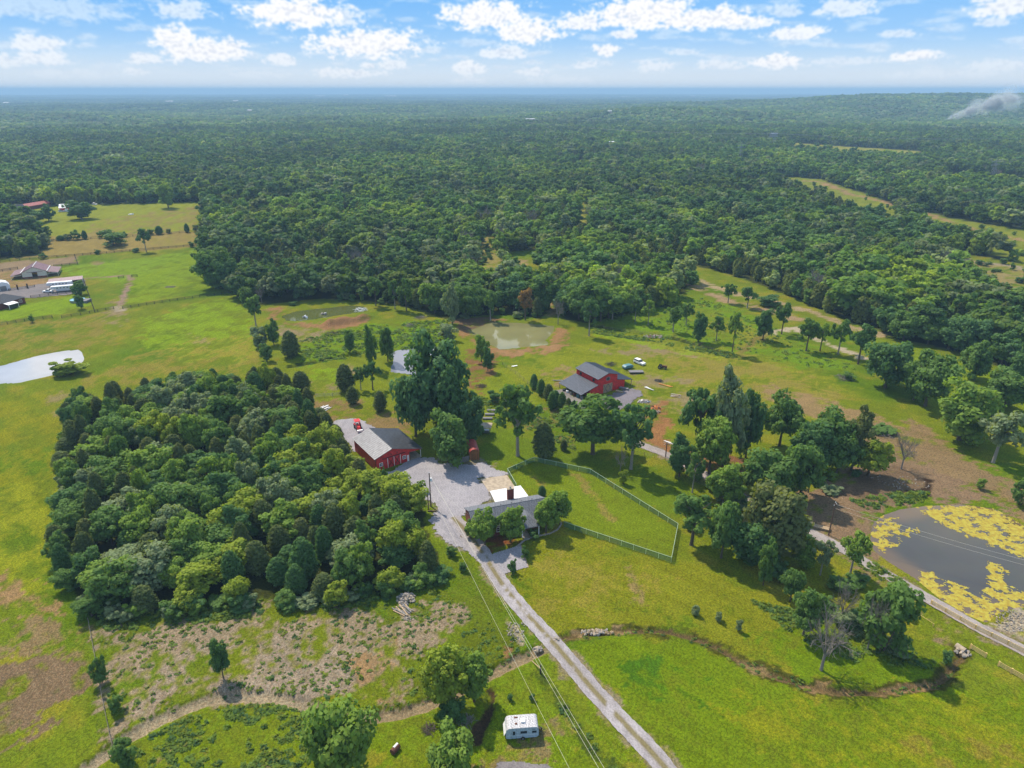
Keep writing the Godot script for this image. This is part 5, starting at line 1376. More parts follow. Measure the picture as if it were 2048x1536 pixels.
func vehicles():
	plain("steel_white", Color8(204, 208, 216), 0.35, 0.3)
	caravan()
	tractor()
	car("white station wagon parked on the grass behind the big barn", Vector3(48.14, 0, -239.68), -0.93, mats.white_paint, false, "car")
	car("white vehicle at the edge of the far woods, right of the round tree", Vector3(-375.29, 0, -627.86), -0.5, mats.white_paint, false, "car")
	car("white vehicle in front of the small red barn, upper left", Vector3(-381.74, 0, -589.47), 0.1, mats.white_paint, false, "car")
	car("pale vehicle beside the grey-roofed farmhouse at the left edge", Vector3(-405.21, 0, -550.66), 0.4, mats.white_metal, false, "car")
	car("white pickup truck coupled to the front long trailer", Vector3(-236.83, 0, -338.79), 3.2, mats.white_paint, true, "truck")
	horse_trailer("front white horse trailer with a row of small windows", Vector3(-234.53, 0, -338.79), Vector3(-225.52, 0, -342.58))
	horse_trailer("rear white horse trailer half hidden behind the front one", Vector3(-241.35, 0, -346.44), Vector3(-230.9, 0, -350.39))
	# covered boat and flat trailer by the big barn
	var o = thing("covered_boat", "teal tarpaulin-covered boat behind the big barn", "boat", Vector3(42.91, 0, -235.15), 0.5)
	piece("cover", hull(PackedVector2Array([Vector2(-1.9, 0.5), Vector2(1.6, 0.5), Vector2(2.3, 1.0), Vector2(1.2, 1.5), Vector2(-1.2, 1.55), Vector2(-1.9, 1.1)]), 0.95), mats.teal, o)
	piece("hull", box_mesh(Vector3(-1.8, 0.25, -0.8), Vector3(1.5, 0.5, 0.8)), mats.dark, o)
	o = thing("flat_trailer", "low grey flatbed trailer behind the big barn", "trailer", Vector3(45.33, 0, -230.75), 0.05)
	piece("deck", box_mesh(Vector3(-2.6, 0.6, -1.1), Vector3(2.6, 0.72, 1.1)), mats.grey_wood, o)
	piece("side_rail", box_mesh(Vector3(-2.6, 0.45, 1.1), Vector3(2.6, 0.75, 1.16)), mats.dark, o)
	piece("drawbar", box_mesh(Vector3(-4.2, 0.5, -0.08), Vector3(-2.6, 0.6, 0.08)), mats.dark, o)
	for x in [-0.4, 0.5]:
		for z in [-0.95, 0.95]:
			wheel(o, Vector3(x, 0.33, z), 0.33, 0.2)
	o = thing("old_tractor", "rusty old tractor standing alone on the grass right of the white wagon", "tractor", Vector3(55.54, 0, -235.15), -0.4)
	piece("hood", box_mesh(Vector3(0.2, 0.7, -0.35), Vector3(1.9, 1.3, 0.35)), mats.rust, o)
	piece("chassis", box_mesh(Vector3(-1.0, 0.5, -0.4), Vector3(1.0, 0.75, 0.4)), mats.dark, o)
	piece("seat", box_mesh(Vector3(-0.7, 0.9, -0.25), Vector3(-0.3, 1.3, 0.25)), mats.dark, o)
	for z in [-0.8, 0.8]:
		wheel(o, Vector3(-0.6, 0.7, z), 0.7, 0.35)
		wheel(o, Vector3(1.5, 0.4, z * 0.8), 0.4, 0.2)
	o = thing("boiler_tank", "rusty and white cylindrical tank lying on the grass left of the caravan", "tank", Vector3(-18.23, 0, -75.38), 1.0)
	var s = st_new()
	tube(s, Vector3(-0.75, 0.5, 0), Vector3(0.75, 0.5, 0), 0.48, 0.48, 14)
	piece("drum", done(s), mats.rust, o)
	s = st_new()
	tube(s, Vector3(-0.2, 0.8, -0.1), Vector3(0.7, 0.8, -0.1), 0.25, 0.25, 10)
	piece("lid", done(s), mats.white_paint, o)
	piece("stand", box_mesh(Vector3(-0.6, 0, -0.3), Vector3(0.6, 0.12, 0.3)), mats.dark, o)

# ---------------------------------------------------------------- fences, poles

# posts and rails along a line; every post and every rail is a part
func rail_fence(called: String, label: String, line: Array, mat: Material, h: float, rails: int, step: float, thick: float, group = ""):
	var o = thing(called, label, "fence", Vector3.ZERO, 0.0, group)
	var post = box_mesh(Vector3(-thick, 0, -thick), Vector3(thick, h, thick))
	var unit = box_mesh(Vector3(0, -thick * 0.6, -thick * 0.3), Vector3(1, thick * 0.6, thick * 0.3))
	for k in line.size() - 1:
		var a: Vector3 = line[k]
		var b: Vector3 = line[k + 1]
		var n = maxi(1, roundi(a.distance_to(b) / step))
		var turn = facing(a, b)
		for i in n + (1 if k == line.size() - 2 else 0):
			var p = a.lerp(b, float(i) / n)
			var q = piece("post", post, mat, o, p + Vector3(0, lie(p.x, p.z) - 0.1, 0))
			q.rotation.y = turn
		for i in n:
			var p = a.lerp(b, float(i) / n)
			var p2 = a.lerp(b, float(i + 1) / n)
			for r in rails:
				var y = h * (0.92 - 0.66 * r / maxf(1.0, rails - 1))
				var q = piece("rail", unit, mat, o, p + Vector3(0, lie(p.x, p.z) + y, 0) + Vector3(sin(turn), 0, cos(turn)) * (thick * 1.4))
				q.rotation.y = turn
				q.scale.x = p.distance_to(p2)

func mesh_fence():
	var line = [Vector3(1.17, 0, -151.76), Vector3(-1.22, 0, -159.81), Vector3(6.13, 0, -166.02), Vector3(21.04, 0, -159.55), Vector3(39.05, 0, -134.4), Vector3(34.81, 0, -121.78), Vector3(12.21, 0, -135.2)]
	var o = thing("chain_link_fence", "green screened chain link fence round the yard beside the brick house", "fence", Vector3.ZERO)
	for k in line.size() - 1:
		var a: Vector3 = line[k]
		var b: Vector3 = line[k + 1]
		var L = a.distance_to(b)
		var n = maxi(1, roundi(L / 3.0))
		var turn = facing(a, b)
		for i in n:
			var p = a.lerp(b, float(i) / n)
			var s = st_new()
			tube(s, Vector3.ZERO, Vector3(0, 1.5, 0), 0.035, 0.035, 6)
			piece("post", done(s), mats.fence_cap, o, p)
			var q = piece("screen", box_mesh(Vector3(0.06, 0.04, -0.012), Vector3(L / n - 0.06, 1.38, 0.012)), mats.green_mesh, o, p)
			q.rotation.y = turn
			q = piece("top_rail", box_mesh(Vector3(0.0, 1.40, -0.03), Vector3(L / n, 1.46, 0.03)), mats.fence_cap, o, p)
			q.rotation.y = turn

func wire_fence(label: String, line: Array, h: float, step: float, mat: Material, wires = 3):
	var o = thing("wire_fence", label, "fence", Vector3.ZERO)
	var s0 = st_new()
	tube(s0, Vector3.ZERO, Vector3(0, h, 0), 0.06, 0.05, 5)
	var post = done(s0)
	var s = st_new()
	for k in line.size() - 1:
		var a: Vector3 = line[k]
		var b: Vector3 = line[k + 1]
		var n = maxi(1, roundi(a.distance_to(b) / step))
		for i in n + (1 if k == line.size() - 2 else 0):
			var p = a.lerp(b, float(i) / n)
			piece("post", post, mat, o, p + Vector3(0, lie(p.x, p.z) - 0.1, 0))
		for w in wires:
			var y = Vector3(0, h * (0.9 - 0.3 * w), 0)
			tube(s, a + y, b + y, 0.018, 0.018, 3, false)
	piece("wire", done(s), mats.brown_wire, o)

func fences():
	mesh_fence()
	var bw = mats.black_wood
	var gr = "black board fences of the left pastures"
	rail_fence("board_fence", "black board fence along the near edge of the horse pasture, right of the gap", [Vector3(-183.79, 0, -310.17), Vector3(-167.31, 0, -322.62), Vector3(-141.03, 0, -338.79)], bw, 1.35, 3, 3.4, 0.11, gr)
	rail_fence("board_fence", "black board fence between the gap and the corner post below the pool", [Vector3(-204.21, 0, -296.31), Vector3(-195.36, 0, -303.1), Vector3(-188.04, 0, -310.17)], bw, 1.35, 3, 3.4, 0.11, gr)
	rail_fence("board_fence", "black board fence below the brick house at the left edge", [Vector3(-227.89, 0, -283.5), Vector3(-217.66, 0, -291.21), Vector3(-208.52, 0, -296.31)], bw, 1.35, 3, 3.4, 0.11, gr)
	rail_fence("board_fence", "black board fence running up the slope right of the pool", [Vector3(-193.91, 0, -304.65), Vector3(-212.47, 0, -332.33), Vector3(-231.87, 0, -361.66)], bw, 1.35, 3, 3.4, 0.11, gr)
	rail_fence("board_fence", "black board fence in front of the white trailers", [Vector3(-239.27, 0, -328.74), Vector3(-223.29, 0, -338.79)], bw, 1.35, 3, 4.0, 0.11, gr)
	rail_fence("board_fence", "black board fence on the far side of the tan riding arena", [Vector3(-311.32, 0, -402.28), Vector3(-294.26, 0, -412.74), Vector3(-272.41, 0, -422.31), Vector3(-244.76, 0, -435.22), Vector3(-204.29, 0, -455.2)], bw, 1.4, 3, 4.5, 0.13, gr)
	rail_fence("board_fence", "black board fence on the right end of the tan riding arena", [Vector3(-271.59, 0, -420.92), Vector3(-257.36, 0, -399.74)], bw, 1.4, 3, 4.0, 0.13, gr)
	rail_fence("board_fence", "black board fence on the near side of the tan riding arena", [Vector3(-257.36, 0, -399.74), Vector3(-267.75, 0, -393.51)], bw, 1.4, 3, 4.0, 0.13, gr)
	rail_fence("board_fence", "black board fence left of the horse barn", [Vector3(-293.13, 0, -380.41), Vector3(-285.57, 0, -388.66)], bw, 1.4, 3, 4.0, 0.13, gr)
	rail_fence("board_fence", "short black board fence by the hitching posts near the trailers", [Vector3(-258.94, 0, -341.62), Vector3(-250.54, 0, -349.39)], bw, 1.35, 3, 4.0, 0.11, gr)
	rail_fence("board_fence", "short black gate section left of the gap in the middle of the pasture", [Vector3(-216, 0, -367), Vector3(-213.55, 0, -368.08)], bw, 1.35, 3, 4.0, 0.11, gr)
	rail_fence("board_fence", "short black gate section right of the gap in the middle of the pasture", [Vector3(-210.27, 0, -370.27), Vector3(-207.78, 0, -371.37)], bw, 1.35, 3, 4.0, 0.11, gr)
	rail_fence("board_fence", "dark hedge-grown fence across the far pasture", [Vector3(-317.28, 0, -466.67), Vector3(-272.44, 0, -482.21), Vector3(-226.72, 0, -502.55)], bw, 1.3, 2, 5.0, 0.12, gr)
	var nw = mats.new_wood
	var g2 = "new wooden rail fences along the right road"
	rail_fence("rail_fence", "new yellow wooden rail fence between the road and the algae pond", [Vector3(84.33, 0, -108.65), Vector3(88.86, 0, -101.71), Vector3(93.99, 0, -95.51), Vector3(97.32, 0, -91.06)], nw, 1.2, 4, 2.4, 0.11, g2)
	rail_fence("rail_fence", "low new wooden rail on the near side of the road above the culvert", [Vector3(78.56, 0, -107.06), Vector3(79.89, 0, -104.96), Vector3(81.25, 0, -102.51)], nw, 0.7, 1, 2.4, 0.075, g2)
	rail_fence("rail_fence", "new wooden rail fence on the near roadside, right of the culvert", [Vector3(84.83, 0, -96.73), Vector3(86.22, 0, -94.54)], nw, 1.2, 4, 2.4, 0.11, g2)
	rail_fence("rail_fence", "new wooden rail fence on the near roadside by the right edge", [Vector3(87.28, 0, -92.55), Vector3(89.62, 0, -89.16), Vector3(92.24, 0, -85.31)], nw, 1.2, 4, 2.4, 0.11, g2)
	wire_fence("thin wire fence running down from the grove corner to the creek", [Vector3(-82.18, 0, -103.45), Vector3(-75.5, 0, -93.95), Vector3(-69.36, 0, -85.11), Vector3(-62.78, 0, -76)], 1.3, 3.2, mats.bark_grey)
	wire_fence("wire fence with brown posts between the trees and the big barn field", [Vector3(-3.57, 0, -238.66), Vector3(2.88, 0, -226.5), Vector3(9.53, 0, -211.98), Vector3(14.83, 0, -201.23)], 1.4, 3.2, mats.pole_wood)
	wire_fence("wire fence with brown posts beside the right road", [Vector3(34.67, 0, -170.29), Vector3(42.78, 0, -166.86), Vector3(44.36, 0, -160.07), Vector3(52.18, 0, -150.08)], 1.4, 3.2, mats.rust)
	wire_fence("wire fence along the ditch behind the big barn field", [Vector3(36.16, 0, -282.82), Vector3(50.35, 0, -276.14), Vector3(65.92, 0, -269.11), Vector3(81.52, 0, -250.31)], 1.4, 4.0, mats.grey_wood)
	rail_fence("panel_fence", "short grey metal fence panel between the cedars and the grove edge", [Vector3(-65.94, 0, -209.1), Vector3(-57.82, 0, -210.33)], mats.steel, 1.4, 4, 2.6, 0.06)

func hang(s: SurfaceTool, a: Vector3, b: Vector3, sag: float, r: float):
	var n = 14
	var last = a
	for i in range(1, n + 1):
		var t = float(i) / n
		var p = a.lerp(b, t) - Vector3(0, sag * 4.0 * t * (1.0 - t), 0)
		tube(s, last, p, r, r, 4, false)
		last = p

func utility_pole(label: String, at: Vector3, h: float, arm: float, turn: float, can: bool) -> Node3D:
	var o = thing("utility_pole", label, "utility pole", at, turn)
	var s = st_new()
	tube(s, Vector3(0, -0.2, 0), Vector3(0, h, 0), 0.17, 0.12, 8)
	piece("shaft", done(s), mats.pole_wood, o)
	if arm > 0.0:
		piece("crossarm", box_mesh(Vector3(-arm, h - 0.7, -0.06), Vector3(arm, h - 0.56, 0.06)), mats.pole_wood, o)
		for x in [-arm * 0.9, arm * 0.9]:
			piece("insulator", box_mesh(Vector3(x - 0.06, h - 0.56, -0.06), Vector3(x + 0.06, h - 0.36, 0.06)), mats.white_paint, o)
	if can:
		s = st_new()
		tube(s, Vector3(0.38, h - 2.3, 0), Vector3(0.38, h - 1.4, 0), 0.27, 0.27, 10)
		piece("transformer", done(s), mats.white_metal, o)
	piece("insulator", box_mesh(Vector3(-0.06, h, -0.06), Vector3(0.06, h + 0.25, 0.06)), mats.white_paint, o)
	return o

func cable(label: String, spans: Array, sag: float, r: float, group: String, m = null):
	var s = st_new()
	for k in spans.size() - 1:
		hang(s, spans[k], spans[k + 1], sag, r)
	tag(piece("power_line", done(s), m if m else mats.wire, self), label, "power line", group)

func poles():
	var a = Vector3(-20.12, 0, -143.66)
	utility_pole("tall wooden utility pole with a white transformer in the gravel yard", a, 9.6, 0.0, 0.0, true)
	var o = thing("light_post", "shorter bare wooden post just left of the yard utility pole", "post", Vector3(-20.59, 0, -142.34))
	var s = st_new()
	tube(s, Vector3(0, -0.2, 0), Vector3(0, 5.4, 0), 0.13, 0.1, 8)
	piece("shaft", done(s), mats.pole_wood, o)
	o = thing("timber_edging", "brown timber laid at the foot of the yard pole", "edging", Vector3(-20.62, 0, -141.47))
	piece("timber", box_mesh(Vector3(0, 0, -0.12), Vector3(2.0, 0.28, 0.12)), mats.pole_wood, o)
	var g = "service wires along the driveway"
	var far = Vector3(16.4, 0, -55.0)   # the next pole stands under the camera, out of view
	cable("upper service wire from the yard pole down along the driveway", [a + Vector3(0.1, 9.3, 0), far + Vector3(0, 9.0, 0)], 0.5, 0.022, g)
	cable("second service wire beside the upper one along the driveway", [a + Vector3(0.25, 8.6, 0), far + Vector3(1.1, 8.6, 0)], 0.5, 0.022, g)
	cable("lowest service wire, left of the others, along the driveway", [a + Vector3(-0.1, 4.6, 0), far + Vector3(-3.2, 6.0, 0)], 0.5, 0.02, g)
	cable("service wire from the yard pole to the corner of the brick house", [a + Vector3(0, 6.5, 0), Vector3(-9.86, 3.4, -134.96)], 0.3, 0.018, g)
	var p = Vector3(73.58, 0, -131.84)
	utility_pole("wooden utility pole beside the algae pond", p, 8.8, 0.5, 0.6, false)
	var q = p + Vector3(62, 0, 38)
	cable("upper wire crossing over the algae pond", [p + Vector3(0.4, 8.3, 0), q + Vector3(0, 9.5, 0)], 1.6, 0.022, "wires over the algae pond")
	cable("lower wire crossing over the algae pond", [p + Vector3(0, 7.4, 0), q + Vector3(0, 8.4, 0)], 1.7, 0.022, "wires over the algae pond")
	utility_pole("brown pole with crossarm beside the road behind the fenced yard", Vector3(43.27, 0, -168.56), 4.6, 0.9, 0.3, false)
	utility_pole("brown pole behind the crossarm pole near the orange dirt", Vector3(48.19, 0, -173.53), 4.0, 0.5, 0.3, false)
	o = thing("brace_post", "dark post with a pale leaning brace beside the driveway", "post", Vector3(5.05, 0, -90.83))
	piece("post", box_mesh(Vector3(-0.13, 0, -0.13), Vector3(0.13, 2.0, 0.13)), mats.black_wood, o)
	s = st_new()
	var d = Vector3(3.62, 0, -93.71) - Vector3(5.05, 0, -90.83)
	tube(s, Vector3(d.x, 0.05, d.z), Vector3(0, 1.15, 0.02), 0.09, 0.09, 6)
	piece("brace", done(s), mats.pale_wood, o)
	# lattice towers and their lines far off on the right
	var tops = []
	for t in [["steel lattice transmission tower standing in the clearing at the right edge", Vector3(515.39, 0, -760.32), 30.0], ["steel lattice transmission tower above the woods, right of centre", Vector3(313.35, 0, -984.87), 32.0], ["farther lattice transmission tower right of the middle one", Vector3(449.6, 0, -1241.62), 30.0]]:
		var at: Vector3 = t[1]
		at.y = lie(at.x, at.z)
		tops.append(at + Vector3(0, t[2], 0))
		lattice(t[0], at, t[2])
	var gl = "high wires over the far woods"
	for k in 3:
		var off = Vector3(-6.0 + 6.0 * k, -3.0 - 0.5 * k, 0)
		cable("%s high wire of the far transmission line" % ["left", "middle", "right"][k], [tops[2] + Vector3(-420, 6, -300) + off, tops[2] + off, tops[2] + Vector3(430, 8, 190) + off, tops[2] + Vector3(900, 4, 400) + off], 7.0, 0.06, gl, mats.far_wire)

func lattice(label: String, at: Vector3, h: float):
	var o = thing("transmission_tower", label, "transmission tower", at, 0.4, "transmission towers in the far woods")
	var s = st_new()
	var legs = [Vector3(-3.2, 0, -3.2), Vector3(3.2, 0, -3.2), Vector3(3.2, 0, 3.2), Vector3(-3.2, 0, 3.2)]
	for k in 4:
		tube(s, legs[k], Vector3(legs[k].x * 0.22, h * 0.8, legs[k].z * 0.22), 0.22, 0.16, 4)
		for lv in 6:
			var t0 = lv / 6.0
			var t1 = (lv + 1) / 6.0
			var f0 = lerpf(1.0, 0.22, t0)
			var f1 = lerpf(1.0, 0.22, t1)
			var a = legs[k] * f0 + Vector3(0, h * 0.8 * t0, 0)
			var b = legs[(k + 1) % 4] * f1 + Vector3(0, h * 0.8 * t1, 0)
			tube(s, a, b, 0.1, 0.1, 3)
			tube(s, legs[(k + 1) % 4] * f0 + Vector3(0, h * 0.8 * t0, 0), legs[k] * f1 + Vector3(0, h * 0.8 * t1, 0), 0.1, 0.1, 3)
	tube(s, Vector3(0, h * 0.8, 0), Vector3(0, h, 0), 0.3, 0.1, 4)
	piece("lattice", done(s), mats.steel, o)
	for y in [0.72, 0.84]:
		s = st_new()
		tube(s, Vector3(-7, h * y, 0), Vector3(7, h * y, 0), 0.2, 0.2, 4)
		tube(s, Vector3(-7, h * y, 0), Vector3(0, h * (y + 0.07), 0), 0.12, 0.12, 3)
		tube(s, Vector3(7, h * y, 0), Vector3(0, h * (y + 0.07), 0), 0.12, 0.12, 3)
		piece("crossarm", done(s), mats.steel, o)

# ---------------------------------------------------------------- trees

var crowns = {}
var trunks = {}

# one leaf clump: a bent diamond of two triangles
func leaf(V: PackedVector3Array, N: PackedVector3Array, C: PackedColorArray, at: Vector3, out: Vector3, size: float, shade: Color):
	var n = (out + Vector3(rng.randf_range(-0.8, 0.8), rng.randf_range(-0.4, 0.8), rng.randf_range(-0.8, 0.8))).normalized()
	var u = n.cross(Vector3(rng.randf_range(-1, 1), rng.randf_range(-1, 1), rng.randf_range(-1, 1))).normalized()
	var v = n.cross(u)
	var a = at + u * size * rng.randf_range(0.4, 0.7)
	var b = at + v * size * rng.randf_range(0.35, 0.6) + n * size * 0.12
	var c = at - u * size * rng.randf_range(0.4, 0.7)
	var d = at - v * size * rng.randf_range(0.35, 0.6) - n * size * 0.12
	var nn = (out * 0.55 + n * 0.8).normalized()
	V.append_array([a, c, b, a, d, c])
	N.append_array([nn, nn, nn, nn, nn, nn])
	C.append_array([shade, shade, shade, shade, shade, shade])

func from(V: PackedVector3Array, N: PackedVector3Array, C: PackedColorArray) -> ArrayMesh:
	var arr = []
	arr.resize(Mesh.ARRAY_MAX)
	arr[Mesh.ARRAY_VERTEX] = V
	arr[Mesh.ARRAY_NORMAL] = N
	arr[Mesh.ARRAY_COLOR] = C
	var m = ArrayMesh.new()
	m.add_surface_from_arrays(Mesh.PRIMITIVE_TRIANGLES, arr)
	return m

func ball() -> Vector3:
	while true:
		var p = Vector3(rng.randf_range(-1, 1), rng.randf_range(-1, 1), rng.randf_range(-1, 1))
		if p.length() < 1.0 and p.length() > 0.05:
			return p
	return Vector3.UP

# every crown is built 10 m tall with a radius of 4 m and scaled to its tree
func lobes_of(kind: String, count: int) -> Array:
	var L = []
	if kind == "cedar":
		for k in count:
			var t = (k + 0.5) / count
			var y = 0.6 + 9.0 * pow(t, 0.85)
			var r = 3.5 * pow(1.0 - t, 0.38) * (0.85 + 0.3 * rng.randf()) * smooth(-0.12, 0.22, t)
			var a = k * 2.39996
			L.append([Vector3(cos(a) * r * 0.72, y, sin(a) * r * 0.72), Vector3(0.95 + 0.14 * r, 0.8, 0.95 + 0.14 * r) * lerpf(1.0, 0.6, t)])
		L.append([Vector3(0, 9.4, 0), Vector3(0.5, 0.9, 0.5)])
		return L
	var c = {"broad": Vector3(0, 5.5, 0), "round": Vector3(0, 5.1, 0), "airy": Vector3(0, 6.6, 0), "shrub": Vector3(0, 4.6, 0), "column": Vector3(0, 5.4, 0)}[kind]
	var e = {"broad": Vector3(3.2, 3.7, 3.2), "round": Vector3(3.1, 4.1, 3.1), "airy": Vector3(3.3, 2.8, 3.3), "shrub": Vector3(3.0, 4.4, 3.0), "column": Vector3(3.0, 4.1, 3.0)}[kind]
	var lump = noise(rng.randi() % 999, 0.9, 2)
	for k in count:
		var p = ball()
		p = p.normalized() * pow(p.length(), 0.45) * (0.90 + 0.75 * lump.get_noise_3dv(p.normalized()))
		if kind == "broad" and p.y < -0.55:
			p.y = -0.55 + 0.2 * rng.randf()
		var s = rng.randf_range(0.55, 1.25) * {"broad": 1.12, "round": 1.15, "airy": 0.8, "shrub": 1.2, "column": 1.1}[kind]
		L.append([c + p * e, Vector3(s, s * 0.82, s)])
	return L

func crown_mesh(kind: String, lobes: int, leaves: int, size: float) -> ArrayMesh:
	var V = PackedVector3Array()
	var N = PackedVector3Array()
	var C = PackedColorArray()
	var L = lobes_of(kind, lobes)
	for q in L:
		var tint = rng.randf_range(0.82, 1.18)
		for i in leaves:
			var d = ball().normalized()
			if d.y < -0.5 and rng.randf() < 0.7:
				d.y = -d.y
			var at = q[0] + d * q[1] * rng.randf_range(0.62, 1.22)
			var hidden = false
			for o in L:
				if o != q and ((at - o[0]) / o[1]).length_squared() < 0.3:
					hidden = true
					break
			if hidden:
				continue
			var sh = tint * rng.randf_range(0.6, 1.45)
			leaf(V, N, C, at, (d + Vector3(0, 0.15, 0)).normalized(), size * rng.randf_range(0.75, 1.3), Color(sh * rng.randf_range(0.92, 1.08), sh, sh * 0.95))
	return from(V, N, C)

func trunk_mesh(kind: String) -> ArrayMesh:
	var s = st_new()
	if kind == "cedar":
		tube(s, Vector3(0, -0.3, 0), Vector3(0, 8.5, 0), 0.24, 0.05, 6)
		return done(s)
	if kind == "shrub":
		for k in 5:
			var a = k * 1.3
			tube(s, Vector3(cos(a) * 0.3, -0.2, sin(a) * 0.3), Vector3(cos(a) * 1.6, 5.5, sin(a) * 1.6), 0.14, 0.04, 4)
		return done(s)
	var fork = 4.2 if kind == "airy" else 3.0
	tube(s, Vector3(0, -0.3, 0), Vector3(0.05, 0.4, 0), 0.42, 0.29, 7)
	tube(s, Vector3(0.05, 0.4, 0), Vector3(0.1, fork, 0.05), 0.29, 0.21, 7)
	tube(s, Vector3(0.1, fork, 0.05), Vector3(-0.1, 8.4, 0), 0.21, 0.05, 6)
	for k in 7:
		var a = k * 2.4 + rng.randf()
		var y = fork + 0.45 * k * 0.8
		var m = Vector3(cos(a) * 1.3, y + 1.2, sin(a) * 1.3)
		tube(s, Vector3(0.05, y - 0.3, 0), m, 0.13, 0.09, 5)
		tube(s, m, m + Vector3(cos(a + 0.3) * 1.3, 1.2, sin(a + 0.3) * 1.3), 0.09, 0.03, 4)
	return done(s)

func twigs(s: SurfaceTool, a: Vector3, d: Vector3, L: float, r: float, depth: int):
	var b = a + d * L
	tube(s, a, b, r, r * 0.6, 5 if depth > 2 else 3, false)
	if depth == 0:
		return
	var n = 4 if depth > 2 else 5
	for k in n:
		var t = lerpf(0.35, 1.0, (k + 0.6) / n)
		var side = ball().normalized()
		var nd = (d * 0.75 + side * 0.75 + Vector3(0, 0.16, 0)).normalized()
		twigs(s, a.lerp(b, t), nd, L * rng.randf_range(0.5, 0.75), r * 0.5, depth - 1)

func bare_mesh() -> ArrayMesh:
	var s = st_new()
	tube(s, Vector3(0, -0.3, 0), Vector3(0, 2.0, 0), 0.3, 0.22, 7)
	for k in 6:
		var a = k * 1.05 + rng.randf() * 0.4
		twigs(s, Vector3(0, 1.4 + 0.2 * k, 0), Vector3(cos(a) * 0.75, 0.9, sin(a) * 0.75).normalized(), 2.9, 0.14, 3)
	return done(s)

func make_crowns():
	for kind in ["broad", "round", "airy", "cedar", "shrub", "column"]:
		crowns[kind] = []
		trunks[kind] = []
		for k in 3:
			match kind:
				"cedar": crowns[kind].append(crown_mesh(kind, 70, 95, 0.46))
				"airy": crowns[kind].append(crown_mesh(kind, 40, 66, 0.52))
				"shrub": crowns[kind].append(crown_mesh(kind, 30, 120, 0.6))
				_: crowns[kind].append(crown_mesh(kind, 72, 110, 0.5))
			trunks[kind].append(trunk_mesh(kind))
	trunks["bare"] = [bare_mesh(), bare_mesh(), bare_mesh()]

const NAMES = {"broad": "broadleaf_tree", "round": "broadleaf_tree", "airy": "broadleaf_tree", "column": "broadleaf_tree", "cedar": "cedar_tree", "shrub": "shrub", "bare": "bare_tree"}

func tree(kind: String, p: Vector2, h: float, r: float, tone: String, label: String, group = "") -> Node3D:
	var o = thing(NAMES[kind], label, "shrub" if kind == "shrub" else "tree", Vector3(p.x, lie(p.x, p.y) - 0.05, p.y), rng.randf() * TAU, group)
	var k = rng.randi() % 3
	var pale = kind == "airy" and rng.randf() < 0.7
	if kind == "bare":
		o.scale = Vector3(r / 4.6, h / 7.6, r / 4.6)
		piece("trunk", trunks["bare"][k], mats.bark_grey, o)
		return o
	var squeeze = rng.randf_range(0.86, 1.16)
	o.scale = Vector3(r / 4.0 * squeeze, h / 9.7, r / 4.0 / squeeze)
	piece("trunk", trunks[kind][k], mats.bark_pale if pale else mats.bark, o)
	piece("crown", crowns[kind][k], mats["leaf_" + tone], o)
	return o

func trees():
	make_crowns()
	single_trees()
	grove_trees()
	undergrowth()
	forest()
	weeds()

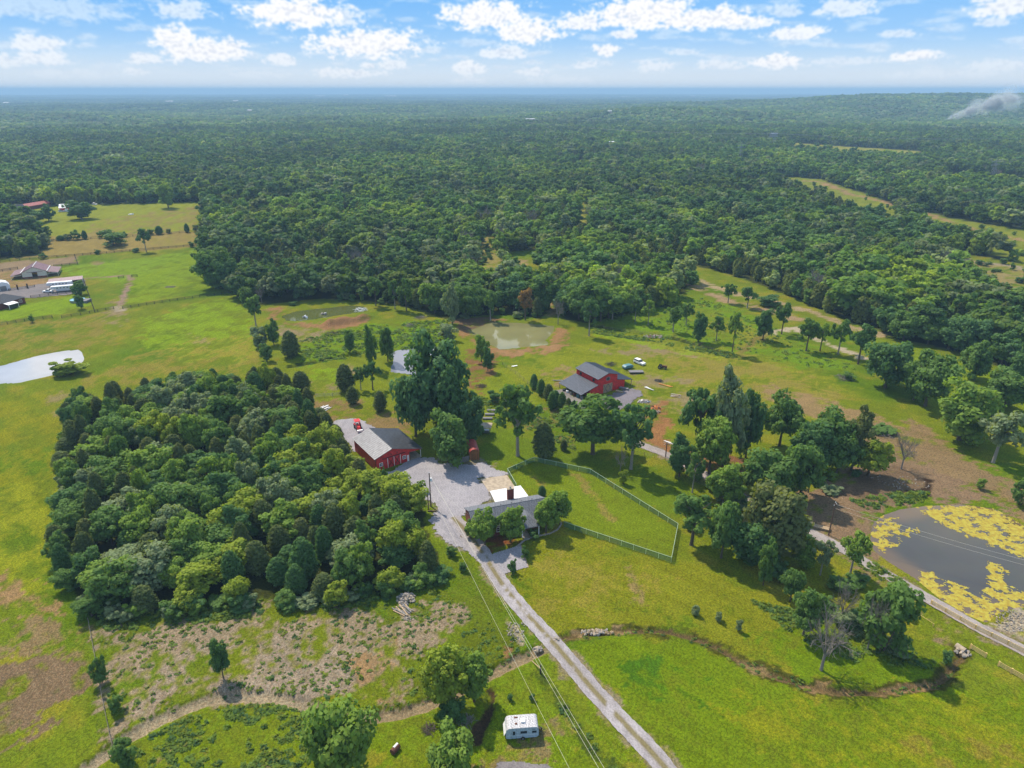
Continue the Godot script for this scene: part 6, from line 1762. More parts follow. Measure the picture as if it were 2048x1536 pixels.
func single_trees():
	var list = [
		# the tall cluster by the workshop
		["round", Vector2(-22.54, -188.58), 29.66, 9.1, "blue", "tallest and darkest tree of the cluster behind the red workshop"],
		["round", Vector2(-28.7, -181.28), 21.61, 6.41, "blue", "dark tree at the left of the tall cluster, hanging over the workshop roof"],
		["column", Vector2(-16.6, -179.37), 20.54, 4.77, "deep", "upright green tree on the right flank of the tall cluster"],
		["column", Vector2(-11.84, -176.26), 15.7, 3.87, "blue", "dark upright tree just left of the small open shelter"],
		["round", Vector2(-17.47, -165.19), 15.38, 5.58, "mid", "bright round green tree in front of the cluster, left of the red-roofed shed"],
		["airy", Vector2(1.7, -169.14), 21.86, 6.33, "mid", "large tree with a visible trunk between the garden shelter and green fence"],
		["cedar", Vector2(8.86, -167.99), 10.37, 3.75, "cedar", "dark squat cedar just right of the large spreading tree"],
		["broad", Vector2(23.02, -170.29), 17.18, 7.79, "mid", "broad tree in front of the big barn, left of the pair"],
		["airy", Vector2(32.48, -161.93), 19.85, 5.85, "deep", "broad tree with a tall clear trunk before the barn apron, right of the pair"],
		["cedar", Vector2(14.8, -172.64), 3.24, 1.29, "cedar", "tiny cone shaped conifer behind the green fence"],
		["bare", Vector2(29.17, -159.81), 8.56, 2, "", "thin leafless tree beside the green fence, under the broad trees"],
		["shrub", Vector2(29.15, -154.21), 4.53, 1.3, "yellow", "yellow green bush touching the far side of the green fence"],
		["column", Vector2(-63.97, -252.54), 8.53, 2.16, "mid", "slim tree on the bright grass in front of the olive pond"],
		["column", Vector2(-51.92, -234.65), 14.85, 2.56, "mid", "slim upright tree left of the small grey pond"],
		["column", Vector2(-47.34, -242.79), 13.45, 3.02, "mid", "upright tree on the bank of the small grey pond"],
		["cedar", Vector2(-85.44, -247.04), 10.21, 4.42, "cedar", "round dark cedar standing alone at the end of the ditch"],
		["cedar", Vector2(-72.06, -214.08), 7.23, 3.41, "cedar", "low round cedar beside the edge of the grove, left of the fence panel"],
		["cedar", Vector2(-57.06, -214.5), 9.61, 3.74, "cedar", "tall dark cedar, leftmost of the four trees above the red tractor"],
		["airy", Vector2(-52.07, -215.36), 8.91, 2.39, "mid", "thin tree between the tall cedar and the spiky tree"],
		["airy", Vector2(-47.94, -215.36), 10.73, 3.24, "deep", "spiky open tree at the right of the row left of the cluster"],
		["cedar", Vector2(-52.39, -203.93), 6.11, 2.29, "cedar", "small cedar on a short stem above the red tractor, left one"],
		["cedar", Vector2(-42.38, -198.59), 6.88, 2.72, "cedar", "small cedar on a short stem left of the tall cluster, right one"],
		["column", Vector2(-11.6, -241.74), 10.45, 2.64, "bright", "young pale green tree at the left bank of the milky pond"],
		["column", Vector2(-8.84, -232.69), 9.02, 2.01, "deep", "narrow dark tree below the milky pond"],
		["shrub", Vector2(-27.11, -266.62), 7.59, 4.11, "silver", "grey green bush on top of the rise behind the tall cluster"],
		["shrub", Vector2(-5.96, -205.1), 3.98, 2.31, "deep", "low dark bush on the grass left of the wire fence"],
		["airy", Vector2(32.39, -271.63), 16.08, 3.94, "deep", "lone tree with a clear stem between the milky pond and the field"],
		["column", Vector2(-26.31, -287.66), 16.79, 3.71, "silver", "greyish tree at the left end of the milky pond"],
		["airy", Vector2(-112.23, -284.87), 13.57, 4.34, "mid", "tall tree with bare stem at the corner of the left pasture"],
		["shrub", Vector2(-101.05, -258.25), 9.71, 3.59, "silver", "grey green bushy tree on the pasture edge below the corner tree"],
		["column", Vector2(-96.57, -260.59), 9.57, 2.82, "mid", "small leafy tree beside the dirt patch, right of the pasture edge"],
		["column", Vector2(-93.73, -242.79), 6.49, 2.47, "mid", "small green tree at the head of the grove"],
		["round", Vector2(-154.68, -347.42), 20.45, 8.76, "mid", "large spreading tree jutting from the woods into the left pasture"],
		["round", Vector2(-146.41, -343.54), 15.67, 5.63, "deep", "darker tree tucked beside the one jutting into the left pasture"],
		["round", Vector2(-344.97, -555.24), 14.1, 9.57, "deep", "round dark tree beside the small red barn, upper left"],
		["column", Vector2(-301.28, -610.85), 19.51, 7.4, "bright", "pale green tree at the far end of the left pastures"],
		["airy", Vector2(-233.47, -433.75), 15.2, 4.75, "deep", "ragged lone tree by the far black fence"],
		["shrub", Vector2(-264.53, -453.6), 9.58, 8.94, "mid", "wide clump of bushes on the tan strip of the pasture"],
		["round", Vector2(-381.28, -537.31), 9.92, 6.97, "deep", "round tree in front of the grey-roofed farmhouse, left one"],
		["round", Vector2(-369.6, -537.31), 9.92, 6.97, "deep", "round tree in front of the long red-roofed shed, middle one"],
		["column", Vector2(-365.77, -546.14), 11.6, 5.11, "deep", "slim tree right of the long red-roofed shed"],
		["round", Vector2(-218.04, -334.16), 7.22, 3.26, "mid", "small round tree at the back end of the white trailers"],
		["column", Vector2(-203.39, -310.17), 6.34, 1.88, "deep", "small conical tree in front of the round pool"],
		["shrub", Vector2(-213.39, -289.78), 4.18, 1.33, "bright", "sapling on the lawn above the lower left black fence"],
		["shrub", Vector2(-161.02, -229.8), 6.24, 5.43, "yellow", "row of yellow green willows on the bank of the long pale pond"],
		["shrub", Vector2(-163.87, -227.9), 4.67, 2.34, "bright", "smaller willow at the tip of the long pale pond"],
		# right of the fenced yard
		["airy", Vector2(51.8, -168.28), 21.5, 5.62, "deep", "tall forked tree with an open crown left of the orange dirt"],
		["column", Vector2(58.21, -164.09), 25.18, 4.54, "silver", "tall greyish tree in the middle of the wood by the road"],
		["column", Vector2(65.73, -168.28), 19.88, 3.98, "deep", "narrow dark tree right of the tall greyish one"],
		["broad", Vector2(77.59, -175.04), 16.56, 5.41, "mid", "separate rounded tree on the field side of the roadside wood"],
		["broad", Vector2(53.07, -159.29), 16.5, 5.54, "bright", "yellow green tree in front of the tall forked one"],
		["column", Vector2(44.76, -158.25), 10.89, 3.57, "deep", "dark leafy tree beside the rusty wire fence"],
		["airy", Vector2(46.26, -150.08), 11.7, 2.66, "mid", "white-stemmed tree behind the corner of the green fence"],
		["broad", Vector2(85.66, -162.47), 17.57, 5.89, "mid", "tall tree at the top of the right roadside wood"],
		["broad", Vector2(79.52, -160.07), 14.94, 5.44, "deep", "dark tree left of the tall one in the right roadside wood"],
		["column", Vector2(92.29, -161.39), 16.34, 3.87, "olive", "olive tree on the right side of the roadside wood"],
		["broad", Vector2(95.28, -158.25), 10.89, 4.36, "yellow", "yellow green rounded tree at the edge of the bare brown ground"],
		["broad", Vector2(87.06, -158.77), 12.39, 4.23, "mid", "middle tree of the right roadside wood"],
		["broad", Vector2(63.62, -145.23), 15.08, 6.87, "mid", "wide tree in the centre of the wood by the road"],
		["broad", Vector2(52.6, -144.33), 11.16, 4.54, "bright", "light green tree at the left of the wide central one"],
		["broad", Vector2(72.42, -146.59), 15.72, 4.81, "mid", "tree right of the wide central one"],
		["broad", Vector2(76.08, -150.08), 11.7, 2.15, "yellow", "yellowish tree with a forked bare limb by the road"],
		["round", Vector2(58.16, -124.05), 18.08, 6.36, "olive", "massive dark olive tree beside the gravel road"],
		["round", Vector2(52.11, -121.78), 11.08, 4.52, "deep", "dark lower tree in front of the massive olive one"],
		["airy", Vector2(40.7, -128.04), 13.31, 5.35, "mid", "loose tree right behind the right corner of the green fence"],
		["broad", Vector2(46.25, -123.52), 14.95, 3.89, "mid", "leafy tree between the fence corner and the massive olive tree"],
		["bare", Vector2(52.98, -128.04), 8.76, 2.47, "", "grey leafless tree in front of the massive olive tree"],
		["round", Vector2(63.05, -120.08), 7.2, 2.46, "bright", "bright green small tree right of the massive olive one"],
		["column", Vector2(52.46, -114.39), 10.75, 1.85, "mid", "thin-trunked tree at the foot of the roadside wood"],
		["airy", Vector2(65.7, -117.59), 9.02, 2.31, "silver", "sparse grey tree on the road verge"],
		["broad", Vector2(56.22, -109.38), 8.1, 2.09, "mid", "small tree on the lawn below the roadside wood"],
		["broad", Vector2(55.24, -100.14), 10.69, 3.07, "mid", "leafy lawn tree behind the big leafless one"],
		["airy", Vector2(72.1, -117.59), 10.77, 3.46, "bright", "open tree beside the pond, across the road"],
		["bare", Vector2(55.11, -91.63), 14.13, 4.68, "", "large grey leafless tree standing on the lawn"],
		["bare", Vector2(63.72, -103.45), 10.26, 2.86, "", "grey leafless tree behind the large one"],
		["shrub", Vector2(68.17, -96.36), 14.75, 4.67, "mid", "big bushy thicket beside the road near the culvert"],
		["bare", Vector2(65.58, -96.36), 13.87, 2.25, "", "leafless stems growing through the roadside thicket"],
		["shrub", Vector2(78.63, -93.71), 2.61, 1.08, "deep", "low bush above the culvert"],
		["bare", Vector2(106.18, -161.93), 11.64, 3.76, "", "pale leafless tree on the bare brown ground"],
		["round", Vector2(129.72, -217.51), 17.5, 7.86, "deep", "large dark tree at the right end of the far field"],
		["round", Vector2(135.22, -202.38), 18.7, 7.38, "mid", "large tree right of the one at the end of the field"],
		["round", Vector2(132.13, -178.74), 18.33, 8.1, "bright", "large bright green tree at the right, over the bare ground"],
		["airy", Vector2(133.45, -165.47), 15.25, 5.99, "silver", "pale open tree with a white leaning trunk by the right edge"],
		["column", Vector2(133.83, -207.09), 15.02, 4.43, "mid", "tree between the two large ones at the right"],
		["broad", Vector2(158.58, -199.34), 13.62, 6.69, "mid", "rounded tree at the right edge above the bright one"],
		["shrub", Vector2(126.64, -144.33), 7.93, 2.71, "mid", "bush cut by the right edge beside the bare ground"],
		["shrub", Vector2(121.34, -151.76), 3, 1.16, "bright", "small bush on the bare ground right of the leafless tree"],
		["column", Vector2(164.82, -224.2), 13.27, 5.28, "mid", "tree before the right-hand woods"],
		["column", Vector2(173.47, -215.36), 14.7, 4.25, "deep", "dark tree at the right edge before the woods"],
		["airy", Vector2(116.54, -253.66), 12.86, 4.31, "mid", "leaning tree at the left of the row by the pale track"],
		["airy", Vector2(122.09, -253.66), 11.84, 3.53, "bright", "pale green tree second in the row by the pale track"],
		["airy", Vector2(127.76, -250.31), 14.35, 4.45, "mid", "third tree in the row by the pale track"],
		["airy", Vector2(130.65, -239.68), 15.85, 4.65, "deep", "dark tree at the right end of the row by the pale track"],
		["airy", Vector2(68.83, -276.79), 11.54, 3.6, "mid", "small tree by the field ditch, leftmost"],
		["airy", Vector2(76.61, -286.26), 10.26, 3.06, "mid", "small thin tree behind the field ditch"],
		["column", Vector2(76.37, -264.18), 11.57, 3.25, "deep", "dark small tree by the field ditch"],
		["airy", Vector2(84.09, -265.4), 10.76, 3.47, "mid", "open small tree right of the dark one by the ditch"],
		["airy", Vector2(86.55, -251.42), 17.2, 3.1, "bright", "thin pale tree at the bend of the ditch"],
		["column", Vector2(103.67, -266.62), 12.92, 3.68, "deep", "rounded dark tree right of the ditch"],
		["airy", Vector2(114.28, -274.19), 14.05, 4.19, "deep", "tall stemmed tree beside the pale track"],
		["airy", Vector2(104.93, -320.06), 9.94, 3.38, "mid", "small tree left of the pair on the sandy slope"],
		["airy", Vector2(111.54, -311.78), 10.71, 4.24, "mid", "right tree of the pair on the sandy slope"],
		["shrub", Vector2(123.59, -315.05), 5.43, 5.96, "deep", "dark thicket on the sandy slope behind the pair"],
		["airy", Vector2(-65.15, -315.05), 13.69, 4.27, "mid", "white-stemmed tree at the edge of the woods, right of the olive pond"],
		["airy", Vector2(-55.28, -310.17), 14.47, 3.51, "mid", "second stemmed tree at the edge of the woods"],
		["airy", Vector2(-49.39, -306.99), 15.77, 3.93, "mid", "third stemmed tree at the edge of the woods"],
		["airy", Vector2(-9.67, -293.37), 13.87, 3.78, "mid", "stemmed tree behind the milky pond, left of the rusty one"],
		["airy", Vector2(5.85, -293.37), 14.33, 3.78, "rusty", "tree with rusty brown leaves behind the milky pond"],
		["bare", Vector2(20.34, -287.66), 13.22, 3.28, "", "purplish leafless tree at the right bank of the milky pond"],
		["broad", Vector2(36.89, -293.37), 11.59, 4.46, "mid", "green tree behind the lone stemmed one by the field"],
		["airy", Vector2(55.09, -291.93), 11.55, 3.77, "mid", "leftmost small tree before the central woods"],
		["airy", Vector2(59.88, -286.26), 11.38, 3.49, "bright", "small pale tree before the central woods"],
		# by the house, the drive and the lower edge
		["broad", Vector2(-6.14, -128.04), 9.15, 3.25, "bright", "left leafy tree in front of the brick house"],
		["broad", Vector2(-0.34, -129.16), 9.19, 3.16, "bright", "middle leafy tree in front of the brick house"],
		["broad", Vector2(7.94, -132.62), 9.59, 3.11, "bright", "right leafy tree at the corner of the brick house"],
		["broad", Vector2(10.99, -136.63), 8.65, 2.83, "bright", "leafy tree behind the right corner of the brick house"],
		["cedar", Vector2(7.64, -148.44), 2.97, 1.14, "deep", "small dark shrub behind the brick house"],
		["shrub", Vector2(-9.71, -130.87), 4.82, 1.26, "deep", "dark hedge shrub along the left wall of the brick house"],
		["shrub", Vector2(5.09, -130.87), 2.35, 1.27, "deep", "low dark shrub by the porch"],
		["shrub", Vector2(2.87, -123), 3.21, 0.88, "mid", "small shrub at the upper right corner of the parking pad"],
		["shrub", Vector2(0.21, -118.25), 3.67, 1.06, "deep", "small round bush at the lower edge of the parking pad"],
		["shrub", Vector2(-13.54, -124.05), 2.69, 1.22, "mid", "bush on the left verge of the drive, upper one"],
		["shrub", Vector2(-10.54, -118.91), 2.37, 1.07, "mid", "bush on the left verge of the drive, lower one"],
		["airy", Vector2(-23.42, -150.32), 3.28, 1.41, "bright", "little tree beside the yard utility pole"],
		["shrub", Vector2(-33.78, -155.2), 5.15, 1.18, "mid", "small tree in front of the workshop corner"],
		["shrub", Vector2(36.06, -105.51), 2.86, 0.88, "silver", "left of three small grey shrubs on the lawn"],
		["shrub", Vector2(40.13, -103.86), 2.72, 0.78, "silver", "middle of three small grey shrubs on the lawn"],
		["shrub", Vector2(43.31, -101.18), 2.93, 0.76, "silver", "right of three small grey shrubs on the lawn"],
		["broad", Vector2(-50.76, -89.82), 8.24, 1.64, "deep", "small lone tree in the weedy field below the grove"],
		["shrub", Vector2(-71.52, -88.72), 6.42, 1.46, "mid", "leafy bush on the wire fence below the grove"],
		["shrub", Vector2(-66.07, -83.07), 3.95, 1.41, "mid", "bush at the wire fence above the creek"],
		["broad", Vector2(-11.03, -83.27), 12.27, 3.75, "yellow", "bright yellow green tree by the creek, left of the pair"],
		["broad", Vector2(-6.43, -84.9), 9.15, 2.91, "bright", "bright green tree by the creek, right of the pair"],
		["shrub", Vector2(-9.72, -80.53), 4.89, 2.26, "deep", "dark undergrowth bush below the pair of creek trees"],
		["broad", Vector2(-24.95, -70.09), 15.42, 5.4, "bright", "big green tree cut by the lower edge of the view"],
		["shrub", Vector2(-58.98, -72.63), 6, 2.03, "mid", "bush beside the creek in the lower left corner"],
		["round", Vector2(-8.92, -70.49), 9.03, 3.82, "bright", "light green tree at the lower edge, left of the caravan"],
		["shrub", Vector2(3.39, -85.11), 1.38, 0.51, "deep", "small dark shrub on the grass above the caravan"],
		["shrub", Vector2(-0.34, -85.11), 1.38, 0.51, "deep", "second small dark shrub left of the other above the caravan"]]
	for t in list:
		tree(t[0], t[1], t[2], t[3], t[4], t[5])
	# conifers planted in a row along the field fence
	var row = [Vector3(7.61, 0, -216.21), Vector3(9.84, 0, -211.15), Vector3(12.18, 0, -207.09), Vector3(14.17, 0, -203.93), Vector3(16.22, 0, -200.09), Vector3(17.88, 0, -196.37), Vector3(19.34, 0, -192.76), Vector3(12.97, 0, -200.09), Vector3(16.88, 0, -191.35)]
	for k in row.size():
		tree("cedar", Vector2(row[k].x, row[k].z), rng.randf_range(4.5, 6.5), rng.randf_range(1.7, 2.3), ["deep", "mid", "cedar"][k % 3], "bushy conifer in the row between the big barn and the large spreading tree", "row of conifers by the big barn")
	# shrubs grown into the far fence lines
	for k in 17:
		var p = Vector3(-310.11, 0, -470.04).lerp(Vector3(-272.44, 0, -482.21), k / 8.0) if k < 9 else Vector3(-269.13, 0, -484).lerp(Vector3(-227.45, 0, -502.55), (k - 9) / 7.5)
		if k % 5 == 4:
			continue
		tree("shrub" if k % 3 else "cedar", Vector2(p.x, p.z), rng.randf_range(3.0, 6.5), rng.randf_range(1.8, 3.6), ["deep", "cedar", "mid"][k % 3], "dark shrub grown into the fence across the far pasture", "shrubs along the far pasture fence")
	for q in [Vector3(-261.54, 0, -427.96), Vector3(-239.44, 0, -432.29), Vector3(-210.92, 0, -448.88), Vector3(-286.55, 0, -414.08)]:
		tree("shrub", Vector2(q.x, q.z), 3.4, 2.2, "deep", "small dark shrub on the black fence beyond the horse pasture", "shrubs along the black pasture fence")

func undergrowth():
	# brush filling the feet of the woods
	var u = [[34, "low leafy bush at the foot of the front edge of the square grove", "bushes along the front of the square grove", PackedVector2Array([Vector2(-80.03, -101.71), Vector2(-59.96, -106.64), Vector2(-38.49, -108.07), Vector2(-26.88, -110.41), Vector2(-15.08, -114.7), Vector2(-14.93, -117.59), Vector2(-27.31, -112.83), Vector2(-38.95, -109.82), Vector2(-60.66, -108.36), Vector2(-81.55, -104.4)])],
		[16, "low leafy bush at the left edge of the square grove", "bushes along the left side of the square grove", PackedVector2Array([Vector2(-82.37, -104.13), Vector2(-101.88, -126.21), Vector2(-114.05, -146.59), Vector2(-136.62, -185.2), Vector2(-135.41, -185.2), Vector2(-112.79, -146.59), Vector2(-101.86, -128.04), Vector2(-81.97, -105.51)])],
		[34, "leafy bush under the trees of the wood beside the road", "bushes of the roadside wood", PackedVector2Array([Vector2(43.24, -156.21), Vector2(62.9, -164.09), Vector2(82.21, -164.09), Vector2(93.51, -158.77), Vector2(87.42, -151.28), Vector2(73.93, -146.59), Vector2(67.71, -133.8), Vector2(64.9, -120.93), Vector2(56.29, -115.18), Vector2(51.83, -120.93), Vector2(40.92, -129.92)])],
		[14, "leafy bush under the trees right of the culvert lawn", "bushes by the road thicket", PackedVector2Array([Vector2(70.3, -115.97), Vector2(74.23, -117.59), Vector2(77.44, -105.51), Vector2(76.98, -97.6), Vector2(70.13, -95.14), Vector2(64.86, -97.6), Vector2(60.69, -105.51)])],
		[26, "bush before the right-hand woods beyond the bare ground", "bushes along the right-hand woods", PackedVector2Array([Vector2(139.88, -266.62), Vector2(148.68, -243.84), Vector2(161.4, -215.36), Vector2(162.4, -192.05), Vector2(148.86, -172.64), Vector2(142.4, -185.2), Vector2(142.84, -207.09), Vector2(131.29, -224.2)])],
		[26, "bush in the right-hand clearing in the woods", "bushes in the far right clearings", PackedVector2Array([Vector2(277.71, -422.31), Vector2(301.13, -391.07), Vector2(255.22, -325.22), Vector2(242.52, -334.16), Vector2(259.68, -380.41)])],
		[26, "bush in the middle clearing of the right-hand woods", "bushes in the middle right clearing", PackedVector2Array([Vector2(337.8, -574.33), Vector2(342.1, -539.49), Vector2(363.42, -480.44), Vector2(315.3, -411.41), Vector2(317.34, -447.32), Vector2(309.03, -489.43)])],
		[16, "bush in the long clearing right of centre", "bushes in the long clearing", PackedVector2Array([Vector2(311.71, -823.39), Vector2(350.36, -804.38), Vector2(343.09, -671.24), Vector2(335.15, -613.63), Vector2(300.92, -550.66), Vector2(291.51, -599.98), Vector2(300.74, -684.68), Vector2(294.36, -760.32)])],
		[14, "bush on the track through the woods behind the ponds", "bushes on the woodland track", PackedVector2Array([Vector2(-23.8, -471.74), Vector2(-11.73, -471.74), Vector2(-6.37, -353.4), Vector2(-20.15, -363.78)])],
		[26, "low bush along the foot of the woods behind the ponds", "bushes along the woods behind the ponds", PackedVector2Array([Vector2(-111.13, -315.05), Vector2(-79.07, -321.77), Vector2(-46.04, -311.78), Vector2(-27.89, -293.37), Vector2(-16.86, -297.79), Vector2(13.72, -293.37), Vector2(14.03, -300.81), Vector2(-17.24, -305.43), Vector2(-44.48, -318.38), Vector2(-80.59, -328.74), Vector2(-113.23, -321.77)])]]
	for a in u:
		var r = bounds(a[3], 0.0)
		var k = 0
		while k < a[0]:
			var p = r.position + Vector2(rng.randf(), rng.randf()) * r.size
			if Geometry2D.is_point_in_polygon(p, a[3]) and to_line(p, right_road) > 3.0:
				k += 1
				tree("shrub", p, rng.randf_range(1.8, 4.2), rng.randf_range(1.3, 2.7), ["mid", "deep", "bright", "silver", "mid"][rng.randi() % 5], a[1], a[2])

func grove_trees():
	# a tight square wood of cedars and young broadleaf trees; jittered rows fill the outline
	var r = bounds(grove, 0.0)
	var c = r.get_center()
	var step = 5.9
	var j = 0
	var z = r.position.y
	while z < r.end.y:
		var x = r.position.x + (step * 0.5 if j % 2 else 0.0)
		while x < r.end.x:
			var p = Vector2(x + rng.randf_range(-2.3, 2.3), z + rng.randf_range(-2.3, 2.3))
			x += step
			if not Geometry2D.is_point_in_polygon(p, grove):
				continue
			var edge = to_line(p, grove_closed())
			var n = n_big.get_noise_2d(p.x * 2.4, p.y * 2.4)
			var cedar = rng.randf() < (0.38 - n * 1.1 + (0.15 if p.y < c.y else -0.05))
			var row = "front" if p.y > r.position.y + r.size.y * 0.68 else ("middle" if p.y > r.position.y + r.size.y * 0.36 else "back")
			var col = "left" if p.x < r.position.x + r.size.x * 0.34 else ("centre" if p.x < r.position.x + r.size.x * 0.66 else "right")
			var where = " in the %s %s part of the square grove" % [row, col]
			var grow = rng.randf()
			var size = "tall " if grow > 0.72 else ("low " if grow < 0.3 else "")
			var gh = lerpf(5.6, 10.0, grow) * (0.78 if edge < 2.5 else 1.0)
			if cedar:
				var tone = ["cedar", "cedar", "olive", "deep"][rng.randi() % 4]
				var look = {"cedar": "dark cedar", "olive": "brownish olive cedar", "deep": "deep green cedar"}[tone]
				tree("cedar", p, gh, rng.randf_range(2.3, 3.6), tone, size + look + where, "cedars of the square grove")
			else:
				var tone = ["mid", "mid", "deep", "bright", "yellow", "silver", "mid"][rng.randi() % 7]
				if tone == "yellow" and rng.randf() < 0.5: tone = "bright"
				if p.x > c.x + 14.0 and rng.randf() < 0.35: tone = "yellow"
				var look = {"mid": "leafy green tree", "deep": "dark green leafy tree", "bright": "light green leafy tree", "yellow": "yellow green leafy tree", "silver": "silvery green leafy tree"}[tone]
				tree(["round", "broad", "column"][rng.randi() % 3], p, gh * (1.12 if edge > 8.0 else 1.0), minf(rng.randf_range(2.6, 5.2), 2.2 + edge * 0.55), tone, size + look + where, "leafy trees of the square grove")
		z += step * 0.87
		j += 1

func grove_closed() -> PackedVector2Array:
	var g = grove.duplicate()
	g.append(grove[0])
	return g

func tone_at(p: Vector2, cedar: bool) -> Color:
	var n = n_big.get_noise_2d(p.x * 0.7, p.y * 0.7)
	var c: Color
	if cedar:
		c = TONES.cedar.lerp(TONES.olive, rng.randf() * 0.5)
	else:
		var q = rng.randf() * 0.8 + 0.1 + n * 1.1
		if q < 0.35: c = TONES.deep
		elif q < 0.75: c = TONES.mid
		elif q < 0.95: c = TONES.bright.lerp(TONES.mid, 0.4)
		else: c = TONES.bright.lerp(TONES.yellow, rng.randf() * 0.6)
		if rng.randf() < 0.15: c = TONES.silver
	var patch = n_hill.get_noise_2d(p.x * 4.0, p.y * 4.0)
	c = c.lerp(Color(c.r * 1.28, c.g * 1.25, c.b * 0.95), smooth(0.0, 0.5, patch)).lerp(c * 0.72, smooth(0.0, -0.5, patch))
	return c * rng.randf_range(0.75, 1.25) * 1.38

func forest():
	# nearest trees stand singly; behind them the wood is one mass, coarser with distance
	var bands = [[240.0, 620.0, 6.3], [620.0, 1150.0, 7.6], [1150.0, 2100.0, 10.5], [2100.0, 3800.0, 14.5], [3800.0, 7500.0, 24.0], [7500.0, 16000.0, 46.0]]
	var near = []
	var lists = {}
	for b in bands.size():
		var r0 = bands[b][0]
		var r1 = bands[b][1]
		var step = bands[b][2]
		var r = r0
		while r < r1:
			var da = step / r
			var a = -0.80 + rng.randf() * da
			while a < 0.80:
				var rr = r + rng.randf_range(-0.42, 0.42) * step
				var aa = a + rng.randf_range(-0.42, 0.42) * da
				a += da
				var p = Vector2(sin(aa) * rr, -cos(aa) * rr)
				if b < 3 and is_open(p):
					continue
				if b == 0 and (within(wooded, p) and p.y > -260.0):
					continue
				var n = n_big.get_noise_2d(p.x * 0.5 + 900.0, p.y * 0.5)
				var cedar = rng.randf() < 0.30 + n * 0.8 and b < 4
				var h = (rng.randf_range(7.0, 11.0) if cedar else rng.randf_range(6.5, 16.5)) * (1.0 + 0.25 * n_big.get_noise_2d(p.x * 0.3, p.y * 0.3 + 500.0))
				var w = h * (rng.randf_range(0.28, 0.38) if cedar else rng.randf_range(0.36, 0.54))
				if b >= 3:
					w = maxf(w, step * 0.55)
				if b >= 4:
					h *= 1.1
				if b == 0 and rr < 470.0:
					near.append([rr, p, h, w, cedar])
					continue
				add_to(lists, b, cedar, p, h, w)
			r += step * 0.87
	near.sort_custom(func(x, y): return x[0] < y[0])
	for k in near.size():
		var t = near[k]
		var p: Vector2 = t[1]
		if k < 95:
			var where = "left of the olive pond" if p.x < -85.0 else ("behind the olive pond" if p.x < -30.0 else ("behind the milky pond" if p.x < 30.0 else ("behind the barn field" if p.x < 130.0 else "along the right-hand woods")))
			if t[4]:
				tree("cedar", p, t[2], t[3], "cedar" if rng.randf() < 0.6 else "olive", "dark cedar at the edge of the woods " + where, "cedars at the front of the woods")
			else:
				var tone = ["mid", "mid", "deep", "bright", "blue"][rng.randi() % 5]
				tree(["round", "broad", "airy"][rng.randi() % 3], p, t[2], t[3], tone, {"mid": "leafy green", "deep": "dark green leafy", "bright": "light green leafy", "blue": "bluish green leafy"}[tone] + " tree at the edge of the woods " + where, "leafy trees at the front of the woods")
		else:
			add_to(lists, 0, t[4], p, t[2], t[3])
	var top = Node3D.new()
	top.name = "forest"
	add_child(top)
	tag(top, "dense mixed forest stretching from the pastures to the horizon", "forest", "", "stuff")
	for key in lists:
		var q = lists[key]
		var mm = MultiMesh.new()
		mm.transform_format = MultiMesh.TRANSFORM_3D
		mm.use_colors = true
		mm.mesh = q.mesh
		mm.instance_count = q.at.size()
		for i in q.at.size():
			mm.set_instance_transform(i, q.at[i])
			mm.set_instance_color(i, q.c[i])
		var o = MultiMeshInstance3D.new()
		o.name = "cedar_canopy" if key.contains("cedar") else ("dead_trees" if key.contains("dead") else "leafy_canopy")
		o.multimesh = mm
		o.material_override = mats.bark_grey if key.contains("dead") else mats.leaf_far
		o.set_meta("kind", "stuff")
		top.add_child(o, true)

func add_to(lists: Dictionary, b: int, cedar: bool, p: Vector2, h: float, w: float):
	var kind = "cedar" if cedar else ["round", "broad", "round", "airy"][rng.randi() % 4]
	if b > 2:
		kind = "far"
	if b < 2 and rng.randf() < 0.025:
		kind = "dead"
	var key = "%s_%d_%d" % [kind, b, rng.randi() % 3]
	if not lists.has(key):
		var m: Mesh
		if kind == "dead":
			m = trunks["bare"][rng.randi() % 3]
		elif b == 0:
			m = crown_mesh(kind, 40 if cedar else 40, 26, 1.0)
		elif b == 1:
			m = crown_mesh(kind, 24, 16, 1.5)
		elif b == 2:
			m = crown_mesh(kind, 16, 12, 2.0)
		else:
			m = mound_mesh(5 if b == 3 else 8, [1.0, 1.0, 1.0, 1.0, 3.0, 6.0][b])
		lists[key] = {"mesh": m, "at": [], "c": PackedColorArray()}
	var y = lie(p.x, p.y)
	var s = Vector3(w / 4.1, h / 9.9, w / 4.1)
	if b >= 4:
		s = Vector3(w / 4.1 / [3.0, 6.0][b - 4], h / 9.9, w / 4.1 / [3.0, 6.0][b - 4])
	if kind == "dead":
		s = Vector3(w / 5.5, h / 7.6, w / 5.5)
	lists[key].at.append(Transform3D(Basis(Vector3.UP, rng.randf() * TAU) * Basis.from_scale(s * Vector3(rng.randf_range(0.8, 1.25), 1.0, rng.randf_range(0.8, 1.25))), Vector3(p.x, y - 0.2, p.y)))
	lists[key].c.append(tone_at(p, cedar) * (1.0 if b < 4 else 0.85))

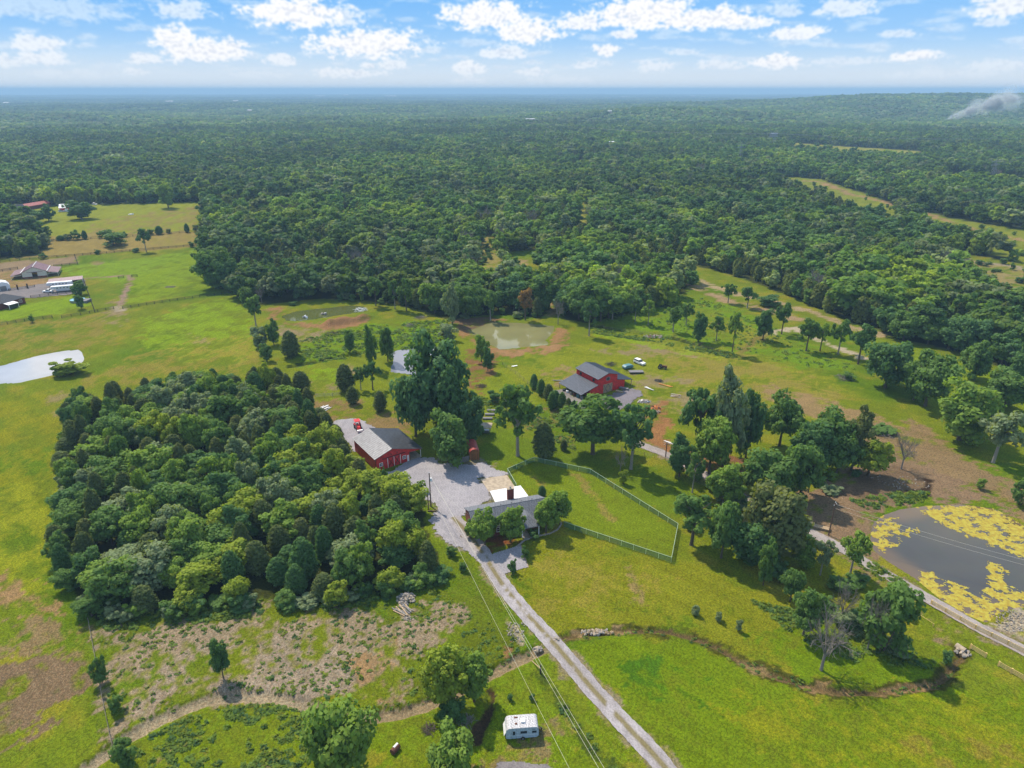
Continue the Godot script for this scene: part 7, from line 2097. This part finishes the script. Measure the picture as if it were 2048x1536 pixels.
# far crowns: a few lumpy domes
func mound_mesh(lumps: int, stretch: float) -> ArrayMesh:
	var V = PackedVector3Array()
	var N = PackedVector3Array()
	var C = PackedColorArray()
	for k in lumps:
		var a = k * 2.4
		var rad = 2.2 * sqrt((k + 0.3) / lumps) * 1.2
		var c = Vector3(cos(a) * rad, 5.5 + rng.randf_range(-1.5, 1.2), sin(a) * rad)
		var e = Vector3(1.9, rng.randf_range(2.4, 3.6), 1.9)
		var sh = rng.randf_range(0.8, 1.2)
		var at = func(i, j):
			var th = i * 0.62
			var ph = TAU * (j % 6) / 6.0 + k
			var d = Vector3(sin(th) * cos(ph), cos(th), sin(th) * sin(ph))
			return [(c + d * e * (0.9 + 0.25 * sin(j * 2.7 + k + i))) * Vector3(stretch, 1, stretch), d]
		for i in 4:
			for j in 6:
				var q = [at.call(i, j), at.call(i + 1, j), at.call(i + 1, j + 1), at.call(i, j + 1)]
				for m in [0, 1, 2, 0, 2, 3]:
					V.append(q[m][0])
					N.append(q[m][1])
					C.append(Color(sh, sh, sh))
	return from(V, N, C)

func weeds():
	var V = PackedVector3Array()
	var N = PackedVector3Array()
	var C = PackedColorArray()
	for k in 16:
		var d = ball()
		d.y = absf(d.y)
		leaf(V, N, C, d * Vector3(0.5, 0.45, 0.5), Vector3(d.x, d.y + 0.8, d.z).normalized(), 0.34, Color(1, 1, 1) * rng.randf_range(0.8, 1.2))
	var tuft = from(V, N, C)
	var beds = [
		[900, 0.8, PackedVector2Array([Vector2(-78.68, -100.14), Vector2(-59.79, -106.21), Vector2(-38.38, -107.63), Vector2(-12.7, -111.31), Vector2(-7.29, -105.51), Vector2(2.45, -98.86), Vector2(3.3, -95.14), Vector2(-13.91, -85.11), Vector2(-23.6, -82.58), Vector2(-32.04, -83.07), Vector2(-39.83, -86.67), Vector2(-51.55, -85.94), Vector2(-60.26, -81.11), Vector2(-64.78, -81.11), Vector2(-72.41, -90.49)])], [1100, 0.8, PackedVector2Array([Vector2(-60.46, -72.97), Vector2(-58.06, -78.27), Vector2(-50.59, -83.58), Vector2(-40.87, -84.59), Vector2(-31.78, -82.08), Vector2(-23.13, -80.14), Vector2(-24.64, -72.13), Vector2(-54.87, -71.72)])],
		[1500, 1.3, PackedVector2Array([Vector2(-94.13, -260.59), Vector2(-87.74, -266.62), Vector2(-62.52, -286.26), Vector2(-27.89, -293.37), Vector2(-25.16, -260.59), Vector2(-52.03, -251.98), Vector2(-65.67, -242.79), Vector2(-81.94, -239.68)])], [900, 1.2, PackedVector2Array([Vector2(33.98, -282.82), Vector2(63.96, -269.73), Vector2(90.63, -248.12), Vector2(87.05, -242.79), Vector2(60.29, -261.78), Vector2(33.21, -275.49)])],
		[900, 1.2, PackedVector2Array([Vector2(26.11, -325.22), Vector2(89.84, -334.16), Vector2(107.23, -308.57), Vector2(120.91, -260.59), Vector2(128.59, -233.67), Vector2(107.38, -236.14), Vector2(90.73, -254.79), Vector2(65.96, -279.44), Vector2(35.09, -293.37)])], [700, 1.0, PackedVector2Array([Vector2(-12.55, -211.15), Vector2(18.32, -193.83), Vector2(18.1, -172.64), Vector2(5.48, -185.2), Vector2(-3.71, -188.58)])],
		[350, 0.7, PackedVector2Array([Vector2(8.64, -100.14), Vector2(25.67, -102.51), Vector2(34.8, -100.4), Vector2(42.36, -94.19), Vector2(51.99, -88.72), Vector2(62.8, -87.64), Vector2(72.92, -88.72), Vector2(78.57, -91.63), Vector2(78.78, -90.49), Vector2(72.93, -87.21), Vector2(61.97, -85.94), Vector2(49.65, -87.21), Vector2(40.95, -92.55), Vector2(33.3, -98.1), Vector2(25.29, -100.4), Vector2(8.98, -98.1)])],
		[500, 1.0, PackedVector2Array([Vector2(75.71, -128.04), Vector2(81.92, -115.97), Vector2(86.56, -107.63), Vector2(84.5, -105.79), Vector2(79.24, -112.83), Vector2(73.93, -124.05)])], [300, 0.9, PackedVector2Array([Vector2(4.96, -90.72), Vector2(12.51, -78.27), Vector2(16.37, -71.72), Vector2(15.2, -71.47), Vector2(10.86, -77.81), Vector2(4.05, -89.82)])],
		[700, 1.2, PackedVector2Array([Vector2(-82.36, -107.63), Vector2(-39.14, -110.56), Vector2(-16.26, -115.97), Vector2(-14.82, -112.07), Vector2(-38.12, -106.64), Vector2(-78.78, -101.18)])], [400, 1.2, PackedVector2Array([Vector2(85.29, -146.59), Vector2(99.73, -150.08), Vector2(107.44, -150.08), Vector2(102.7, -146.13), Vector2(88.18, -142.12)])],
		[700, 1.0, PackedVector2Array([Vector2(48.28, -109.82), Vector2(58.72, -105.51), Vector2(68.59, -97.6), Vector2(80.2, -95.14), Vector2(76.34, -91.63), Vector2(61.34, -93.95), Vector2(54.17, -98.86)])]]
	var at = []
	var cs = PackedColorArray()
	for b in beds:
		var r = bounds(b[2], 0.0)
		var put = 0
		var tries = 0
		while put < b[0] and tries < b[0] * 6:
			tries += 1
			var p = r.position + Vector2(rng.randf(), rng.randf()) * r.size
			if not Geometry2D.is_point_in_polygon(p, b[2]) or n_mid.get_noise_2d(p.x, p.y) + n_small.get_noise_2d(p.x, p.y) * 0.7 < 0.02:
				continue
			put += 1
			var s = b[1] * rng.randf_range(0.5, 1.5)
			at.append(Transform3D(Basis(Vector3.UP, rng.randf() * TAU) * Basis.from_scale(Vector3(s, s * rng.randf_range(0.6, 1.3), s)), Vector3(p.x, lie(p.x, p.y) - 0.05, p.y)))
			cs.append([TONES.bright, TONES.bright, TONES.yellow, TONES.deep, TONES.bright][rng.randi() % 5] * rng.randf_range(0.9, 1.3))
	var mm = MultiMesh.new()
	mm.transform_format = MultiMesh.TRANSFORM_3D
	mm.use_colors = true
	mm.mesh = tuft
	mm.instance_count = at.size()
	for i in at.size():
		mm.set_instance_transform(i, at[i])
		mm.set_instance_color(i, cs[i])
	var o = MultiMeshInstance3D.new()
	o.name = "weeds"
	o.multimesh = mm
	o.material_override = mats.leaf_far
	add_child(o)
	tag(o, "rough green weeds over the uncut ground", "weeds", "", "stuff")

# ---------------------------------------------------------------- small things

func heap(called: String, label: String, category: String, at: Vector3, rx: float, rz: float, count: int, size: float, m: Array, flat = 0.6, part = "stone"):
	var o = thing(called, label, category, at)
	var ms = [rock_mesh(Vector3(1, 0.7, 0.8) * size, 81, 0.3, 5), rock_mesh(Vector3(0.8, 0.6, 1.0) * size, 82, 0.3, 5)]
	for k in count:
		var d = ball()
		var q = piece(part, ms[k % 2], m[k % m.size()], o, Vector3(d.x * rx, maxf(0.05, (1.0 - Vector2(d.x, d.z).length()) * flat * rng.randf()), d.z * rz))
		q.rotation = Vector3(rng.randf(), rng.randf() * TAU, rng.randf())
		q.scale = Vector3.ONE * rng.randf_range(0.6, 1.4)

func planks(called: String, label: String, at: Vector3, turn: float, n: int, L: float, m: Array, spread: float):
	var o = thing(called, label, "planks", at, turn)
	for k in n:
		var q = piece("plank", box_mesh(Vector3(-L / 2, 0, -0.12), Vector3(L / 2, 0.08, 0.12)), m[k % m.size()], o, Vector3(rng.randf_range(-0.4, 0.4), 0.03 + 0.09 * (k % 4), (float(k) / n - 0.5) * spread))
		q.rotation.y = rng.randf_range(-0.25, 0.25)
		q.scale.x = rng.randf_range(0.7, 1.1)

func brush(label: String, at: Vector3, r: float, m: Material):
	var o = thing("brush_pile", label, "brush pile", at)
	var s = st_new()
	for k in 60:
		var d = ball()
		var p = Vector3(d.x * r, 0.1 + absf(d.y) * r * 0.35 * (1.0 - Vector2(d.x, d.z).length() * 0.7), d.z * r)
		var e = ball().normalized() * r * 0.5
		e.y *= 0.25
		tube(s, p - e, p + e, 0.06, 0.02, 4, false)
	piece("branches", done(s), m, o)

func small_things():
	var st = [mats.stone, mats.concrete, mats.bark_pale]
	heap("stone_pile", "pile of pale stones at the front corner of the grove", "stone pile", Vector3(-21.54, 0, -110.12), 1.9, 1.9, 110, 0.3, st, 1.2)
	planks("plank_pile", "weathered planks dumped in front of the stone pile", Vector3(-21.66, 0, -106.78), -0.75, 14, 3.4, [mats.grey_wood, mats.pale_wood, mats.bark_pale], 2.6)
	heap("stone_pile", "scatter of pale stones below the dumped planks", "stone pile", Vector3(-20.34, 0, -104.4), 1.2, 0.7, 40, 0.2, st, 0.4)
	planks("plank_pile", "white planks lying on the grass above the workshop", Vector3(-60.97, 0, -200.09), 0.9, 9, 4.2, [mats.white_paint, mats.grey_wood, mats.white_metal], 3.4)
	planks("plank_pile", "pale boards stacked on the field right of the big barn", Vector3(55.45, 0, -210.33), -0.1, 10, 3.4, [mats.white_metal, mats.pale_wood], 2.4)
	planks("plank_pile", "white board lying on the grass right of the barn apron", Vector3(47.4, 0, -216.21), -1.0, 3, 3.6, [mats.white_paint], 0.9)
	planks("plank_pile", "orange-tinted board on the grass beyond the barn apron", Vector3(53.39, 0, -219.26), -0.7, 3, 4.5, [mats.orange, mats.pale_wood], 0.8)
	planks("plank_pile", "grey boards lying left of the big barn", Vector3(16.35, 0, -223.28), 0.15, 4, 3.6, [mats.grey_wood, mats.steel], 1.2)
	planks("plank_pile", "boards on the orange dirt beside the road", Vector3(45.72, 0, -176.87), -0.6, 5, 4.0, [mats.pale_wood, mats.white_paint], 1.6)
	planks("plank_pile", "white boards near the wire fence below the milky pond", Vector3(1.12, 0, -237.14), 0.3, 4, 2.2, [mats.white_paint], 1.4)
	heap("rubble_heap", "heap of grey rubble below the barn apron", "rubble", Vector3(43.68, 0, -205.89), 2.6, 1.4, 70, 0.34, [mats.concrete, mats.steel, mats.stone], 0.6)
	heap("rubble_heap", "heap of broken red bricks and soil by the barn field", "rubble", Vector3(45.71, 0, -200.85), 3.0, 1.6, 60, 0.34, [mats.brick, mats.orange, mats.dirt_pile], 0.5, "lump")
	heap("rubble_heap", "pale rubble below the broken bricks", "rubble", Vector3(46.27, 0, -197.84), 1.6, 1.0, 30, 0.3, [mats.stone, mats.dirt_pile], 0.4)
	heap("rubble_heap", "heap of pale rubble on the green behind the barn field", "rubble", Vector3(59.06, 0, -270.36), 4.0, 1.8, 60, 0.5, [mats.stone, mats.dirt_pile, mats.bark_pale], 0.6)
	heap("rubble_heap", "pale rock scatter along the drive above the culvert", "rubble", Vector3(0.57, 0, -101.18), 2.0, 3.2, 70, 0.17, st, 0.2)
	heap("rubble_heap", "pale rocks lining the lawn creek beside the drive", "rubble", Vector3(16.02, 0, -100.79), 3.4, 0.8, 70, 0.26, [mats.pale_wood, mats.stone, mats.concrete], 0.3)
	heap("rubble_heap", "rocks at the lower mouth of the drive culvert", "rubble", Vector3(4.81, 0, -96.48), 0.8, 0.6, 16, 0.3, st, 0.3)
	heap("rubble_heap", "rocks at the upper mouth of the drive culvert", "rubble", Vector3(8.37, 0, -98.86), 0.8, 0.6, 16, 0.25, st, 0.3)
	heap("rubble_heap", "pale rocks around the road culvert", "rubble", Vector3(82.94, 0, -95.75), 1.4, 1.2, 24, 0.28, st, 0.3)
	heap("rock_scatter", "pale stones scattered on the bare ground by the pond", "rocks", Vector3(102.27, 0, -154.95), 9.0, 4.0, 60, 0.16, st, 0.1)
	heap("rock_scatter", "pale broken stone covering the bank at the lower right", "rocks", Vector3(97.72, 0, -103.45), 4.5, 3.5, 160, 0.17, st, 0.15)
	brush("brush pile on the bright grass beside the dirt patch", Vector3(-76.33, 0, -274.19), 3.2, mats.bark)
	brush("small brush heap right of the olive pond", Vector3(-41.3, 0, -296.31), 2.6, mats.bark_grey)
	brush("brush heap on the grass above the tall dark trees", Vector3(-44.72, 0, -284.87), 2.6, mats.bark_grey)
	brush("dark brush heap left of the wire fence", Vector3(-10.82, 0, -218.38), 2.0, mats.bark)
	brush("brush pile with green vines at the end of the far field", Vector3(119.06, 0, -225.57), 3.2, mats.bark_grey)
	tree("shrub", Vector2(Vector3(120.14, 0, -225.57).x, Vector3(120.14, 0, -225.57).z), 2.6, 2.6, "mid", "green vines over the brush pile in the far field")
	brush("brush heap at the edge of the bare brown ground", Vector3(112.51, 0, -183.22), 4.0, mats.bark_grey)
	tree("shrub", Vector2(Vector3(111.95, 0, -184.54).x, Vector3(111.95, 0, -184.54).z), 2.0, 4.0, "mid", "low green growth beside the brush heap on the bare ground")
	brush("black tangled scrap on the grass behind the big barn", Vector3(37.31, 0, -239.17), 2.4, mats.dark)
	brush("black scrap lying right of the barn apron", Vector3(52.26, 0, -223.28), 1.4, mats.dark)
	brush("brown brush heap beside the small trench near the caravan", Vector3(-7.54, 0, -80.91), 1.4, mats.bark_grey)
	brush("flat brown brush patch left of the trench", Vector3(-13.44, 0, -79.39), 1.2, mats.bark)
	brush("dead branches reaching into the olive pond", Vector3(-71.02, 0, -308.57), 3.0, mats.white_paint)
	for q in [[Vector3(-94.35, 0, -297.79), "left"], [Vector3(-86.84, 0, -302.33), "right"]]:
		heap("rock_cluster", "cluster of white rocks in the olive pond, %s one" % q[1], "rocks", q[0], 1.3, 0.8, 10, 0.5, [mats.white_metal, mats.stone], 0.5)
	# logs beside the pole
	var o = thing("log_stack", "squared pale timber lying by the utility pole near the pond", "timber", Vector3(72.78, 0, -134.4), -0.46)
	for k in 3:
		piece("beam", box_mesh(Vector3(-2.1, 0.1, -0.7 + k * 0.45), Vector3(2.1, 0.5, -0.3 + k * 0.45)), mats.pale_wood, o)
	o = thing("wood_block", "orange wooden block at the left end of the timber stack", "timber", Vector3(71.07, 0, -136.02), -0.4)
	piece("block", box_mesh(Vector3(-0.8, 0, -0.4), Vector3(0.8, 0.6, 0.4)), mats.new_wood, o)
	# culverts
	o = thing("culvert", "round concrete culvert mouth under the right road", "culvert", Vector3(83.29, 0, -96.48), 0.5)
	var s = st_new()
	tube(s, Vector3(0, 0.0, -1.2), Vector3(0, 0.0, 0.5), 0.55, 0.55, 14, false)
	tube(s, Vector3(0, 0.0, -1.2), Vector3(0, 0.0, 0.5), 0.42, 0.42, 14, false)
	piece("pipe", done(s), mats.concrete, o)
	s = st_new()
	tube(s, Vector3(0, 0, -1.0), Vector3(0, 0, -0.9), 0.43, 0.43, 14)
	piece("opening", done(s), mats.dark, o)
	# path in front of the house door
	tag(piece("path", sheet(PackedVector2Array([Vector2(1.87, -133.21), Vector2(3.29, -133.8), Vector2(4.4, -131.07), Vector2(2.76, -129.92)]), 0.14), mats.concrete, self), "short concrete path to the porch", "", "", "structure")
	o = thing("jump_rails", "low pale rails lying in the horse pasture", "rails", Vector3(-179.3, 0, -350.39))
	for k in 3:
		piece("rail", box_mesh(Vector3(-2.5, 0.1, k * 1.2), Vector3(2.5, 0.25, k * 1.2 + 0.15)), mats.grey_wood, o)
	for q in [[Vector3(-256.21, 0, -344.5), "left"], [Vector3(-252.29, 0, -346.44), "right"]]:
		o = thing("hitching_post", "dark hitching post before the horse barn, %s one" % q[1], "post", q[0])
		piece("shaft", box_mesh(Vector3(-0.25, 0, -0.25), Vector3(0.25, 2.6, 0.25)), mats.black_wood if q[1] == "right" else mats.rust, o)
	heap("rock_scatter", "white rocks on the grass of the far pasture", "rocks", Vector3(-316.71, 0, -576.8), 3.0, 1.5, 10, 0.7, [mats.white_metal], 0.3)

# ---------------------------------------------------------------- far off

func far_things():
	var spots = [
		[Vector3(51.82, 0, -2098.28), 46.0, 14.0, 9.0, "white farm buildings in the woods at centre"], [Vector3(170.87, 0, -1241.62), 12.0, 9.0, 6.0, "small white house among the trees right of centre"], [Vector3(309.37, 0, -2329.15), 22.0, 12.0, 9.0, "small pale house below the wooded rise"],
		[Vector3(-2539.31, 0, -5476.54), 90.0, 30.0, 16.0, "long pale building in the far town, left"], [Vector3(-2125.56, 0, -5681.94), 70.0, 30.0, 18.0, "white building in the far town, second from left"], [Vector3(-1132.43, 0, -3170.96), 30.0, 20.0, 12.0, "lone white roof in the far woods"],
		[Vector3(-2672.56, 0, -10302.77), 240.0, 60.0, 26.0, "long white warehouse near the horizon"], [Vector3(-1578.09, 0, -9650.66), 260.0, 60.0, 26.0, "long pale warehouse near the horizon, right one"], [Vector3(-2477.34, 0, -11048.96), 120.0, 40.0, 30.0, "beige block near the horizon"],
		[Vector3(-9556.88, 0, -22362.07), 160.0, 120.0, 90.0, "dark tower block on the horizon"], [Vector3(-16304.42, 0, -26183.88), 240.0, 60.0, 40.0, "white building on the left horizon"], [Vector3(2354.09, 0, -9650.66), 90.0, 40.0, 24.0, "pale roof near the horizon right of centre"],
		[Vector3(1473.75, 0, -9650.66), 200.0, 40.0, 20.0, "thin pale roofs near the horizon"], [Vector3(11742, 0, -17306.03), 120.0, 40.0, 14.0, "white building on the ridge at the right edge"], [Vector3(518.86, 0, -1439.19), 24.0, 14.0, 9.0, "brown roofed house by the far clearing"], [Vector3(-3275.59, 0, -4783.86), 60.0, 30.0, 16.0, "pale roof in the far woods at the left edge"]]
	for q in spots:
		var at: Vector3 = q[0]
		at.y = maxf(lie(at.x, at.z), 0.0) + 11.0
		var o = thing("far_building", q[4], "building", at, 0.2)
		var L = q[1] * 0.55
		var D = q[2] * 0.5
		var h = q[3] * 0.5
		var dark = q[4].begins_with("dark") or q[4].begins_with("brown")
		piece("wall", box_mesh(Vector3(-L / 2, -11, -D / 2), Vector3(L / 2, h * 0.7, D / 2)), mats.steel if dark else mats.concrete, o)
		var s = st_new()
		prism(s, PackedVector2Array([Vector2(-D / 2 - 1, h * 0.7), Vector2(D / 2 + 1, h * 0.7), Vector2(0, h)]), -L / 2 - 1, L / 2 + 1)
		piece("roof", done(s), mats.steel if dark else mats.white_metal, o).rotation.y = PI / 2
	var wt: Vector3 = Vector3(-6970.7, 0, -14111.94)
	var o = thing("water_tower", "white water tower on the far left horizon", "water tower", Vector3(wt.x, 0, wt.z))
	var s = st_new()
	tube(s, Vector3.ZERO, Vector3(0, 52, 0), 7, 5, 8)
	piece("stem", done(s), mats.white_paint, o)
	piece("bowl", rock_mesh(Vector3(26, 15, 26), 1, 0.0, 8), mats.white_paint, o, Vector3(0, 62, 0))
	# smoke rising from the woods and drifting to the right
	var base = Vector3(1356.91, 0, -2293.16)
	base.y = lie(base.x, base.z) + 8.0
	o = thing("smoke", "white smoke plume rising from the woods and drifting right", "smoke", base)
	o.set_meta("kind", "stuff")
	var blobs = [rock_mesh(Vector3(1, 0.8, 0.9), 91, 0.45, 10), rock_mesh(Vector3(0.9, 1, 0.8), 92, 0.45, 10), rock_mesh(Vector3(1, 0.7, 1), 93, 0.5, 10)]
	for k in 110:
		var t = pow((k + 0.5) / 110.0, 0.8)
		var w = lerpf(4.0, 17.0, pow(t, 0.7)) * rng.randf_range(0.6, 1.3)
		var low = k % 3 == 0
		var spread = lerpf(2.0, 24.0, t) * (0.6 + 0.8 * absf(sin(t * 9.0)))
		var puff = piece("smoke_puff", blobs[k % 3], mats.smoke, o, Vector3(lerpf(0.0, 190.0, t) + (35.0 * t if low else 0.0) + rng.randf_range(-1, 1) * spread, lerpf(1.0, 60.0, pow(t, 0.8)) * (0.75 if low else 1.0) + spread * 0.5 + rng.randf_range(-0.5, 0.5) * spread, rng.randf_range(-1, 1) * spread))
		puff.rotation = Vector3(rng.randf() * TAU, rng.randf() * TAU, rng.randf() * TAU)
		puff.scale = Vector3.ONE * w
